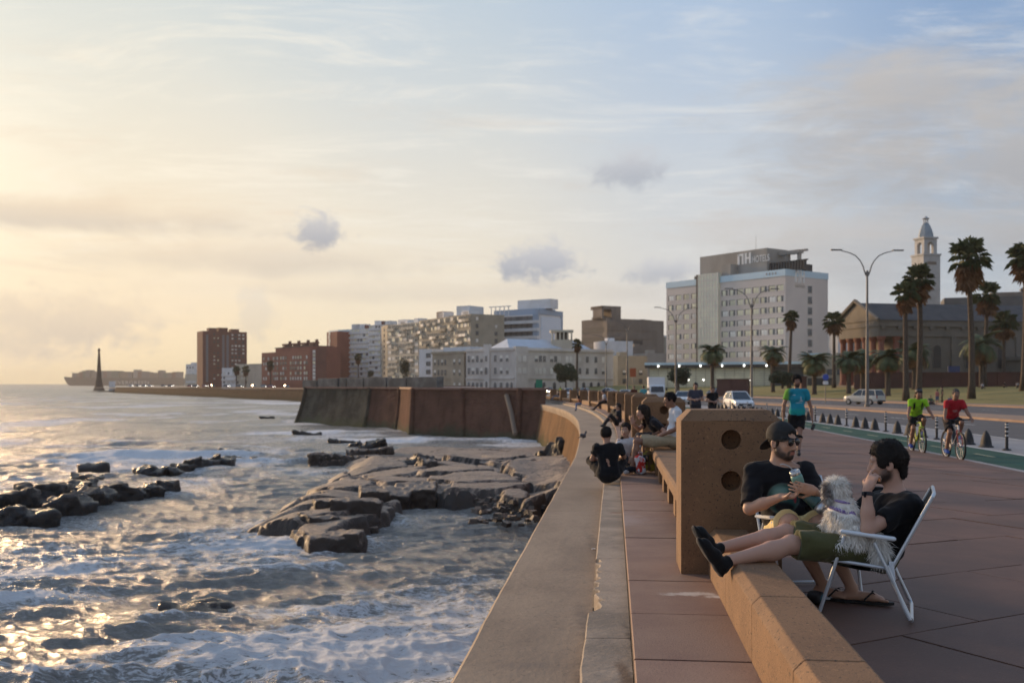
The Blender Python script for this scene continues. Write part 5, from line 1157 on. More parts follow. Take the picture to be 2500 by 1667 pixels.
def block(u0, u1, s0, s1, h, ch, parent, z0=0.0, name='bench_block', m=None):
    mb = MB(); vs = []
    for s in (s0, s1):
        for (u, z) in ((u0, z0), (u0, h-ch), (u0+ch, h), (u1-ch*.3, h), (u1, h-ch*.3), (u1, z0)): vs.append(P(s, u, z))
    mb.add(vs, [(k, (k+1) % 6, 6+(k+1) % 6, 6+k) for k in range(6)]+[tuple(reversed(range(6))), tuple(range(6, 12))]); mb.f = [tuple(reversed(f)) for f in mb.f]
    me = mb.mesh(name, m or M_stone)
    if s0 < 60: soften(me, .007)
    return obj(name, me, parent)
# low solid seats: sawn blocks end to end
def low_seat(sa, sb, lab, lens=None):
    t = thing('low_seat', lab, 'bench', (0, 0, 0), 0, 'low stone seats between piers'); n = max(1, round((sb-sa)/1.235)); l = (sb-sa)/n
    for k in range(n): block(.74, 1.045, sa+k*l+.004, sa+(k+1)*l-.004, .36, .045, t)
def slab_seat(sa, sb, lab):
    t = thing('slab_seat', lab, 'bench', (0, 0, 0), 0, 'slab seats on stone legs'); n = max(1, round((sb-sa)/2.4)); l = (sb-sa)/n
    for k in range(n): block(.66, 1.22, sa+k*l+.004, sa+(k+1)*l-.004, .41, .03, t, .27, 'seat_slab')
    q = sa+.25
    while q < sb: block(.70, 1.16, q, q+.36, .268, .01, t, 0.0, 'leg'); q += 1.33
low_seat(-2.0, 7.95, 'low chamfered stone seat of long blocks with crossed feet resting on it')
for i in range(len(PS)-1):
    a, b = PS[i]+.6, PS[i+1]
    if i % 2 == 0: slab_seat(a, b, 'stone slab seat on legs just behind the nearest pier' if i == 0 else f'stone slab seat between the {ordn[i]} and {ordn[i+1]} piers from the man in a cap')
    else: low_seat(a, b, f'low stone seat between the {ordn[i]} and {ordn[i+1]} piers from the man in a cap')

# ------------------------------------------------------------------ separators and posts along the cycle lane
dz = -0.28
blk = mat('black_rubber', (0.022, 0.022, 0.025), 0.7, (0.035, 0.033, 0.033), 6); wht = mat('reflective_white', (.6, .6, .6), .5)
def sep_mesh():
    mb = MB(); pr = [(.26, 0), (.26, .035), (.205, .05), (.195, .12), (.175, .22), (.14, .32), (.095, .41), (.045, .475), (.01, .50)]
    mb.lathe(pr, (0, 0, 0), 14, Matrix.Diagonal((.78, 1.0, 1.0))); return mb.mesh('separator_dome', blk, True)
sm_ = sep_mesh(); k = 0
def post(s, lab):
    t = thing('lane_post', lab, 'bollard', tuple(P(s, 11.1, dz-.012)), head(s), 'posts along the cycle lane')
    MB().lathe([(.12, 0), (.12, .03), (.06, .05), (.042, .06)], (0, 0, 0), 12).build('base', blk, t); MB().lathe([(.042, .055), (.040, .78), (.03, .80)], (0, 0, 0), 12).build('shaft', blk, t)
    for z in (.40, .52, .64, .72): MB().lathe([(.0425, z), (.0445, z+.005), (.0445, z+.035), (.0425, z+.04)], (0, 0, 0), 12).build('reflective_band', wht, t)
where = ['nearest the right edge', 'behind the cyclist in red', 'left of the cyclist in green', 'two posts left of the cyclist in green', 'just right of the walking man', 'behind the walking man', 'beyond the walking man', 'farther along']
for i in range(9):
    s = 29.5+5.95*i; post(s, 'black lane post with white bands, ' + (['beside the last rubber domes at the right edge', 'just behind the cyclist in red', 'just left of the cyclist in lime', 'second to the left of the cyclist in lime', 'third to the left of the cyclist in lime', 'fourth to the left of the cyclist in lime', 'fifth to the left of the cyclist in lime', 'sixth to the left of the cyclist in lime', 'seventh to the left of the cyclist in lime'][i]))
    for j in range(3):
        q = s+1.55+1.45*j; obj('separator_dome', sm_, None, tuple(P(q, 11.1, dz-.012)), head(q), 'black rubber lane separator dome, ' + ['first', 'second', 'third'][j] + ' beyond the ' + ['nearest', 'second', 'third', 'fourth', 'fifth', 'sixth', 'seventh', 'eighth', 'ninth'][i] + ' banded post', 'bollard', 'rubber domes along the cycle lane')
for q in (27.7,): obj('separator_dome', sm_, None, tuple(P(q, 11.1, dz-.012)), head(q), 'black rubber lane separator dome cut by the right edge', 'bollard', 'rubber domes along the cycle lane')

# ------------------------------------------------------------------ double-arm street lamps
steel = mat('lamp_steel', (.20, .19, .18), .55, (.15, .14, .13), 2, metal=.3)
def lamp(px, b, zb, zf, lab):
    c = pt(px, b); t = thing('street_lamp', lab, 'lamp', (c.x, c.y, zb), R(3), 'double-arm street lamps on the median'); H = zf-zb
    MB().lathe([(.22, 0), (.22, .25), (.15, .3), (.14, H*.5), (.105, H*.55), (.085, H)], (0, 0, 0), 12).build('pole', steel, t)
    mb = MB(); mb.lathe([(.09, H-.5), (.16, H-.45), (.16, H-.15), (.09, H-.1)], (0, 0, 0), 10); mb.build('collar', steel, t)
    for sx in (-1, 1):
        pts = [(sx*.12, 0, H-.4), (sx*.25, 0, H-.05), (sx*.36, 0, H+.35), (sx*.62, 0, H+.85), (sx*1.05, 0, H+1.3), (sx*1.6, 0, H+1.55), (sx*2.3, 0, H+1.72)]
        a = MB().path(pts, [.06, .06, .055, .05, .048, .045, .04], 8).build('arm', steel, t)
        MB().bevbox((sx*2.75, 0, H+1.78), (1.0, .26, .11), .03).build('lamp_head', steel, a)
lamp(2117, 87, -.5, 11.4, 'tall double-arm street lamp nearest, left of the bell tower'); lamp(1835, 117, -.5, 10.9, 'double-arm street lamp in front of the hotel'); lamp(1650, 147, -.6, 11.0, 'double-arm street lamp at the left end of the hotel'); lamp(1531, 178, -.6, 11.2, 'farthest double-arm street lamp, left of the hotel')
lamp(1480, 235, -.6, 11.2, 'small distant street lamp in front of the old white building')

# ------------------------------------------------------------------ palms and trees
bark = mat('palm_bark', (.115, .088, .068), .95, (.07, .055, .045), 3, 6, .8, 9, stretch=(1, 1, 3)); fr_g = mat('palm_frond', (.105, .125, .052), .7, (.062, .085, .034), .6, 5, var=.15); fr_d = mat('dead_frond', (.27, .15, .075), .9, (.17, .095, .05), .8, 5, var=.15)
def frond_fan(mb, base, d, L, r, droop, n=11):
    """fan leaf: a stalk and a half-disc of split blades"""
    d = Vector(d).normalized(); up = Vector((0, 0, 1)); side = d.cross(up); side = side.normalized() if side.length > .05 else Vector((1, 0, 0)); nrm = side.cross(d).normalized()
    e = Vector(base)+d*L*.5+Vector((0, 0, -droop*.12)); w = .025*L
    mb.add([Vector(base)+side*w, Vector(base)-side*w, e-side*w*.7, e+side*w*.7], [(0, 1, 2, 3)])
    for k in range(n):
        a = (k/(n-1)-.5)*PI*1.15+r.uniform(-.05, .05); dd = (d*math.cos(a)+side*math.sin(a)).normalized(); l = L*.55*(1-.25*abs(a)/1.8)*r.uniform(.85, 1.1)
        p1 = e+dd*l*.6+nrm*.05*L; p2 = e+dd*l+Vector((0, 0, -droop*.35*l)); s2 = dd.cross(nrm)*(.055*L)
        mb.add([e, p1+s2, p2, p1-s2], [(0, 1, 2), (0, 2, 3)])
def fan_palm(px, b, ytop, lab, zb=None, seed=1, R_=1.9, lean=0.0, skirt=1.0):
    r = random.Random(seed); c = pt(px, b); zb = lawn_z(c.x, c.y)-.1 if zb is None else zb; zt = zpx(ytop, b); H = zt-zb-R_*.9
    t = thing('fan_palm', lab, 'palm', (c.x, c.y, zb), r.uniform(0, 6), 'palms on the lawn')
    rr = .30+.006*H; pts = []; rs = []
    for k in range(9): q = k/8; pts.append((lean*q*q*H, .015*H*math.sin(q*3+seed), H*q)); rs.append(rr*(1.35 if k == 0 else 1.0-.35*q))
    MB().path(pts, rs, 9).build('trunk', bark, t, smooth=True); top = Vector(pts[-1])
    mb = MB()
    for k in range(38):
        el = r.uniform(-.55, 1.35); az = k*2.39996+r.uniform(-.3, .3); d = Vector((math.cos(az)*math.cos(el), math.sin(az)*math.cos(el), math.sin(el))); frond_fan(mb, top+Vector((0, 0, .1)), d, R_*r.uniform(.85, 1.12), r, 1.0-el*.35)
    mb.build('crown', fr_g, t); mb = MB()
    for k in range(int(54*skirt)):
        q = r.random()**1.5; az = k*2.39996+r.uniform(-.3, .3); el = r.uniform(-1.35, -.45); d = Vector((math.cos(az)*math.cos(el), math.sin(az)*math.cos(el), math.sin(el))); frond_fan(mb, top-Vector((0, 0, q*R_*.8*skirt)), d, R_*r.uniform(.7, 1.0), r, .6, 8)
    mb.build('dead_fronds', fr_d, t); return t
def feather_palm(px, b, ytop, lab, seed=1, R_=2.9, zb=None, dead=.18):
    r = random.Random(seed); c = pt(px, b); zb = lawn_z(c.x, c.y)-.1 if zb is None else zb; zt = zpx(ytop, b); H = max(1.5, zt-zb-R_*.55)
    t = thing('feather_palm', lab, 'palm', (c.x, c.y, zb), r.uniform(0, 6), 'palms on the lawn')
    MB().lathe([(.55, 0), (.42, .4), (.36, H*.5), (.44, H-.3), (.5, H), (.2, H+.3)], (0, 0, 0), 9).build('trunk', bark, t, smooth=True)
    g = MB(); dd_ = MB()
    for k in range(44):
        isd = k < 44*dead; mb = dd_ if isd else g; el0 = r.uniform(-.5, .2) if isd else r.uniform(.15, 1.35); az = k*2.39996+r.uniform(-.25, .25); L = R_*r.uniform(.85, 1.15); n = 9; p = Vector((0, 0, H)); el = el0; hz = Vector((math.cos(az), math.sin(az), 0)); side = Vector((-hz.y, hz.x, 0)); prev = p
        for i in range(n):
            d = hz*math.cos(el)+Vector((0, 0, math.sin(el))); q = prev+d*(L/n); w = .03*(1-i/n)+.008
            mb.add([prev+side*w, prev-side*w, q-side*w, q+side*w], [(0, 1, 2, 3)])
            ll = R_*.30*math.sin(PI*(i+.6)/(n+.4))+.06
            for sgn in (-1, 1):
                for f_ in (.15, .48, .82):
                    m0 = prev.lerp(q, f_); tip = m0+side*sgn*ll+d*ll*.55+Vector((0, 0, -ll*.35)); mb.add([m0-d*.07, m0+d*.10, tip], [(0, 1, 2)])
            prev = q; el -= (.16+.10*(1.4-el0))*r.uniform(.8, 1.2)
    g.build('crown', fr_g, t); dd_.build('dead_fronds', fr_d, t); return t
_us = [43, 46, 52, 60, 70, 82, 96, 112, 130]; _zs = [-.15, -.08, .06, .35, .72, 1.02, 1.25, 1.38, 1.42]
def su_of(x, y):
    d = (_P[:, 0]-x)**2+(_P[:, 1]-y)**2; s = float(_S[int(np.argmin(d))]); th = theta(s); c = P(s, 0); return s, (x-c.x)*math.cos(th)-(y-c.y)*math.sin(th)
def lawn_z(x, y):
    s, u = su_of(x, y)
    if u < 43: return -.35+zg(s)
    return zg(s)+float(np.interp(u, _us, _zs))+(-zg(s)*.7 if u > 60 else 0)
fan_palm(2211, 124, 687, 'fan palm with a small loose crown, left of the pair by the bell tower', seed=2, R_=1.8, skirt=.9); fan_palm(2242, 126, 643, 'tall fan palm in front of the bell tower', seed=3, R_=2.2); fan_palm(2367, 124, 578, 'tallest thick-trunked fan palm right of the bell tower', seed=4, R_=2.8, skirt=1.2); fan_palm(2406, 178, 684, 'fan palm behind the tallest one, brown skirted crown', seed=5, R_=2.9); fan_palm(2499, 140, 587, 'fan palm cut by the right edge', seed=6, R_=2.6)
fan_palm(2452, 188, 755, 'short fan palm in front of the church aisle', seed=7, R_=2.8, skirt=.7); fan_palm(1929, 215, 756, 'slim fan palm against the blank end wall of the hotel', seed=8, R_=1.9); fan_palm(2036, 205, 757, 'fan palm between the hotel and the white house', seed=9, R_=2.4, skirt=.8); fan_palm(1409, 268, 827, 'small fan palm in front of the old white building', zb=-.9, seed=10, R_=1.7, skirt=.8); fan_palm(875, 520, 863, 'distant palm in front of the pale apartment block', zb=-1, seed=11, R_=2.4); fan_palm(661, 540, 880, 'distant palm in front of the red block', zb=-1, seed=12, R_=2.4); fan_palm(578, 600, 892, 'distant palm in front of the cream house, left of two', zb=-1, seed=13, R_=2.6); fan_palm(600, 600, 892, 'distant palm in front of the grey house, right of two', zb=-1, seed=14, R_=2.8)
for (px, b, yt, sd, Rr, lab) in ((1739, 205, 838, 21, 3.6, 'feather palm in front of the hotel stair tower'), (1887, 200, 842, 22, 3.2, 'feather palm in front of the right half of the hotel'), (1988, 172, 861, 23, 3.2, 'feather palm right of the walking man behind the blue sign'), (2072, 168, 858, 24, 3.0, 'feather palm just left of the nearest street lamp'), (2106, 172, 854, 25, 3.2, 'dense feather palm behind the nearest street lamp'), (2167, 150, 848, 26, 3.0, 'feather palm in front of the red columns'), (2232, 170, 838, 27, 3.6, 'feather palm behind the pair of fan palms'), (2396, 172, 812, 28, 4.4, 'large feather palm behind the tallest fan palm')): feather_palm(px, b, yt, lab, sd, Rr)
leafm = mat('tree_leaves', (.040, .058, .022), .8, (.024, .038, .016), .5, 5, var=.1)
def round_tree(px, b, x0, x1, yt, yb, lab, seed, zb=-.8):
    r = random.Random(seed); c = pt(px, b); t = thing('round_tree', lab, 'tree', (c.x, c.y, zb)); k = b/2430; w = (x1-x0)*k/2; zt = zpx(yt, b)-zb; zl = zpx(yb, b)-zb
    MB().path([(0, 0, 0), (.05, 0, zl), (.1, .1, (zl+zt)/2)], [.3, .22, .1], 7).build('trunk', bark, t); mb = MB(); cz = (zl+zt)/2; h = (zt-zl)/2
    lobes = [(Vector((r.uniform(-.5, .5)*w, r.uniform(-.5, .5)*w, cz+r.uniform(-.45, .5)*h)), r.uniform(.35, .55)) for _ in range(14)]
    for i in range(3200):
        lc, lr = r.choice(lobes); v = Vector((r.gauss(0, 1), r.gauss(0, 1), r.gauss(0, 1))).normalized()*r.uniform(.7, 1.0); p = lc+Vector((v.x*w*lr, v.y*w*lr, v.z*h*lr*1.1)); s = r.uniform(.14, .34)*w/4
        a = Vector((r.gauss(0, 1), r.gauss(0, 1), r.gauss(0, 1))).normalized()*s; bb = a.orthogonal().normalized()*s*.8; mb.add([p-a, p+bb, p+a, p-bb], [(0, 1, 2, 3)])
    mb.build('crown', leafm, t)
round_tree(1381, 262, 1349, 1420, 884, 938, 'round dark green tree in front of the old white building', 1, -.9); round_tree(1655, 185, 1622, 1690, 890, 946, 'dark bushy tree at the left end of the hotel podium', 2, -.7); round_tree(987, 420, 970, 1003, 872, 925, 'dark narrow tree in front of the beige flats', 3, -1); round_tree(905, 500, 896, 914, 902, 926, 'small conical bush in front of the white block', 4, -1); round_tree(1910, 195, 1885, 1955, 905, 940, 'low dark shrub behind the walking man', 5, .6)

# ------------------------------------------------------------------ cars
M_tyre = mat('tyre', (.02, .02, .02), .85); M_rim = mat('wheel_rim', (.35, .35, .36), .35, metal=.8); M_cglass = mat('car_glass', (.025, .03, .035), .05, spec=.8); M_hl = mat('headlight', (.7, .72, .75), .1, spec=.8); M_hlon = mat('headlight_on', (1, 1, 1), .3, emit=(1, .93, .8), estr=12); M_tl = mat('tail_light', (.30, .02, .02), .25); M_blackp = mat('black_plastic', (.02, .02, .022), .55); M_plate = mat('number_plate', (.6, .6, .58), .5)
_cm = {}
def car_meshes(kind):
    """stations along the car: x, half width, sill z, belt z; then the cabin"""
    if kind in _cm: return _cm[kind]
    if kind == 'suv': L, w, belt, roof, st = 4.3, .90, .98, 1.62, [(-2.15, .74, .42, .95), (-2.08, .84, .32, 1.0), (-1.6, .90, .30, 1.0), (0, .91, .28, .99), (1.2, .90, .30, .98), (1.75, .87, .32, .90), (2.08, .78, .36, .80), (2.16, .68, .44, .70)]; cab = [(-2.0, 1.0), (-1.75, 1.58), (.25, 1.62), (1.05, .99)]
    elif kind == 'sedan': L, w, belt, roof, st = 4.3, .86, .90, 1.44, [(-2.15, .72, .40, .86), (-2.05, .80, .30, .92), (-1.4, .85, .26, .92), (0, .86, .24, .91), (1.1, .85, .26, .89), (1.75, .82, .30, .80), (2.08, .74, .34, .70), (2.16, .64, .42, .60)]; cab = [(-1.55, .92), (-.85, 1.40), (.2, 1.44), (1.05, .90)]
    else: L, w, belt, roof, st = 3.9, .83, .92, 1.52, [(-1.95, .70, .40, .9), (-1.88, .78, .30, .95), (-1.3, .82, .26, .95), (0, .83, .24, .93), (1.0, .82, .26, .90), (1.6, .79, .30, .80), (1.88, .72, .34, .70), (1.95, .62, .42, .60)]; cab = [(-1.85, .95), (-1.55, 1.48), (.15, 1.52), (1.05, .91)]
    body = MB(); vs = []; n = 8
    for (x, hw, zs, zb) in st:
        zm = (zs+zb)/2; vs += [(x, -hw*.9, zs), (x, -hw, zs+.08), (x, -hw*1.0, zm+.06), (x, -hw*.93, zb), (x, hw*.93, zb), (x, hw*1.0, zm+.06), (x, hw, zs+.08), (x, hw*.9, zs)]
    body.add(vs, [(i*n+k, i*n+(k+1) % n, (i+1)*n+(k+1) % n, (i+1)*n+k) for i in range(len(st)-1) for k in range(n)]+[tuple(reversed(range(n))), tuple(range((len(st)-1)*n, len(st)*n))])
    body.f = [tuple(reversed(f)) for f in body.f]
    # roof and pillars in body colour over a glass cabin
    gl = MB(); wb, wt = w*.91, w*.70; (xa, za), (xb, zb_), (xc, zc), (xd, zd) = cab
    gl.add([(xa, -wb, za), (xd, -wb, zd), (xc, -wt, zc-.02), (xb, -wt, zb_-.02), (xa, wb, za), (xd, wb, zd), (xc, wt, zc-.02), (xb, wt, zb_-.02)], [(0, 1, 2, 3), (7, 6, 5, 4), (1, 5, 6, 2), (4, 0, 3, 7)])
    rf = MB(); rf.add([(xb-.05, -wt-.01, zb_-.03), (xc+.04, -wt-.01, zc-.03), (xc-.02, -wt*.9, zc+.03), (xb+.05, -wt*.9, zb_+.03), (xb-.05, wt+.01, zb_-.03), (xc+.04, wt+.01, zc-.03), (xc-.02, wt*.9, zc+.03), (xb+.05, wt*.9, zb_+.03)], [(0, 1, 2, 3), (7, 6, 5, 4), (3, 2, 6, 7), (1, 5, 6, 2), (4, 0, 3, 7), (0, 4, 5, 1)])
    for sy in (-1, 1):
        for (p, q) in (((xa, za), (xb, zb_)), ((xd, zd), (xc, zc)), ((-.25, (za+zd)/2), (-.30, zb_))): rf.tube((p[0], sy*wb, p[1]), (q[0], sy*wt, q[1]-.02), .04, .04, 5)
    wh = MB(); wh.lathe([(.2, -.10), (.30, -.11), (.325, -.08), (.325, .08), (.30, .11), (.2, .10)], (0, 0, 0), 16, Matrix.Rotation(PI/2, 3, 'X')); rm = MB(); rm.lathe([(.02, -.085), (.19, -.10), (.205, -.09), (.205, .09), (.19, .10), (.02, .085)], (0, 0, 0), 10, Matrix.Rotation(PI/2, 3, 'X'))
    _cm[kind] = (body, gl, rf, wh.mesh('tyre', M_tyre, True), rm.mesh('rim', M_rim), st, w); return _cm[kind]
paints = {}
def car(kind, col, lab, loc, rz, lights=False, scale=1.0, tail=False):
    body, gl, rf, wm, rm, st, w = car_meshes(kind); m = paints.setdefault(col, mat('paint_'+str(len(paints)), col, .28, coat=.6, spec=.5)); t = thing('parked_car' if False else 'car', lab, 'car', loc, rz, 'cars on the coast road')
    if scale != 1: t.scale = (scale,)*3
    b = body.build('body', m, t); gl.build('windows', M_cglass, t); rf.build('roof', m, t)
    for x in (st[0][0]+.78, st[-1][0]-.78):
        for y in (-w+.08, w-.08): o = obj('wheel', wm, t, (x, y, .325)); obj('rim', rm, o, (0, (-.02 if y < 0 else .02), 0))
    xf, hwf, _, zf = st[-2]
    for sy in (-1, 1):
        MB().bevbox((xf+.0, sy*(hwf-.14), zf-.10), (.16, .34, .15), .03).build('headlight', M_hlon if lights else M_hl, t); MB().bevbox((st[1][0]-.02, sy*(st[1][1]-.12), st[1][3]-.16), (.10, .18, .34), .02).build('tail_light', M_tl, t)
        MB().bevbox((.75, sy*(w+.06), st[3][3]+.06), (.12, .16, .12), .03).build('mirror', m, t)
    MB().bevbox((st[-1][0]-.02, 0, .50), (.12, 1.0, .16), .02).build('grille', M_blackp, t); MB().bb(st[-1][0]+.02, st[-1][0]+.05, -.2, .2, .40, .50).build('number_plate', M_plate, t); MB().bb(st[0][0]-.02, st[0][0]+.01, -.2, .2, .52, .62).build('number_plate', M_plate, t); MB().bevbox((st[0][0]+.05, 0, .42), (.16, 1.3, .16), .03).build('bumper', M_blackp, t)
    return t
def along(s, u, z=-.32): p = P(s, u, z); return (p.x, p.y, p.z)
def car_at(kind, col, lab, px, b, away, lights=False, turn=0.0, zz=None):
    c = pt(px, b); s, u = su_of(c.x, c.y); z = zg(s)-.32 if zz is None else zz; return car(kind, col, lab, (c.x, c.y, z), (head(s)+PI/2 if away else head(s)-PI/2)+turn, lights)
car_at('suv', (.62, .58, .50), 'beige-white sport utility car driving away beside the nearest street lamp', 2110, 108, True, turn=.55)
car_at('hatch', (.80, .80, .80), 'white hatchback coming towards the camera on the near road', 1803, 80, False, turn=.05)
car_at('sedan', (.78, .78, .76), 'white sedan behind the man in a grey shirt', 1668, 108, False, turn=-.35); car_at('sedan', (.70, .72, .72), 'white taxi left of the delivery truck', 1527, 140, False, turn=-.5)
car_at('hatch', (.05, .06, .09), 'dark blue car in front of the hotel podium', 1745, 185, False, turn=-.9); car_at('hatch', (.75, .75, .75), 'white car far along the road with headlights on', 1388, 172, False, True, turn=-.2); car_at('sedan', (.55, .6, .65), 'silver car below the round tree', 1427, 200, False, turn=-.6); car_at('sedan', (.7, .7, .7), 'pale car below the arched windows', 1482, 205, True, turn=.7)
car_at('hatch', (.6, .6, .62), 'pale car at the bend with headlights on', 1300, 190, False, True); car_at('hatch', (.5, .5, .5), 'grey car right of the bend with headlights on', 1340, 215, False, True)
fl = [258, 'leftmost']; 
for i, (px, b, on) in enumerate([(320, 690, 1), (337, 680, 1), (352, 672, 1), (367, 665, 1), (400, 640, 1), (417, 630, 1), (465, 600, 1), (478, 594, 1), (500, 580, 1), (520, 570, 0), (553, 548, 1), (585, 528, 1), (620, 505, 0), (645, 488, 1), (662, 478, 1), (700, 455, 0)]):
    c = pt(px, b); s, u = su_of(c.x, c.y); car('hatch', rng.choice(((.6, .6, .6), (.12, .12, .13), (.5, .48, .45), (.3, .05, .04))), 'distant car ' + ('lights on ' if on else '') + 'on far sea wall, ' + ['one', 'two', 'three', 'four', 'five', 'six', 'seven', 'eight', 'nine', 'ten', 'eleven', 'twelve', 'thirteen', 'fourteen', 'fifteen', 'sixteen'][i] + ' from the stone marker', (c.x, c.y, -.35), head(s)-PI/2+(.5 if on else 0), bool(on))
# delivery truck
c = pt(1603, 132); t = thing('delivery_truck', 'white box truck coming along the road behind the row of piers', 'truck', (c.x, c.y, -.8), head(132)-PI/2-.18, None); tp = mat('truck_white', (.74, .75, .76), .4)
MB().bevbox((-1.7, 0, 1.95), (3.9, 2.15, 2.5), .04).build('cargo_box', tp, t)
mb = MB(); mb.extr([(.35, .55), (1.75, .55), (1.78, 1.15), (1.45, 1.95), (1.2, 2.15), (.35, 2.2)], 1, -.98, .98); mb.build('cab', tp, t); MB().add([(1.80, -.85, 1.22), (1.80, .85, 1.22), (1.49, .78, 1.98), (1.49, -.78, 1.98)], [(0, 1, 2, 3)]).build('windscreen', M_cglass, t)
for sy in (-1, 1): MB().bb(.6, 1.4, sy*.985-.01, sy*.985+.01, 1.25, 1.9).build('side_window', M_cglass, t); MB().bevbox((1.8, sy*.72, .85), (.08, .34, .2), .02).build('headlight', M_hl, t); MB().bevbox((1.5, sy*1.2, 1.6), (.1, .2, .4), .02).build('mirror', M_blackp, t)
MB().bb(1.76, 1.86, -.95, .95, .42, .62).build('bumper', M_blackp, t); MB().bb(-3.6, .4, -.4, .4, .45, .7).build('chassis', M_blackp, t)
for x in (-2.6, 1.0):
    for y in (-.85, .85): obj('wheel', car_meshes('hatch')[3], t, (x, y, .36), scale=(1.15, 1.3, 1.15))
# small signs
def sign(px, b, ytop, ybot, col, lab, shape='round'):
    c = pt(px, b); zb = lawn_z(c.x, c.y) if px > 1800 else -.6; zt = zpx(ytop, b); t = thing('road_sign', lab, 'sign', (c.x, c.y, zb)); MB().tube((0, 0, 0), (0, 0, zt-zb), .05, .05, 6).build('post', steel, t)
    m = mat('sign_'+lab[:8], col, .5)
    if shape == 'round': MB().lathe([(.01, -.03), (.36, -.03), (.36, .03), (.01, .03)], (0, -.08, zt-zb-.4), 16, Matrix.Rotation(PI/2, 3, 'X')).build('disc', m, t); MB().bb(-.3, .3, -.1, -.05, zt-zb-1.25, zt-zb-.85).build('plate', C_white, t)
    else: MB().bb(-.55, .55, -.1, -.05, (ybot-0)*0+zt-zb-1.5, zt-zb).build('panel', m, t)
sign(2015, 115, 912, 0, (.05, .10, .45), 'small round blue traffic sign on a white post on the lawn'); sign(1545, 175, 899, 0, (.42, .10, .03), 'orange square sign left of the delivery truck', 'sq'); sign(1316, 165, 927, 0, (.02, .25, .15), 'narrow green banner sign beyond the far piers', 'sq')
# blue notice board by the church and a drain grate on the median
MB().bb(-1.1, 1.1, -.05, .05, 0, 1.9).build('notice_board', mat('notice_blue', (.04, .07, .18), .5), label='dark blue notice board against the church wall', cat='board', loc=(pt(2328, 185).x, 184.9, 2.9))

# ------------------------------------------------------------------ bicycles
def bike(lab, loc, rz, col, m2, fork):
    t = thing('bicycle', lab, 'bicycle', loc, rz, 'bicycles on the cycle lane'); fm = mat('frame_'+lab[:6], col, .35, coat=.4); fk = mat('fork_'+lab[:6], fork, .35); sil = M_rim; r = .335
    for x in (-.53, .53):
        w = MB().path([(x+math.cos(a)*r, 0, r+math.sin(a)*r) for a in np.linspace(0, 2*PI, 28, endpoint=False)], .026, 6, True).build('wheel', M_tyre, t, smooth=True)
        MB().path([(x+math.cos(a)*(r-.035), 0, r+math.sin(a)*(r-.035)) for a in np.linspace(0, 2*PI, 28, endpoint=False)], .012, 5, True).build('rim', sil, w)
        mb = MB(); mb.tube((x, -.05, r), (x, .05, r), .022, .022, 8)
        for k in range(14): a = 2*PI*k/14; mb.tube((x, .02*(-1)**k, r), (x+math.cos(a)*(r-.03), 0, r+math.sin(a)*(r-.03)), .003, .003, 3, False)
        mb.build('spokes', sil, w)
    bb, st, hd, hb = (-.06, 0, .30), (-.20, 0, .78), (.36, 0, .84), (.40, 0, .70)
    mb = MB(); mb.tube(bb, st, .018, .018); mb.tube(st, hd, .02, .02); mb.tube(bb, hb, .024, .022); mb.tube(hd, hb, .022, .022)
    for sy in (-.035, .035): mb.tube(bb, (-.53, sy*1.6, r), .012, .01, 6); mb.tube((-.19, sy*.4, .75), (-.53, sy*1.6, r), .010, .009, 6)
    mb.build('frame', fm, t); mb = MB()
    for sy in (-.05, .05): mb.tube((.40, sy, .72), (.53, sy, r), .016, .011, 6)
    mb.tube((.40, -.05, .72), (.40, .05, .72), .018, .018, 6); mb.build('fork', fk, t)
    MB().path([(.36, -.34, 1.0), (.40, -.18, .98), (.38, 0, .97), (.40, .18, .98), (.36, .34, 1.0)], .014, 6).build('handlebar', M_blackp, t); MB().tube((.36, 0, .84), (.38, 0, .97), .016, .016, 6).build('stem', M_blackp, t)
    MB().tube(st, (-.235, 0, .90), .013, .013, 6).build('seat_post', sil, t); mb = MB(); mb.add([(-.38, -.075, .93), (-.38, .075, .93), (-.12, .03, .925), (.0, .015, .92), (.0, -.015, .92), (-.12, -.03, .925), (-.37, -.06, .885), (-.37, .06, .885), (-.02, .01, .89), (-.02, -.01, .89)], [(0, 1, 2, 3, 4, 5), (6, 9, 8, 7), (0, 6, 7, 1), (1, 7, 8, 3, 2), (0, 5, 4, 9, 6), (3, 8, 9, 4)]); mb.build('saddle', M_blackp, t)
    mb = MB(); mb.lathe([(.02, -.01), (.09, -.006), (.09, .006), (.02, .01)], (bb[0], -.06, bb[2]), 14, Matrix.Rotation(PI/2, 3, 'X')); mb.tube((bb[0], -.08, bb[2]), (bb[0]+.02, -.10, bb[2]-.17), .011, .011, 5); mb.tube((bb[0], .08, bb[2]), (bb[0]-.02, .10, bb[2]+.17), .011, .011, 5); mb.bb(bb[0]-.03, bb[0]+.07, -.19, -.10, bb[2]-.185, bb[2]-.165); mb.bb(bb[0]-.07, bb[0]+.03, .10, .19, bb[2]+.165, bb[2]+.185); mb.build('crankset', sil, t)
    return t
BIKE1 = P(27.6, 0, 0); c = pt(2238, 27.0); BIKE1 = (c.x, c.y, -.28+zg(28)); BR1 = R(-97)
c = pt(2327, 24.6); BIKE2 = (c.x, c.y, -.28+zg(25)); BR2 = R(-96)
bike('yellow-green bicycle ridden by the cyclist in a lime shirt', BIKE1, BR1, (.50, .62, .04), None, (.5, .6, .05)); bike('white bicycle with a red fork ridden by the cyclist in red', BIKE2, BR2, (.55, .55, .56), None, (.40, .05, .04))

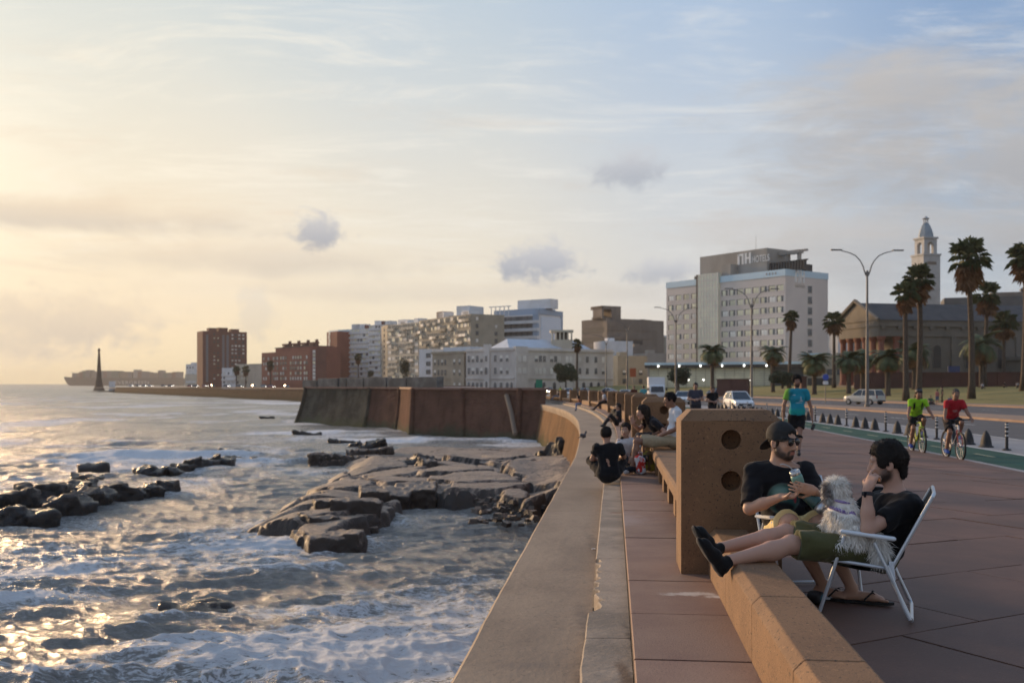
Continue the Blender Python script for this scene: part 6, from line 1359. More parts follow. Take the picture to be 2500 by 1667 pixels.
# ------------------------------------------------------------------ folding aluminium beach chairs
alu = mat('white_aluminium', (.62, .66, .70), .35, metal=.35, coat=.2); sling = mat('black_sling', (.012, .012, .014), .8, (.02, .02, .022), 40, bump=.3, bscale=300); armp = mat('armrest_plastic', (.66, .71, .76), .45)
def chair(lab, loc, rz, w=.27):
    """local x forward, y to the sitter's left"""
    t = thing('folding_chair', lab, 'chair', loc, rz, 'white folding chairs'); r = .0115
    # back frame continues down to the front feet; seat frame; rear legs
    back = [(-.16, -w, .335), (-.40, -w, .80), (-.41, -w+.05, .815), (-.41, w-.05, .815), (-.40, w, .80), (-.16, w, .335)]
    MB().path(back, r, 8).build('back_frame', alu, t); MB().path([(-.17, -w, .335), (.24, -w, .375), (.265, -w+.04, .38), (.265, w-.04, .38), (.24, w, .375), (-.17, w, .335)], r, 8).build('seat_frame', alu, t)
    fw = w+.022
    for a, b, c_ in (((.10, .52), (.27, .02), 1), ((-.06, .50), (-.27, .02), -1)):
        p = [(a[0], -fw, a[1])]+[(b[0], -fw, b[1]+.02), (b[0]+.01*c_, -fw+.03, b[1]), (b[0]+.01*c_, fw-.03, b[1]), (b[0], fw, b[1]+.02)]+[(a[0], fw, a[1])]
        if c_ > 0: p = [(-.02, -fw, .365) if False else (.12, -fw, .53)]+p[1:-1]+[(.12, fw, .53)]
        MB().path(p, r, 8).build('leg_frame', alu, t)
    for sy in (-1, 1):
        MB().path([(-.135, sy*fw, .36), (-.235, sy*(fw+.006), .10), (-.27, sy*(fw+.006), .03)], r*.95, 7).build('rear_strut', alu, t)
        MB().bevbox((-.02, sy*(fw+.004), .545), (.34, .045, .026), .009, rot=Matrix.Rotation(-.10, 3, 'Y')).build('armrest', armp, t)
        MB().bevbox((-.165, sy*(w+.012), .325), (.03, .012, .12), .004, rot=Matrix.Rotation(.1, 3, 'Y')).build('hinge_plate', armp, t)
    n = 9; vs = []; fs = []
    prof = [(.25, .372), (.15, .335), (.02, .315), (-.10, .312), (-.165, .335), (-.22, .44), (-.30, .60), (-.36, .72), (-.402, .81)]
    for (x, z) in prof:
        for k in range(7): y = (k/6-.5)*2*(w-.004); vs.append((x, y, z-.018*(1-(y/w)**2)))
    fs = [(i*7+k, (i+1)*7+k, (i+1)*7+k+1, i*7+k+1) for i in range(len(prof)-1) for k in range(6)]
    mb = MB(); mb.add(vs, fs); mb.build('sling', sling, t, smooth=True)
    return t
CH1 = (2.34, 6.58, 0); CR1 = math.atan2(.37, -.93); CH2 = (2.115, 7.16, 0); CR2 = R(-90+5)
chair('white aluminium folding chair holding the man with a dog', CH1, CR1); chair('white aluminium folding chair holding the man in a cap', CH2, CR2)
# things on the ground
c = W(1993, 1468, 6.78); t = thing('portable_speaker', 'small black round portable speaker on the ground by the chair foot', 'speaker', (c.x, c.y, 0), .4)
MB().lathe([(.02, -.05), (.042, -.048), (.046, -.03), (.046, .03), (.042, .048), (.02, .05)], (0, 0, .047), 14, Matrix.Rotation(PI/2, 3, 'X') @ Matrix.Rotation(.3, 3, 'Y')).build('body', M_blackp, t, smooth=True); MB().lathe([(.02, .05), (.034, .052), (.02, .056)], (0, 0, .047), 12, Matrix.Rotation(PI/2, 3, 'X') @ Matrix.Rotation(.3, 3, 'Y')).build('grille', mat('teal_ring', (.02, .10, .14), .5), t)
def bag(lab, px, py, b, size, col, col2=None):
    c = W(px, py, b); m = mat('bag_'+lab[:7], col, .8, col2, 9, contrast=(.48, .52)); s = SDF(); s.box((0, 0, size[2]/2), size, .03, .02); s.ball((0, 0, size[2]*.8), (size[0]*.4, size[1]*.4, size[2]*.3), .05); me = s.mesh('bag', .02, m, noise=wob(.012, 30, len(lab))); t = thing('bag', lab, 'bag', (c.x, c.y, max(0, zg(b))), .3); obj('body', me, t)
    MB().path([(-size[0]*.25, 0, size[2]), (-size[0]*.2, 0, size[2]+.08), (size[0]*.2, 0, size[2]+.08), (size[0]*.25, 0, size[2])], .01, 5).build('handle', m, t)
bag('crumpled red and white plastic bag by the sneaker on the tiles', 1563, 1150, 16.9, (.16, .16, .26), (.55, .03, .02), (.6, .6, .62)); bag('brown and yellow bag under the slab seat', 1583, 1152, 17.3, (.26, .2, .30), (.16, .10, .04), (.35, .28, .03)); bag('black backpack beside the person leaning on the fourth pier', 1505, 1033, 39.2, (.36, .3, .5), (.015, .016, .018))
# a chewed cigarette-end sized bit of white litter, weeds and a pigeon on the ledge
p = P(10.6, -.21, -.25); MB().bevbox((p.x, p.y, p.z+.012), (.045, .02, .014), .004, .4).build('litter_scrap', C_white, label='tiny white scrap of litter beside the broken step edge', cat='litter')
def pigeon():
    c = W(1423, 1058, 33); s, u = su_of(c.x, c.y); z = zg(s)-.25; t = thing('pigeon', 'dark pigeon standing on the outer concrete ledge', 'pigeon', (c.x, c.y, z), .6)
    q = SDF(); q.ball((0, 0, .14), (.13, .065, .065), .03, M=np.array(Matrix.Rotation(.35, 3, 'Y').transposed())); q.cone((.08, 0, .17), (.12, 0, .25), .035, .03, .03); q.ball((.13, 0, .265), .032, .02); q.cone((-.08, 0, .11), (-.22, 0, .07), .035, .015, .03, flat=.5, fdir=(0, 0, 1)); q.cone((.15, 0, .265), (.175, 0, .255), .01, .004, .01)
    for y in (-.025, .025): q.cone((0, y, .1), (.01, y, .0), .009, .007, .01)
    obj('body', q.mesh('body', .012, mat('pigeon_grey', (.05, .05, .06), .7, (.1, .1, .11), 12)), t)
pigeon()
# ------------------------------------------------------------------ people
def skinmat(name='skin'):
    if name in MATS: return MATS[name]
    m = D.materials.new(name); m.use_nodes = True; N = NT(m.node_tree); b = m.node_tree.nodes['Principled BSDF']
    c = N.n('ShaderNodeVertexColor', layer_name='Col').outputs[0]; tc = N.n('ShaderNodeTexCoord').outputs['Object']
    c = N.mix(N.math('MULTIPLY', N.noise(tc, 35, 4), .35), c, N.vmath('MULTIPLY', c, (.86, .72, .68)))
    N.link(c, b.inputs['Base Color']); b.inputs['Roughness'].default_value = .55; b.inputs['Subsurface Weight'].default_value = .08; b.inputs['Subsurface Radius'].default_value = (.012, .005, .003); MATS[name] = m; return m
M_skin = skinmat()
def clothmat(name):
    if name in MATS: return MATS[name]
    m = D.materials.new(name); m.use_nodes = True; N = NT(m.node_tree); b = m.node_tree.nodes['Principled BSDF']
    c = N.n('ShaderNodeVertexColor', layer_name='Col').outputs[0]; tc = N.n('ShaderNodeTexCoord').outputs['Object']
    N.link(N.mix(N.math('MULTIPLY', N.noise(tc, 14, 5), .3), c, N.vmath('SCALE', c, scale=.7)), b.inputs['Base Color']); b.inputs['Roughness'].default_value = .9; b.inputs['Sheen Weight'].default_value = .12; b.inputs['Specular IOR Level'].default_value = .2
    bn = N.n('ShaderNodeBump', ins={'Height': N.noise(tc, 60, 5), 'Strength': .25, 'Distance': .01}); N.link(bn.outputs[0], b.inputs['Normal']); MATS[name] = m; return m
M_cloth = clothmat('cloth')
def hairmat():
    m = D.materials.new('hair'); m.use_nodes = True; N = NT(m.node_tree); b = m.node_tree.nodes['Principled BSDF']; c = N.n('ShaderNodeVertexColor', layer_name='Col').outputs[0]; tc = N.n('ShaderNodeTexCoord').outputs['Object']
    N.link(N.mix(N.noise(N.mapping(tc, (1, 1, .3)), 70, 4), c, N.vmath('SCALE', c, scale=1.9)), b.inputs['Base Color']); b.inputs['Roughness'].default_value = .6; b.inputs['Specular IOR Level'].default_value = .25
    bn = N.n('ShaderNodeBump', ins={'Height': N.noise(N.mapping(tc, (1, 1, .4)), 90, 4), 'Strength': .7, 'Distance': .01}); N.link(bn.outputs[0], b.inputs['Normal']); return m
M_hair = hairmat()
V3 = lambda p: np.array((p[0], p[1], p[2]), float)
def nrm(v): return v/max(np.linalg.norm(v), 1e-9)
def E(c, r, M=None): return ('e', V3(c), np.array((r, r, r) if np.isscalar(r) else r, float), np.eye(3) if M is None else M, .02, 'u')
def hframe(f, u):
    f = nrm(V3(f)); u = V3(u); r = nrm(np.cross(f, u)); u = np.cross(r, f); return np.array((r, f, u))       # rows: right, forward, up
def add_head(s, paint, c, f, u, sc, sex='m', beard=None, skin=(.4, .25, .18), eyes=True):
    M = hframe(f, u); c = V3(c); g = lambda x, y, z: c+(M[0]*x+M[1]*y+M[2]*z)*sc; k = .02*sc
    s.ball(g(0, -.012, .035), np.array((.074, .094, .088))*sc, k, M=M); s.ball(g(0, .025, -.025), np.array((.062, .070, .085))*sc, k*1.5, M=M)
    s.ball(g(0, .042, -.082), np.array((.044, .044, .034))*sc, k*1.5, M=M); s.ball(g(0, .076, -.098), .016*sc, k, M=M)           # jaw, chin
    for x in (-1, 1):
        s.cone(g(x*.05, .015, -.055), g(x*.03, .05, -.092), .022*sc, .018*sc, k); s.ball(g(x*.040, .062, -.022), .020*sc, k, M=M)  # jaw line, cheek
        s.ball(g(x*.076, -.012, -.012), np.array((.011, .024, .034))*sc, .004, M=M); s.ball(g(x*.082, -.004, -.012), np.array((.008, .012, .020))*sc, .003, 's', M=M)
        s.ball(g(x*.031, .094, .012), np.array((.019, .012, .012))*sc, .006, 's', M=M); s.ball(g(x*.031, .078, .010), .0135*sc, .003, M=M)
    s.cone(g(-.045, .080, .030), g(.045, .080, .030), .011*sc, .011*sc, k*.7); s.cone(g(0, .088, .020), g(0, .109, -.030), .008*sc, .012*sc, .010); s.ball(g(0, .108, -.033), .0115*sc, .006)
    for x in (-1, 1): s.ball(g(x*.012, .099, -.036), .0085*sc, .005)
    s.cone(g(-.020, .086, -.060), g(.020, .086, -.060), .0075*sc, .0075*sc, .006); s.cone(g(-.017, .085, -.071), g(.017, .085, -.071), .008*sc, .008*sc, .006); s.cone(g(-.018, .095, -.0655), g(.018, .095, -.0655), .0035*sc, .0035*sc, .002, 's')
    dk = tuple(x*.55 for x in skin)
    paint.append((E(g(0, .09, -.0655), np.array((.024, .02, .014))*sc, M), (skin[0]*.85, skin[1]*.5, skin[2]*.5), .004*sc))
    if eyes:
        for x in (-1, 1):
            paint.append((E(g(x*.031, .09, .010), np.array((.014, .02, .006))*sc, M), (.5, .48, .45), .002)); paint.append((E(g(x*.031, .093, .010), .0065*sc, M), (.02, .015, .01), .0015))
    for x in (-1, 1): paint.append((E(g(x*.032, .088, .034), np.array((.020, .02, .005))*sc, M), (.03, .02, .016), .003))
    if beard is not None:
        for x in (-1, 1): paint.append((E(g(x*.056, .012, -.062), np.array((.026, .034, .042))*sc, M), beard, .016*sc)); paint.append((E(g(x*.040, .040, -.082), np.array((.030, .036, .030))*sc, M), beard, .010*sc))
        paint.append((E(g(0, .068, -.100), np.array((.048, .045, .026))*sc, M), beard, .008*sc)); paint.append((E(g(0, .095, -.051), np.array((.032, .022, .0075))*sc, M), beard, .004*sc)); paint.append((E(g(0, .092, -.085), np.array((.014, .02, .010))*sc, M), beard, .004*sc))
        for x in (-1, 1): paint.append((E(g(x*.031, .085, -.068), np.array((.008, .02, .018))*sc, M), beard, .005*sc))
        paint.append((E(g(0, .095, -.0665), np.array((.021, .02, .010))*sc, M), (skin[0]*.85, skin[1]*.5, skin[2]*.5), .003*sc))
    return M, g
def add_hand(s, w, d, n, side, curls=(.5, .55, .6, .65), thumb=.5, sc=1.0, spread=.05):
    """w wrist, d towards the fingers, n out of the palm; side +1: thumb lies on d x n"""
    d = nrm(V3(d)); n = V3(n); n = nrm(n-d*(n @ d)); x = np.cross(d, n)*side; w = V3(w); g = lambda a, b, c: w+(x*a+d*b+n*c)*sc
    s.box(g(0, .052, .004), np.array((.078, .088, .026))*sc, .012*sc, .012, M=np.array((x, d, n))); s.cone(w, g(0, .03, 0), .026*sc, .028*sc, .015, flat=.75, fdir=n)
    for i, (o, L) in enumerate(((.030, .078), (.010, .088), (-.010, .082), (-.029, .064))):
        p = g(o, .092, .002); dirx = nrm(d+x*spread*(1.5-i)); a = 0; cu = curls[i]; r = (.0092, .0095, .009, .008)[i]*sc
        for j, fr in enumerate((.45, .32, .26)):
            a += cu*(1.0, .9, .55)[j]; dd = dirx*math.cos(a)+n*math.sin(a); q = p+dd*L*fr*sc; s.cone(p, q, r*(1-.07*j), r*(.92-.08*j), .003); p = q
    p = g(.036, .028, .008); t1 = nrm(x*.75+d*.6+n*(.25+thumb*.5)); t2 = nrm(x*.25+d*.8+n*(.3+thumb*.8)); q = p+t1*.042*sc; s.cone(g(.018, .018, .006), p, .015*sc, .0135*sc, .01); s.cone(p, q, .0125*sc, .0105*sc, .006); s.cone(q, q+t2*.034*sc, .0105*sc, .0085*sc, .004)
def cut(s, p, d, r, L=.14, k=.006):
    """saw a tube off square at p, removing what lies beyond in direction d"""
    x, y, z = _frame(d); s.box(V3(p)+z*L/2, (2*r, 2*r, L), .002, k, 's', M=np.array((x, y, z)))
def shoe(parent, ank, heel, toe, col, sole, vox, sc=1.0, name='shoe'):
    s = SDF(); ank, heel, toe = V3(ank), V3(heel), V3(toe); ax = nrm(toe-heel); up = ank-heel; up = nrm(up-ax*(up @ ax)); L = np.linalg.norm(toe-heel)
    side = np.cross(ax, up); g = lambda a, b: heel+ax*a*L+up*b*sc
    s.cone(g(.12, .045), g(.45, .042), .040*sc, .042*sc, .03); s.cone(g(.45, .042), g(.85, .030), .042*sc, .030*sc, .03, flat=None); s.ball(g(.70, .030), np.array((.048, .055, .032))*sc, .03, M=np.array((side, ax, up))); s.cone(g(.14, .05), ank+up*.0, .043*sc, .042*sc, .03)
    s.cone(g(.06, .012), g(.90, .012), .034*sc, .040*sc, .01, flat=.4, fdir=up)
    pl = [(('c', g(-.1, -.004), g(1.1, -.004), .016*sc, .016*sc, .01, 'u', None, None), sole, .003)] if sole else []
    pl2 = []
    me = s.mesh(name, vox, M_cloth, paint=pl, base=col, noise=wob(.0025, 60, 4)); return obj(name, me, parent)
def strands(parent, me, K, ln, wd, down, seed, clear=None):
    """short locks growing out of a hair mesh"""
    r = np.random.RandomState(seed); n = len(me.vertices); V = np.zeros(n*3); me.vertices.foreach_get('co', V); V = V.reshape(-1, 3); Nn = np.zeros(n*3); me.vertices.foreach_get('normal', Nn); Nn = Nn.reshape(-1, 3)
    C = np.zeros(n*4); me.color_attributes['Col'].data.foreach_get('color', C); C = C.reshape(-1, 4); idx = r.randint(0, n, K); p = V[idx]; nn = Nn[idx]
    d = nn*.7+np.array((0, 0, -down))+r.normal(size=(K, 3))*.45; d /= np.linalg.norm(d, axis=1)[:, None]; sd = np.cross(d, r.normal(size=(K, 3))); sd /= np.linalg.norm(sd, axis=1)[:, None]; L = ln*(.5+r.rand(K))[:, None]; w = wd*(.6+.8*r.rand(K))[:, None]
    VV = np.stack([p+sd*w, p-sd*w, p+d*L], 1).reshape(-1, 3); F = np.arange(3*K).reshape(-1, 3); fm = npmesh('hair_locks', VV, F, M_hair, False); a = fm.color_attributes.new('Col', 'FLOAT_COLOR', 'POINT'); a.data.foreach_set('color', np.repeat(C[idx], 3, 0).ravel().astype(np.float32)); o = obj('hair_locks', fm, parent); o['kind'] = 'stuff'
_pn = [0]
def person(label, J, skin=(.40, .235, .165), shirt=(.02, .02, .022), lower=('shorts', (.1, .1, .05)), shoes=(.03, .03, .03), hair=('short', (.012, .010, .009)), vox=.010, build=1.0, belly=0.0, hf=None, hu=(0, 0, 1), hs=1.0, beard=None, hands=None, sleeve=.62, group=None, hem=.86, paint_shirt=None, feet=None, sole=None, extra=None, eyes=True, sleeve_col=None, flip=None, no_hands=False):
    """J: world positions of head, neck, chest, pelvis, sh/el/wr/hip/kn/an (l, r) and toe (l, r)"""
    J = {k: V3(v) for k, v in J.items()}; _pn[0] += 1; base = J['pelvis'].copy(); base[2] = min(J['anl'][2], J['anr'][2], J['pelvis'][2])-.07
    t = thing('person', label, 'person', tuple(base), 0, group); Lc = {k: v-base for k, v in J.items()}; J = Lc; w = build
    s = SDF(); paint = []; M, g = add_head(s, paint, J['head'], hf, hu, hs, beard=beard, skin=skin, eyes=eyes)
    s.cone(J['neck'], g(0, -.02, -.05), .056*w, .052*hs, .03)
    rt = nrm(J['shr']-J['shl']); up = nrm(J['neck']-J['pelvis']); fw = nrm(np.cross(up, rt)); T = np.array((rt, fw, np.cross(rt, fw)))
    s.cone(J['shl'], J['shr'], .055, .055, .04); s.ball(J['chest'], np.array((.150, .095, .19))*w, .05, M=T); s.ball(J['pelvis'], np.array((.145, .105, .12))*w, .05, M=T); s.cone(J['chest'], J['pelvis'], .10*w, .10*w, .05)
    for q in 'lr':
        s.cone(J['sh'+q], J['el'+q], .050*w, .041*w, .02); s.cone(J['el'+q], J['el'+q]*.55+J['wr'+q]*.45, .041*w, .039*w, .02); s.cone(J['el'+q]*.6+J['wr'+q]*.4, J['wr'+q], .039*w, .027, .02)
        s.cone(J['hip'+q], J['kn'+q], .080*w, .056*w, .03); m1 = J['kn'+q]*.68+J['an'+q]*.32; s.cone(J['kn'+q], m1, .055*w, .054*w, .02); s.cone(m1, J['an'+q], .054*w, .036, .02)
        tv = J['kn'+q]-J['hip'+q]; qv = nrm(J['an'+q]-J['kn'+q]); bk = tv-qv*(tv @ qv); bl_ = np.linalg.norm(bk); bk = -bk/bl_ if bl_ > .05 else np.zeros(3)
        s.ball(J['kn'+q]*.70+J['an'+q]*.30+bk*.016, np.array((.050, .050, .085))*w, .03, M=np.array(_frame(qv))); s.ball(J['kn'+q]-bk*.012, .052*w, .02)
        for sg in (-1, 1): s.ball(J['an'+q]+np.cross(qv, (0, 1., 0))*sg*.024, .016, .012)
        h = (hands or {}).get(q)
        if not no_hands:
            if h is None:
                d = nrm(J['wr'+q]-J['el'+q]); n = nrm(J['pelvis']-J['wr'+q]); add_hand(s, J['wr'+q], d, n, 1 if (np.cross(d, n) @ fw) > 0 else -1, (.35, .4, .45, .5), .4)
            else: add_hand(s, J['wr'+q], h[0], h[1], h[2], h[3], h[4] if len(h) > 4 else .5)
        else: s.ball(J['wr'+q]+nrm(J['wr'+q]-J['el'+q])*.07, (.035, .035, .07), .03, M=np.array(_frame(J['wr'+q]-J['el'+q])))
        if flip:   # bare foot
            hl, to = J['heel'+q], J['toe'+q]; ax = nrm(to-hl); sd = np.cross(ax, (0, 0, 1.)); s.cone(J['an'+q], hl+(0, 0, .03), .036, .034, .02); s.cone(hl+(0, 0, .03), hl*.4+to*.6+(0, 0, .028), .033, .036, .02); s.ball(hl*.3+to*.7+(0, 0, .022), (.045, .05, .022), .02, M=np.array((sd, ax, (0, 0, 1.))))
            for i in range(5): b0 = hl*.22+to*.78+sd*(.036-.018*i)*(1 if q == 'r' else -1)*-1; s.cone(b0+(0, 0, .018), b0+ax*(.05-.007*i)+(0, 0, .013), .0115 if i == 0 else .0085, .010 if i == 0 else .007, .004)
    obj('body', s.mesh('body', vox, M_skin, paint=paint, base=skin), t)
    # shirt
    c = SDF(); slv = sleeve_col
    c.cone(J['shl']*.92+J['neck']*.08, J['shr']*.92+J['neck']*.08, .072*w, .072*w, .05); c.ball(J['chest'], np.array((.178*w, .118*w, .20)), .06, M=T); bl = J['chest']*.35+J['pelvis']*.65+fw*(.02+belly*.5); c.ball(bl, np.array((.172*w, .125*w+belly, .17)), .06, M=T); c.ball(J['pelvis']+up*.03, np.array((.170*w, .128*w+belly*.3, .11)), .05, M=T); c.cone(J['neck']-up*.035, J['chest'], .085*w, .10*w, .05)
    for q in 'lr':
        e = J['sh'+q]+(J['el'+q]-J['sh'+q])*(sleeve+.12); c.cone(J['sh'+q], e, .070*w, .066*w, .035)
        if sleeve < .95: cut(c, J['sh'+q]+(J['el'+q]-J['sh'+q])*sleeve, J['el'+q]-J['sh'+q], .085*w, .16)
    if sleeve >= .95:
        for q in 'lr': c.cone(J['el'+q], J['el'+q]*.15+J['wr'+q]*.85, .055*w, .042*w, .02)
    nu = nrm(g(0, -.01, -.03)-J['neck']); cut(c, J['neck']+nu*.030, nu, .13, .3, .01)
    ps = []
    if slv is not None: ps = [(('c', J['sh'+slv[0]]+(J['sh'+slv[0]]-J['chest'])*.25, J['el'+slv[0]], .095, .09, .02, 'u', None, None), slv[1], .03)]
    for (loc, r, col, soft) in (paint_shirt or []): ps.append((E(J['chest']+rt*loc[0]+fw*loc[1]+np.cross(rt, fw)*loc[2], r, T), col, soft))
    obj('shirt', c.mesh('shirt', vox, M_cloth, noise=(lambda x, y, z, f1=wob(.007, 20, _pn[0]), f2=wob(.0035, 55, _pn[0]+9): f1(x, y, z)+f2(x, y, z)), paint=ps, base=shirt), t)
    # shorts or trousers
    kind, lc = lower; c = SDF(); c.ball(J['pelvis']-up*.02, np.array((.166*w, .128*w, .125)), .05, M=T)
    for q in 'lr':
        hp, kn, an = J['hip'+q], J['kn'+q], J['an'+q]
        if kind == 'shorts': c.cone(hp, hp+(kn-hp)*1.0, .105*w, .092*w, .05); cut(c, hp+(kn-hp)*hem, kn-hp, .115*w, .2)
        else: c.cone(hp, kn, .098*w, .068*w, .05); c.cone(kn, an, .066*w, .050*w, .02); cut(c, an+(kn-an)*.02, an-kn, .08, .14)
    obj('shorts' if kind == 'shorts' else 'trousers', c.mesh(kind, vox, M_cloth, noise=(lambda x, y, z, f1=wob(.007, 22, _pn[0]+50), f2=wob(.003, 60, _pn[0]+70): f1(x, y, z)+f2(x, y, z)), paint=[], base=lc), t)
    # hair
    hk, hc = hair; c = SDF()
    if hk != 'none':
        thick = {'short': .012, 'thick': .015, 'long': .018, 'bun': .014, 'curly': .026, 'buzz': .007, 'braid': .012}[hk]; r = np.array((.078, .098, .092))*hs+thick*.75
        c.ball(g(0, -.014, .037), r, .01, M=M); c.box(g(0, .125, -.040), np.array((.30, .15, .205))*hs, .02, .02, 's', M=M); c.box(g(0, .03, -.13), np.array((.3, .19, .18))*hs, .02, .02, 's', M=M)
        c.box(g(0, -.09, -.16), np.array((.3, .16, .16))*hs, .02, .02, 's', M=M)
        c.ball(g(0, .150, .095), np.array((.10, .065, .06))*hs, .02, 's', M=M)
        for x in (-1, 1): c.cone(g(x*.076, .016, .03), g(x*.077, .014, -.015), .010*hs, .007*hs, .008)
        if hk in ('thick', 'curly'): c.ball(g(0, -.008, .108), np.array((.066, .075, .030))*hs, .03, M=M); c.cone(g(0, -.080, .02), g(0, -.070, -.070), .046*hs, .034*hs, .03)
        if hk == 'long': c.cone(g(0, -.075, .02), g(.02, -.085, -.20), .075, .05, .04); [c.cone(g(x*.065, -.02, .02), g(x*.07, -.03, -.19), .035, .03, .03) for x in (-1, 1)]
        if hk == 'bun': c.ball(g(0, -.125, .03), .05, .02)
        if hk == 'braid': c.cone(g(.04, -.08, -.02), g(.085, .04, -.22), .035, .022, .03); c.cone(g(.085, .04, -.22), g(.08, .06, -.36), .024, .014, .02); c.ball(g(0, -.105, -.01), .045, .02)
        if hk == 'wild': pass
        hme = c.mesh('hair', min(vox, .009) if vox < .015 else vox, M_hair, noise=(lambda x, y, z, f1=wob(.004 if hk != 'curly' else .008, 70, 3), f2=wob(.0025, 170, 8): f1(x, y, z)+f2(x, y, z)), paint=[], base=hc); ho = obj('hair', hme, t)
        if vox < .012: strands(ho, hme, 5000 if hk != 'buzz' else 3000, {'curly': .020, 'thick': .010, 'buzz': .006}.get(hk, .012), .0014, .25, 3)
    if not flip:
        for q in 'lr':
            an, to = J['an'+q], J['toe'+q]; hl = J.get('heel'+q)
            if hl is None: d = nrm((to-an)*(1, 1, 0)); hl = an-d*.06; hl = hl*(1, 1, 0)+np.array((0, 0, to[2]-.01))
            shoe(t, an, hl, to, shoes, sole, max(.007, vox*.8))
    return t, g, J, base

# --- the man in a cap, slouched in the far chair
Jc = dict(head=(1.945, 7.16, 1.085), neck=(1.925, 7.20, .905), chest=(1.955, 7.20, .755), pelvis=(2.02, 7.20, .455), shl=(2.115, 7.13, .862), shr=(1.755, 7.21, .858), ell=(2.185, 7.0, .655), elr=(1.69, 7.08, .615), wrl=(2.075, 6.83, .765), wrr=(1.862, 6.90, .716),
          hipl=(2.10, 7.15, .45), hipr=(1.935, 7.18, .45), knl=(2.13, 6.88, .535), knr=(1.915, 6.87, .545), anl=(2.335, 6.84, .10), anr=(2.17, 6.95, .10), heell=(2.315, 6.85, 0.02), heelr=(2.145, 6.97, 0.02), toel=(2.555, 6.75, .02), toer=(2.32, 6.83, .02))
t, g, J, base = person('man in a backwards black cap and sunglasses slouched in a folding chair by the pier', Jc, skin=(.48, .285, .195), shirt=(.010, .010, .013), lower=('shorts', (.88, .70, .34)), hair=('buzz', (.02, .015, .012)), vox=.0075, build=1.06, belly=.035, hf=(.60, -.79, -.10), hs=1.06, beard=(.045, .03, .024), hem=.80,
    hands={'r': ((.93, -.30, .10), (-.1, -.2, 1), 1, (.75, .8, .85, .9), .6), 'l': ((-.94, -.05, .25), (.05, 1, .1), 1, (.32, .34, .36, .38), .6)}, sleeve=.90, flip=True, eyes=False,
    paint_shirt=[((.0, .11, -.07), (.112, .14, .118), (.10, .13, .12), .006), ((.0, .11, -.07), (.105, .14, .110), (.028, .085, .075), .012), ((.02, .11, -.03), (.055, .14, .05), (.20, .34, .30), .03), ((-.01, .11, -.12), (.075, .14, .045), (.010, .010, .012), .015), ((-.080, .11, -.06), (.010, .14, .030), (.30, .04, .05), .006)])
Mh = hframe((.60, -.79, -.10), (0, 0, 1)); hs = 1.06; cp = SDF()
cp.ball(g(0, -.014, .040), np.array((.089, .110, .100))*hs, .01, M=Mh); cp.box(g(0, -.01, -.085), np.array((.4, .4, .18))*hs, .01, .006, 's', M=Mh); cp.ball(g(0, .115, .058), np.array((.055, .06, .030))*hs, .008, 's', M=Mh); cp.box(g(0, .115, .005), np.array((.3, .10, .055))*hs, .01, .006, 's', M=Mh)
cp.cone(g(-.07, .055, .030), g(.07, .055, .030), .012*hs, .012*hs, .01); cp.cone(g(-.045, .083, .028), g(.045, .083, .028), .011*hs, .011*hs, .01)
cp.ball(g(0, -.118, -.030), np.array((.072, .068, .011))*hs, .012, M=hframe((.60, -.79, .95), (0, 0, 1)))
obj('cap', cp.mesh('cap', .007, mat('cap_black', (.012, .012, .013), .85, (.02, .02, .02), 60), noise=wob(.001, 60, 2)), t)
gm = mat('sunglasses_black', (.006, .006, .007), .08, spec=.7, coat=.5); gb = mat('sunglasses_frame', (.05, .03, .015), .3)
for x in (-1, 1):
    q = SDF(); q.ball(g(x*.033, .096, .008), np.array((.030, .009, .024))*hs, .004, M=Mh); obj('lens', q.mesh('lens', .004, gm), t)
mb = MB(); mb.path([g(-.066, .082, .022), g(-.033, .106, .026), g(0, .110, .020), g(.033, .106, .026), g(.066, .082, .022)], .0042, 6)
for x in (-1, 1): mb.path([g(x*.066, .084, .020), g(x*.078, .045, .018), g(x*.082, -.01, .012)], .004, 6)
mb.build('glasses_frame', gb, t)
blk_ff = mat('flip_flop_black', (.012, .011, .011), .7)
for q in 'lr':
    hl, to = J['heel'+q], J['toe'+q]; ax = nrm(to-hl); sd = np.cross(ax, (0, 0, 1.)); mb = MB(); n = 14; ring = []
    for k in range(n):
        a = 2*PI*k/n; ca, sa = math.cos(a), math.sin(a); ring.append((ca, sa))
    mid = (hl+to)/2; Ls = np.linalg.norm(to-hl)/2+.035; bot = [mid+ax*ca*Ls+sd*sa*(.042+.008*ca) for ca, sa in ring]
    mb.add([tuple(p+(0, 0, -.016)) for p in bot]+[tuple(p+(0, 0, .004)) for p in bot], [tuple(reversed(range(n))), tuple(range(n, 2*n))]+[(i, (i+1) % n, n+(i+1) % n, n+i) for i in range(n)])
    tp = hl*.2+to*.8
    for x in (-1, 1): mb.path([tuple(tp+(0, 0, .015)), tuple(hl*.4+to*.6+sd*x*.025+(0, 0, .065)), tuple(hl*.6+to*.4+sd*x*.046+(0, 0, .01))], .007, 5)
    mb.build('flip_flop', blk_ff, t)
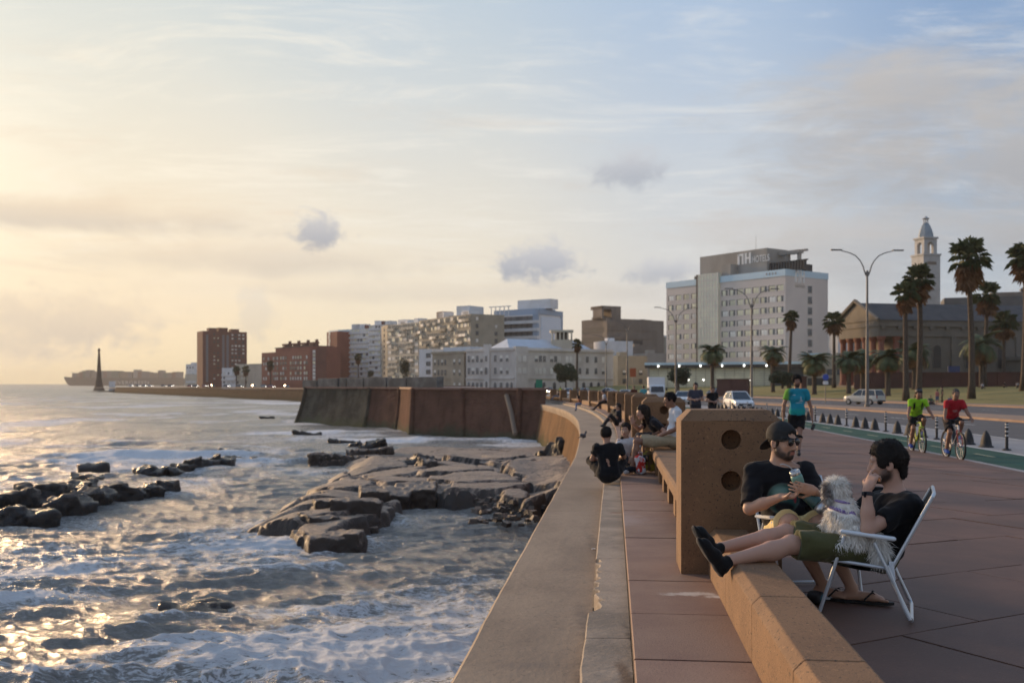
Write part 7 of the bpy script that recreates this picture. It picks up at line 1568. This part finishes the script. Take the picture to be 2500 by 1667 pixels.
# gourd, straw and flask
def item_frame(p0, p1): z = (Vector(p1)-Vector(p0)); return Vector(p0), z.to_track_quat('Z', 'Y').to_matrix(), z.length
p, Mx, L = item_frame((1.995, 6.885, .785), (1.945, 6.865, .905)); mt = thing('mate_cup', 'pale mint cup with a steel straw held by the man in a cap', 'cup', (0, 0, 0))
MB().lathe([(.02, 0), (.034, .006), (.040, .05), (.041, .08), (.036, .10)], p, 16, Mx).build('body', mat('mint_enamel', (.15, .31, .265), .45), mt, smooth=True); MB().lathe([(.036, .10), (.037, .102), (.036, .128), (.030, .13), (.028, .12)], p, 16, Mx).build('rim', mat('brushed_steel', (.5, .52, .54), .3, metal=.8), mt, smooth=True)
e = p+Mx @ Vector((0, 0, .12)); MB().path([e, e+Vector((-.045, -.01, .04)), e+Vector((-.085, -.02, .055)), e+Vector((-.105, -.02, .052))], .0042, 6).build('straw', mat('brushed_steel', (.5, .52, .54), .3, metal=.8), mt)
p, Mx, L = item_frame((2.135, 6.80, .635), (1.98, 6.95, .80)); th = thing('thermos_flask', 'dark green thermos flask with a steel base under the arm of the capped man', 'flask', (0, 0, 0))
MB().lathe([(.038, 0), (.044, .006), (.044, .055)], p, 18, Mx).build('base', mat('brushed_steel', (.5, .52, .54), .3, metal=.8), th, smooth=True); MB().lathe([(.046, .056), (.047, .06), (.047, .20), (.040, .225), (.034, .24)], p, 18, Mx).build('body', mat('flask_green', (.012, .06, .055), .3, coat=.3), th, smooth=True)

# --- the man with the dog, feet up on the seat
Jd = dict(head=(2.485, 6.60, .975), neck=(2.535, 6.595, .765), chest=(2.495, 6.565, .625), pelvis=(2.40, 6.57, .405), shl=(2.555, 6.425, .715), shr=(2.475, 6.755, .72), ell=(2.262, 6.33, .572), elr=(2.33, 6.86, .58), wrl=(2.278, 6.385, .825), wrr=(2.165, 6.71, .60),
          hipl=(2.33, 6.47, .42), hipr=(2.36, 6.66, .42), knl=(1.80, 6.42, .462), knr=(1.83, 6.66, .50), anl=(1.375, 6.34, .372), anr=(1.365, 6.55, .42), heell=(1.315, 6.315, .285), heelr=(1.30, 6.52, .345), toel=(1.165, 6.28, .515), toer=(1.175, 6.47, .565))
t, g, J, base = person('dark-haired man in a black shirt and olive shorts, feet up, leaning on his hand', Jd, skin=(.50, .30, .22), shirt=(.009, .009, .011), lower=('shorts', (.085, .085, .035)), shoes=(.008, .008, .009), sole=(.10, .09, .08), hair=('thick', (.010, .008, .007)), vox=.0075, build=1.06, belly=.03, hf=(-.93, .33, -.14), hs=1.10, beard=(.05, .035, .028), hem=.93,
    hands={'l': ((.42, .12, .88), (.75, .55, -.3), 1, (.35, .85, 1.0, 1.05), .5), 'r': ((-.75, -.62, .05), (.6, -.7, -.2), 1, (.4, .45, .5, .5), .5)}, sleeve=.66)
mb = MB(); wd = nrm(J['wrl']-J['ell']); wp = J['wrl']-wd*.03; x, y, z = _frame(wd); MB().lathe([(.030, -.013), (.034, -.012), (.034, .012), (.030, .013)], tuple(wp), 16, Matrix((tuple(x), tuple(y), tuple(z))).transposed()).build('watch_strap', mat('watch_black', (.012, .013, .02), .6), t)
MB().bevbox(tuple(wp+nrm(np.array((-.6, -.75, 0)))*.036), (.034, .010, .036), .004, rz=math.atan2(-.6, .75)*-1).build('watch_face', mat('watch_glass', (.006, .008, .016), .1), t)

# --- the dog on his lap
def dog():
    t = thing('dog', 'small shaggy white and grey dog in a lilac harness sitting on a lap', 'dog', (2.17, 6.50, .47)); o = np.array((2.17, 6.50, .47)); s = SDF(); L = lambda *a: np.array(a, float)-o
    hd = L(2.125, 6.53, .805); f = nrm(np.array((-.38, .92, -.12))); M = hframe(f, (0, 0, 1))
    s.ball(L(2.225, 6.46, .565), (.105, .095, .095), .05); s.cone(L(2.215, 6.46, .57), L(2.15, 6.50, .68), .092, .072, .05); s.ball(L(2.155, 6.50, .665), (.075, .075, .085), .04); s.cone(L(2.15, 6.50, .70), hd, .055, .052, .04)
    s.ball(hd, (.066, .072, .066), .03, M=M); s.ball(hd+f*.055-np.array((0, 0, .020)), (.036, .04, .030), .02, M=M); s.ball(hd+f*.09-np.array((0, 0, .014)), .011, .006)
    for x in (-1, 1):
        e = hd+M[0]*x*.062+M[2]*.025; s.cone(e, e+M[0]*x*.022-M[2]*.085-M[1]*.01, .024, .018, .015, flat=.55, fdir=M[0])
        fp = L(2.06+.02*x, 6.56-.05*x, .50); s.cone(L(2.125, 6.52-.045*x, .635), fp, .030, .022, .02); s.ball(fp+np.array((-.012, 0, -.008)), (.028, .022, .018), .012)
        hp = L(2.20, 6.46-.075*x, .52); s.ball(hp, (.075, .04, .06), .03); s.cone(hp-np.array((0, 0, .03)), L(2.12, 6.46-.085*x, .475), .030, .024, .02); s.ball(L(2.095, 6.46-.085*x, .472), (.034, .022, .018), .012)
    tail = [L(2.29, 6.42, .545), L(2.335, 6.38, .50), L(2.35, 6.35, .44), L(2.34, 6.33, .385)]
    for a, b, r0, r1 in zip(tail, tail[1:], (.035, .032, .028), (.032, .028, .016)): s.cone(a, b, r0, r1, .02)
    W_, G_ = (.93, .90, .84), (.36, .34, .32)
    pts = [(E(hd+M[0]*x*.075-M[2]*.02, (.035, .05, .07), M), (.22, .20, .19), .02) for x in (-1, 1)]+[(E(L(2.25, 6.42, .60), (.07, .05, .07)), G_, .04), (E(hd+f*.05+np.array((0, 0, .02)), .03), (.5, .47, .43), .02), (E(hd+f*.095-np.array((0, 0, .014)), .012), (.01, .01, .01), .002)]
    m = D.materials.new('dog_coat'); m.use_nodes = True; N = NT(m.node_tree); b = m.node_tree.nodes['Principled BSDF']; N.link(N.n('ShaderNodeVertexColor', layer_name='Col').outputs[0], b.inputs['Base Color']); b.inputs['Roughness'].default_value = .8; b.inputs['Specular IOR Level'].default_value = .2
    me = s.mesh('body', .008, m, noise=wob(.006, 60, 9), paint=pts, base=W_); obj('body', me, t)
    n = len(me.vertices); V = np.zeros(n*3); me.vertices.foreach_get('co', V); V = V.reshape(-1, 3); Nn = np.zeros(n*3); me.vertices.foreach_get('normal', Nn); Nn = Nn.reshape(-1, 3); C = np.zeros(n*4); me.color_attributes['Col'].data.foreach_get('color', C); C = C.reshape(-1, 4)
    h = SDF(); h.ball(L(2.152, 6.50, .672), (.100, .100, .022), .006, M=np.array(Matrix.Rotation(.35, 3, 'Y').transposed())); h.cone(L(2.19, 6.41, .665), L(2.22, 6.39, .60), .022, .016, .006, flat=.5, fdir=(0, 1, 0)); h.ball(L(2.148, 6.50, .735), (.078, .078, .014), .006, M=np.array(Matrix.Rotation(.2, 3, 'Y').transposed()))
    r = np.random.RandomState(4); K = 27000; idx = r.randint(0, n, K); idx = idx[h.at(V[idx]) > .006]; idx = idx[(np.abs(V[idx]-(hd+f*.09)).sum(1) > .05)]; K = len(idx); p = V[idx]; nn = Nn[idx]; dn = np.array((0, 0, -1.0))
    fall = np.where(p[:, 2:3] > hd[2]+.02, .30, .75)*np.ones((K, 1)); d = nn*.55+dn*fall+r.normal(size=(K, 3))*.20; d /= np.linalg.norm(d, axis=1)[:, None]
    ln = (.022+.026*r.rand(K))*np.where(p[:, 2] < .05, 1.35, 1.0)*np.where((p[:, 0] > .10), 1.5, 1.0)
    sd = np.cross(d, r.normal(size=(K, 3))); sd /= np.linalg.norm(sd, axis=1)[:, None]; wd_ = .0014+.0012*r.rand(K); q1 = p+d*ln[:, None]*.55; d2 = d+dn*.45; d2 /= np.linalg.norm(d2, axis=1)[:, None]; q2 = q1+d2*ln[:, None]*.5
    VV = np.stack([p-nn*.003+sd*wd_[:, None], p-nn*.003-sd*wd_[:, None], q1-sd*wd_[:, None]*.8, q1+sd*wd_[:, None]*.8, q2], 1).reshape(-1, 3); b0 = np.arange(K)*5
    F = np.concatenate([np.stack([b0, b0+1, b0+2], 1), np.stack([b0, b0+2, b0+3], 1), np.stack([b0+3, b0+2, b0+4], 1)]); fm = npmesh('fur', VV, F, m, False)
    cc = np.repeat(C[idx]*(.75+.45*r.rand(K))[:, None], 5, 0); cc[:, 3] = 1; a = fm.color_attributes.new('Col', 'FLOAT_COLOR', 'POINT'); a.data.foreach_set('color', cc.ravel().astype(np.float32)); o_ = obj('fur', fm, t); o_['kind'] = 'stuff'
    hm = mat('lilac_harness', (.32, .24, .50), .7, (.16, .11, .30), 55, contrast=(.52, .58)); obj('harness', h.mesh('harness', .007, hm), t)
dog()

# --- the four by the second pier
def sit(hd, nk, ch, pv, shl, shr, ell, elr, wrl, wrr, knl, knr, anl, anr, tl=None, tr=None, hw=.09):
    pv_, sl, sr = V3(pv), V3(shl), V3(shr); rt = nrm((sr-sl)*(1, 1, 0)); d = dict(head=hd, neck=nk, chest=ch, pelvis=pv, shl=shl, shr=shr, ell=ell, elr=elr, wrl=wrl, wrr=wrr, hipl=pv_-rt*hw, hipr=pv_+rt*hw, knl=knl, knr=knr, anl=anl, anr=anr)
    def toe(k, a): v = nrm((V3(a)-V3(k))*(1, 1, .0)+(V3(k)-pv_)*(.6, .6, 0)); return V3(a)+v*.19+(0, 0, -.06)
    d['toel'] = toe(knl, anl) if tl is None else tl; d['toer'] = toe(knr, anr) if tr is None else tr; return d
person('man in a black shirt seen from behind, sitting on the concrete step', sit((1.545, 16.34, .668), (1.565, 16.30, .495), (1.57, 16.27, .34), (1.575, 16.22, .03), (1.385, 16.28, .455), (1.76, 16.28, .455), (1.325, 16.40, .27), (1.845, 16.42, .30), (1.44, 16.68, .22), (1.74, 16.68, .24), (1.30, 16.62, .22), (1.88, 16.62, .24), (1.62, 16.86, -.02), (1.50, 16.90, -.02)), skin=(.36, .21, .15), shirt=(.008, .009, .012), lower=('trousers', (.012, .012, .014)), hair=('short', (.012, .010, .009)), vox=.011, hf=(.12, .99, -.05), group='friends sitting by the second pier')
person('young woman with a long braid in a white shirt sitting on the tiles', sit((1.972, 17.30, .70), (1.99, 17.36, .545), (2.01, 17.42, .38), (2.05, 17.50, .10), (1.865, 17.33, .485), (2.14, 17.37, .495), (1.80, 17.22, .30), (2.22, 17.24, .30), (1.94, 17.02, .22), (2.09, 17.02, .24), (1.78, 17.16, .26), (2.30, 17.18, .22), (2.12, 16.98, .04), (1.98, 16.98, .04)), skin=(.42, .26, .19), shirt=(.62, .63, .66), lower=('trousers', (.03, .032, .04)), shoes=(.5, .5, .5), hair=('braid', (.016, .011, .009)), vox=.011, build=.86, hs=.97, hf=(-.38, -.92, -.10), group='friends sitting by the second pier')
person('young man in a white shirt and khaki shorts sitting on the slab seat', sit((2.725, 17.20, 1.225), (2.80, 17.22, 1.075), (2.83, 17.23, .88), (2.80, 17.20, .52), (2.84, 17.05, 1.005), (2.84, 17.40, 1.005), (2.82, 16.98, .74), (2.74, 17.46, .74), (2.56, 17.06, .62), (2.50, 17.40, .62), (2.13, 17.0, .515), (2.16, 17.36, .52), (2.04, 16.92, .075), (2.06, 17.36, .075), (1.84, 16.88, .012), (1.86, 17.34, .012)), skin=(.24, .125, .08), shirt=(.66, .68, .72), lower=('shorts', (.36, .29, .19)), shoes=(.02, .022, .03), sole=(.5, .5, .5), hair=('short', (.010, .008, .008)), vox=.011, build=.96, hf=(-.98, -.05, -.15), group='friends sitting by the second pier')
_j = sit((2.405, 18.38, .975), (2.53, 18.42, .845), (2.66, 18.46, .72), (2.90, 18.55, .52), (2.615, 18.24, .785), (2.56, 18.62, .80), (2.80, 18.12, .62), (2.36, 18.55, .66), (2.60, 18.02, .52), (2.225, 18.36, .77), (2.36, 18.36, .52), (2.38, 18.66, .52), (2.28, 18.36, .06), (2.30, 18.68, .06))
_j = {k: np.array((0, 0, 1.5))+(V3(v)-np.array((0, 0, 1.5)))*.957 for k, v in _j.items()}
person('young woman in a black shirt leaning forward with a raised hand', _j, skin=(.42, .25, .19), shirt=(.012, .012, .016), lower=('trousers', (.03, .035, .05)), hair=('long', (.016, .011, .009)), vox=.011, build=.88, hf=(-.93, -.28, -.22), hands={'r': ((-.15, -.1, 1), (-.2, -1, 0), 1, (.15, .15, .6, .7), .4)}, group='friends sitting by the second pier')
# --- people farther along the seats
def far_sit(lab, px, yh, b, yp, pk, pa, col, low, hair=('short', (.012, .01, .009)), fdir=(-1, 0, 0), vox=.02, skin=(.36, .21, .15)):
    hd = V3(W(px, yh, b)); pv = V3(W(pk[0], yp, b)); pv[2] = max(pv[2], zg(b)+.10); k = V3(W(pa[0], pa[1], b-.4)); a = V3(W(pa[2], pa[3], b-.7)); f = nrm(V3(fdir)); rt = nrm(np.cross(f, (0, 0, 1.))); up = nrm(hd-pv); nk = hd-up*.19; ch = nk*.6+pv*.4; sl, sr = nk-rt*.18-up*.05, nk+rt*.18-up*.05
    el = [q-up*.24+f*.05-rt*.03*sg for q, sg in ((sl, 1), (sr, -1))]; wr = [q+f*.2-up*.05 for q in el]
    return person(lab, sit(hd, nk, ch, pv, sl, sr, el[0], el[1], wr[0], wr[1], k-rt*.1, k+rt*.1, a-rt*.1, a+rt*.1), skin=skin, shirt=col, lower=low, hair=hair, vox=vox, hf=f, group='people sitting farther along the seats', no_hands=b > 60)
far_sit('person in dark clothes leaning back against the fourth pier beside a backpack', 1509, 992, 39.0, 1030, (1505,), (1491, 1014, 1474, 1037), (.02, .022, .03), ('trousers', (.012, .013, .018)), ('thick', (.012, .01, .01)), vox=.014)
far_sit('person in an orange top and blue jeans sitting on the step over the ledge', 1411, 969, 74, 985, (1416,), (1407, 986, 1406, 1000), (.28, .10, .05), ('trousers', (.10, .16, .28)), ('long', (.012, .01, .009)))
far_sit('man in a pale blue-white shirt and dark cap on a low seat', 1472, 957, 61, 979, (1478,), (1464, 984, 1450, 998), (.52, .56, .62), ('trousers', (.012, .012, .016)), ('short', (.02, .025, .04)))
far_sit('person in black on the far low seat, left of the white-shirted man', 1452, 959, 83, 974, (1455,), (1449, 977, 1447, 987), (.014, .014, .018), ('trousers', (.015, .015, .02)))
far_sit('person with outstretched legs in blue jeans near the tenth pier', 1364, 955, 111, 967, (1362,), (1353, 967, 1346, 975), (.02, .02, .025), ('trousers', (.10, .15, .24)))
far_sit('person in brown sitting low near the thirteenth pier', 1313, 957, 131, 966, (1316,), (1308, 966, 1302, 973), (.10, .07, .05), ('trousers', (.04, .04, .05)))
# --- standing and walking
def stand(lab, px, b, hgt, f, col, low, hair=('short', (.012, .01, .009)), zf=None, vox=.018, skin=(.36, .21, .15), arms='down', build=1.0, group=None, stride=.06, **kw):
    c = W(px, 937, b); s_, u = su_of(c.x, c.y); z = (zg(s_)+(cross(u) if u < 8.4 else -.3)) if zf is None else zf; f = nrm(V3(f)); rt = nrm(np.cross(f, (0, 0, 1.))); o = np.array((c.x, c.y, z)); k = hgt/1.75; Z = lambda x, y, h: o+rt*x*k+f*y*k+np.array((0, 0, h*k))
    J = dict(head=Z(0, .02, 1.62), neck=Z(0, -.01, 1.455), chest=Z(0, 0, 1.24), pelvis=Z(0, 0, .95), shl=Z(-.185, 0, 1.40), shr=Z(.185, 0, 1.40), hipl=Z(-.09, 0, .90), hipr=Z(.09, 0, .90), knl=Z(-.10, stride*.6+.02, .48), knr=Z(.10, -stride*.3+.02, .48), anl=Z(-.10, stride, .08), anr=Z(.10, -stride, .08), toel=Z(-.12, stride+.18, .02), toer=Z(.12, -stride+.18, .02))
    if arms == 'down': J.update(ell=Z(-.25, -.03, 1.12), elr=Z(.25, -.03, 1.12), wrl=Z(-.27, .06, .87), wrr=Z(.27, .06, .87))
    else: J.update(ell=Z(-.26, -.02, 1.13), elr=Z(.26, -.02, 1.13), wrl=Z(-.08, .2, 1.16), wrr=Z(.06, .22, 1.14))
    return person(lab, J, skin=skin, shirt=col, lower=low, hair=hair, vox=vox, build=build, hf=f, group=group, no_hands=b > 60, **kw)
stand('man in a dark grey shirt looking at his phone behind the nearest pier', 1698, 36, 1.70, (-.1, -1, -.1), (.055, .06, .085), ('shorts', (.04, .04, .05)), arms='hold', vox=.014, build=1.1, group='pedestrians on the walk'); stand('person in a black shirt standing right of the man in grey', 1739, 39, 1.60, (.25, -.95, -.25), (.012, .012, .014), ('trousers', (.03, .03, .04)), ('short', (.05, .03, .02)), arms='hold', vox=.014, group='pedestrians on the walk')
stand('pedestrian in a teal shirt left of the delivery truck', 1571, 74, 1.72, (0, 1, 0), (.10, .36, .40), ('shorts', (.03, .03, .04)), group='pedestrians on the walk'); stand('pedestrian in dark red beside the one in teal', 1548, 78, 1.68, (0, -1, 0), (.10, .03, .02), ('shorts', (.03, .03, .03)), group='pedestrians on the walk')
for (px, b, col, lab) in ((1324, 165, (.16, .04, .05), 'tiny far pedestrian in dark red beyond the far piers'), (1368, 160, (.45, .55, .05), 'tiny far pedestrian in lime beyond the far piers'), (1412, 150, (.2, .18, .16), 'tiny far pedestrian in grey beyond the far piers'), (1428, 140, (.08, .09, .12), 'tiny far pedestrian in navy beyond the far piers')): stand(lab, px, b, 1.72, (0, -1, 0), col, ('trousers', (.03, .03, .04)), vox=.025, group='pedestrians on the walk')
b = 22.2; q = lambda x, y, dy=0: V3(W(x, y, b+dy))
wm = dict(head=q(1945, 931), neck=q(1945, 951), chest=q(1946, 976), pelvis=q(1946, 1014), shl=q(1967, 956), shr=q(1924, 956), ell=q(1978, 990), elr=q(1914, 988), wrl=q(1983, 1020, -.1), wrr=q(1912, 1018), hipl=q(1956, 1020), hipr=q(1935, 1020), knl=q(1951, 1062, -.18), knr=q(1935, 1062, -.02), anl=q(1949, 1100, -.30), anr=q(1934, 1094, .32), toel=q(1950, 1112, -.5), toer=q(1934, 1109, .16))
t, g, J, base = person('man in a turquoise running shirt with one green sleeve walking towards the camera', wm, skin=(.30, .165, .11), shirt=(.02, .27, .37), lower=('shorts', (.012, .012, .014)), shoes=(.04, .04, .045), hair=('curly', (.012, .010, .009)), vox=.010, hf=(0, -1, -.03), hs=1.0, beard=(.03, .02, .016), sleeve_col=('r', (.18, .42, .06)), hem=.62,
    paint_shirt=[((-.06, .1, -.02), (.05, .15, .012), (.55, .62, .66), .008), ((-.05, .1, .03), (.010, .15, .05), (.55, .62, .66), .006), ((-.01, .1, -.06), (.07, .15, .006), (.5, .6, .64), .004), ((.09, .1, .11), (.03, .15, .008), (.55, .62, .66), .004), ((0, .0, -.26), (.3, .3, .07), (.02, .36, .34), .05)])
ph = thing('phone', 'small dark phone in the left hand of the walking man', 'phone', tuple(V3(W(1985, 1042, 22.0)))); MB().bevbox((0, 0, 0), (.07, .014, .14), .005, rot=Matrix.Rotation(.4, 3, 'Y')).build('body', M_blackp, ph); MB().box((0, -.008, 0), (.06, .002, .12), rot=Matrix.Rotation(.4, 3, 'Y')).build('screen', M_cglass, ph)
# --- cyclists
def rider(lab, bike_loc, rz, col, low, hair, helmet, shoecol, extra, skin):
    R3 = np.array(Matrix.Rotation(rz, 3, 'Z')); o = V3(bike_loc); Z = lambda x, y, z: o+R3 @ np.array((x, y, z)); f = R3 @ np.array((1, 0, -.08))
    J = dict(head=Z(.20, 0, 1.60), neck=Z(.12, 0, 1.435), chest=Z(.03, 0, 1.26), pelvis=Z(-.20, 0, 1.0), shl=Z(.10, .185, 1.385), shr=Z(.10, -.185, 1.385), ell=Z(.22, .26, 1.15), elr=Z(.22, -.26, 1.15), wrl=Z(.33, .31, 1.02), wrr=Z(.33, -.31, 1.02), hipl=Z(-.18, .09, .97), hipr=Z(-.18, -.09, .97), knl=Z(.22, .13, .90), knr=Z(.16, -.13, .66), anl=Z(-.03, .15, .58), anr=Z(-.04, -.15, .22), toel=Z(.14, .16, .50), toer=Z(.13, -.16, .14), heell=Z(-.10, .15, .50), heelr=Z(-.11, -.15, .15))
    t, g, J, base = person(lab, J, skin=skin, shirt=col, lower=low, shoes=shoecol, hair=hair, vox=.011, hf=f, hs=1.0, group='cyclists on the cycle lane', hem=.80, paint_shirt=extra, hands={k: (R3 @ np.array((.8, 0, -.3)), R3 @ np.array((.1, 0, -1)), (1 if k == 'l' else -1)*-1, (.9, .9, .9, .9), .5) for k in 'lr'})
    if helmet:
        M = hframe(f, (0, 0, 1)); h = SDF(); h.ball(g(0, -.01, .055), (.098, .125, .085), .01, M=M); h.box(g(0, 0, -.045), (.4, .4, .17), .01, .008, 's', M=M)
        for x in (-.05, 0, .05): h.cone(g(x, .09, .12), g(x, -.10, .14), .010, .010, .006, 's')
        obj('helmet', h.mesh('helmet', .011, M_blackp), t)
    return t
t = rider('cyclist in a lime green shirt and black helmet on the cycle lane', BIKE1, BR1, (.30, .60, .03), ('shorts', (.012, .012, .014)), ('short', (.015, .012, .01)), True, (.03, .06, .28), [((-.10, .1, .07), (.022, .2, .12), (.015, .015, .017), .006), ((.10, .1, .07), (.022, .2, .12), (.015, .015, .017), .006)], (.28, .15, .10))
rider('cyclist in a red shirt on the cycle lane nearest the right edge', BIKE2, BR2, (.42, .02, .03), ('shorts', (.014, .014, .018)), ('buzz', (.06, .055, .05)), False, (.04, .10, .35), [((0, .1, .0), (.06, .2, .035), (.45, .2, .2), .012)], (.28, .15, .10))
# --- people on the lawn
lz = lambda px, b: lawn_z(pt(px, b).x, b)
stand('person in a pink top and blue shorts standing on the lawn', 2288, 108, 1.66, (-.3, .9, 0), (.42, .16, .14), ('shorts', (.10, .14, .22)), zf=lz(2288, 108), group='people on the lawn'); stand('person in black standing on the lawn beside the one in pink', 2300, 112, 1.74, (-.9, .2, 0), (.014, .014, .018), ('trousers', (.012, .012, .014)), zf=lz(2300, 112), group='people on the lawn')
def lawn_sit(lab, px, b, col, low):
    z = lz(px, b); c = pt(px, b); o = np.array((c.x, c.y, z)); Z = lambda x, y, h: o+np.array((x, y, h)); person(lab, sit(Z(0, 0, .88), Z(0, .03, .71), Z(0, .05, .5), Z(0, .1, .12), Z(-.18, .05, .66), Z(.18, .05, .66), Z(-.25, -.05, .42), Z(.25, -.05, .42), Z(-.12, -.28, .40), Z(.12, -.28, .40), Z(-.15, -.33, .45), Z(.15, -.33, .45), Z(-.15, -.5, .08), Z(.15, -.5, .08)), shirt=col, lower=low, vox=.022, hf=(-.3, -.9, 0), group='people on the lawn', no_hands=True)
lawn_sit('person in green sitting on the lawn left of the standing pair', 2272, 106, (.04, .12, .07), ('trousers', (.05, .04, .05))); lawn_sit('person in blue sitting on the lawn behind the cyclist in red', 2320, 106, (.05, .08, .20), ('trousers', (.03, .03, .04))); lawn_sit('person in white sitting by the red wall left of the tallest palm', 2398, 160, (.5, .5, .5), ('trousers', (.05, .05, .06))); lawn_sit('person in black sitting by the red wall near the short palm', 2452, 165, (.015, .015, .018), ('trousers', (.02, .02, .03))); lawn_sit('person with a pale top sitting by the red wall at the right edge', 2484, 160, (.42, .40, .38), ('trousers', (.02, .02, .02)))

# ------------------------------------------------------------------ evening haze over the water
def haze():
    m = D.materials.new('haze'); m.use_nodes = True; nt = m.node_tree; nt.nodes.clear(); N = NT(nt)
    v = N.n('ShaderNodeVolumePrincipled', ins={'Color': (1.0, .93, .84, 1), 'Density': HAZE, 'Anisotropy': .1}); N.n('ShaderNodeOutputMaterial', ins={'Volume': v.outputs[0]})
    mb = MB(); mb.bb(-3500, 3500, -400, 5200, -8.5, 62); mb.build('haze', m, kind='stuff')
HAZE = 0.00011
haze()
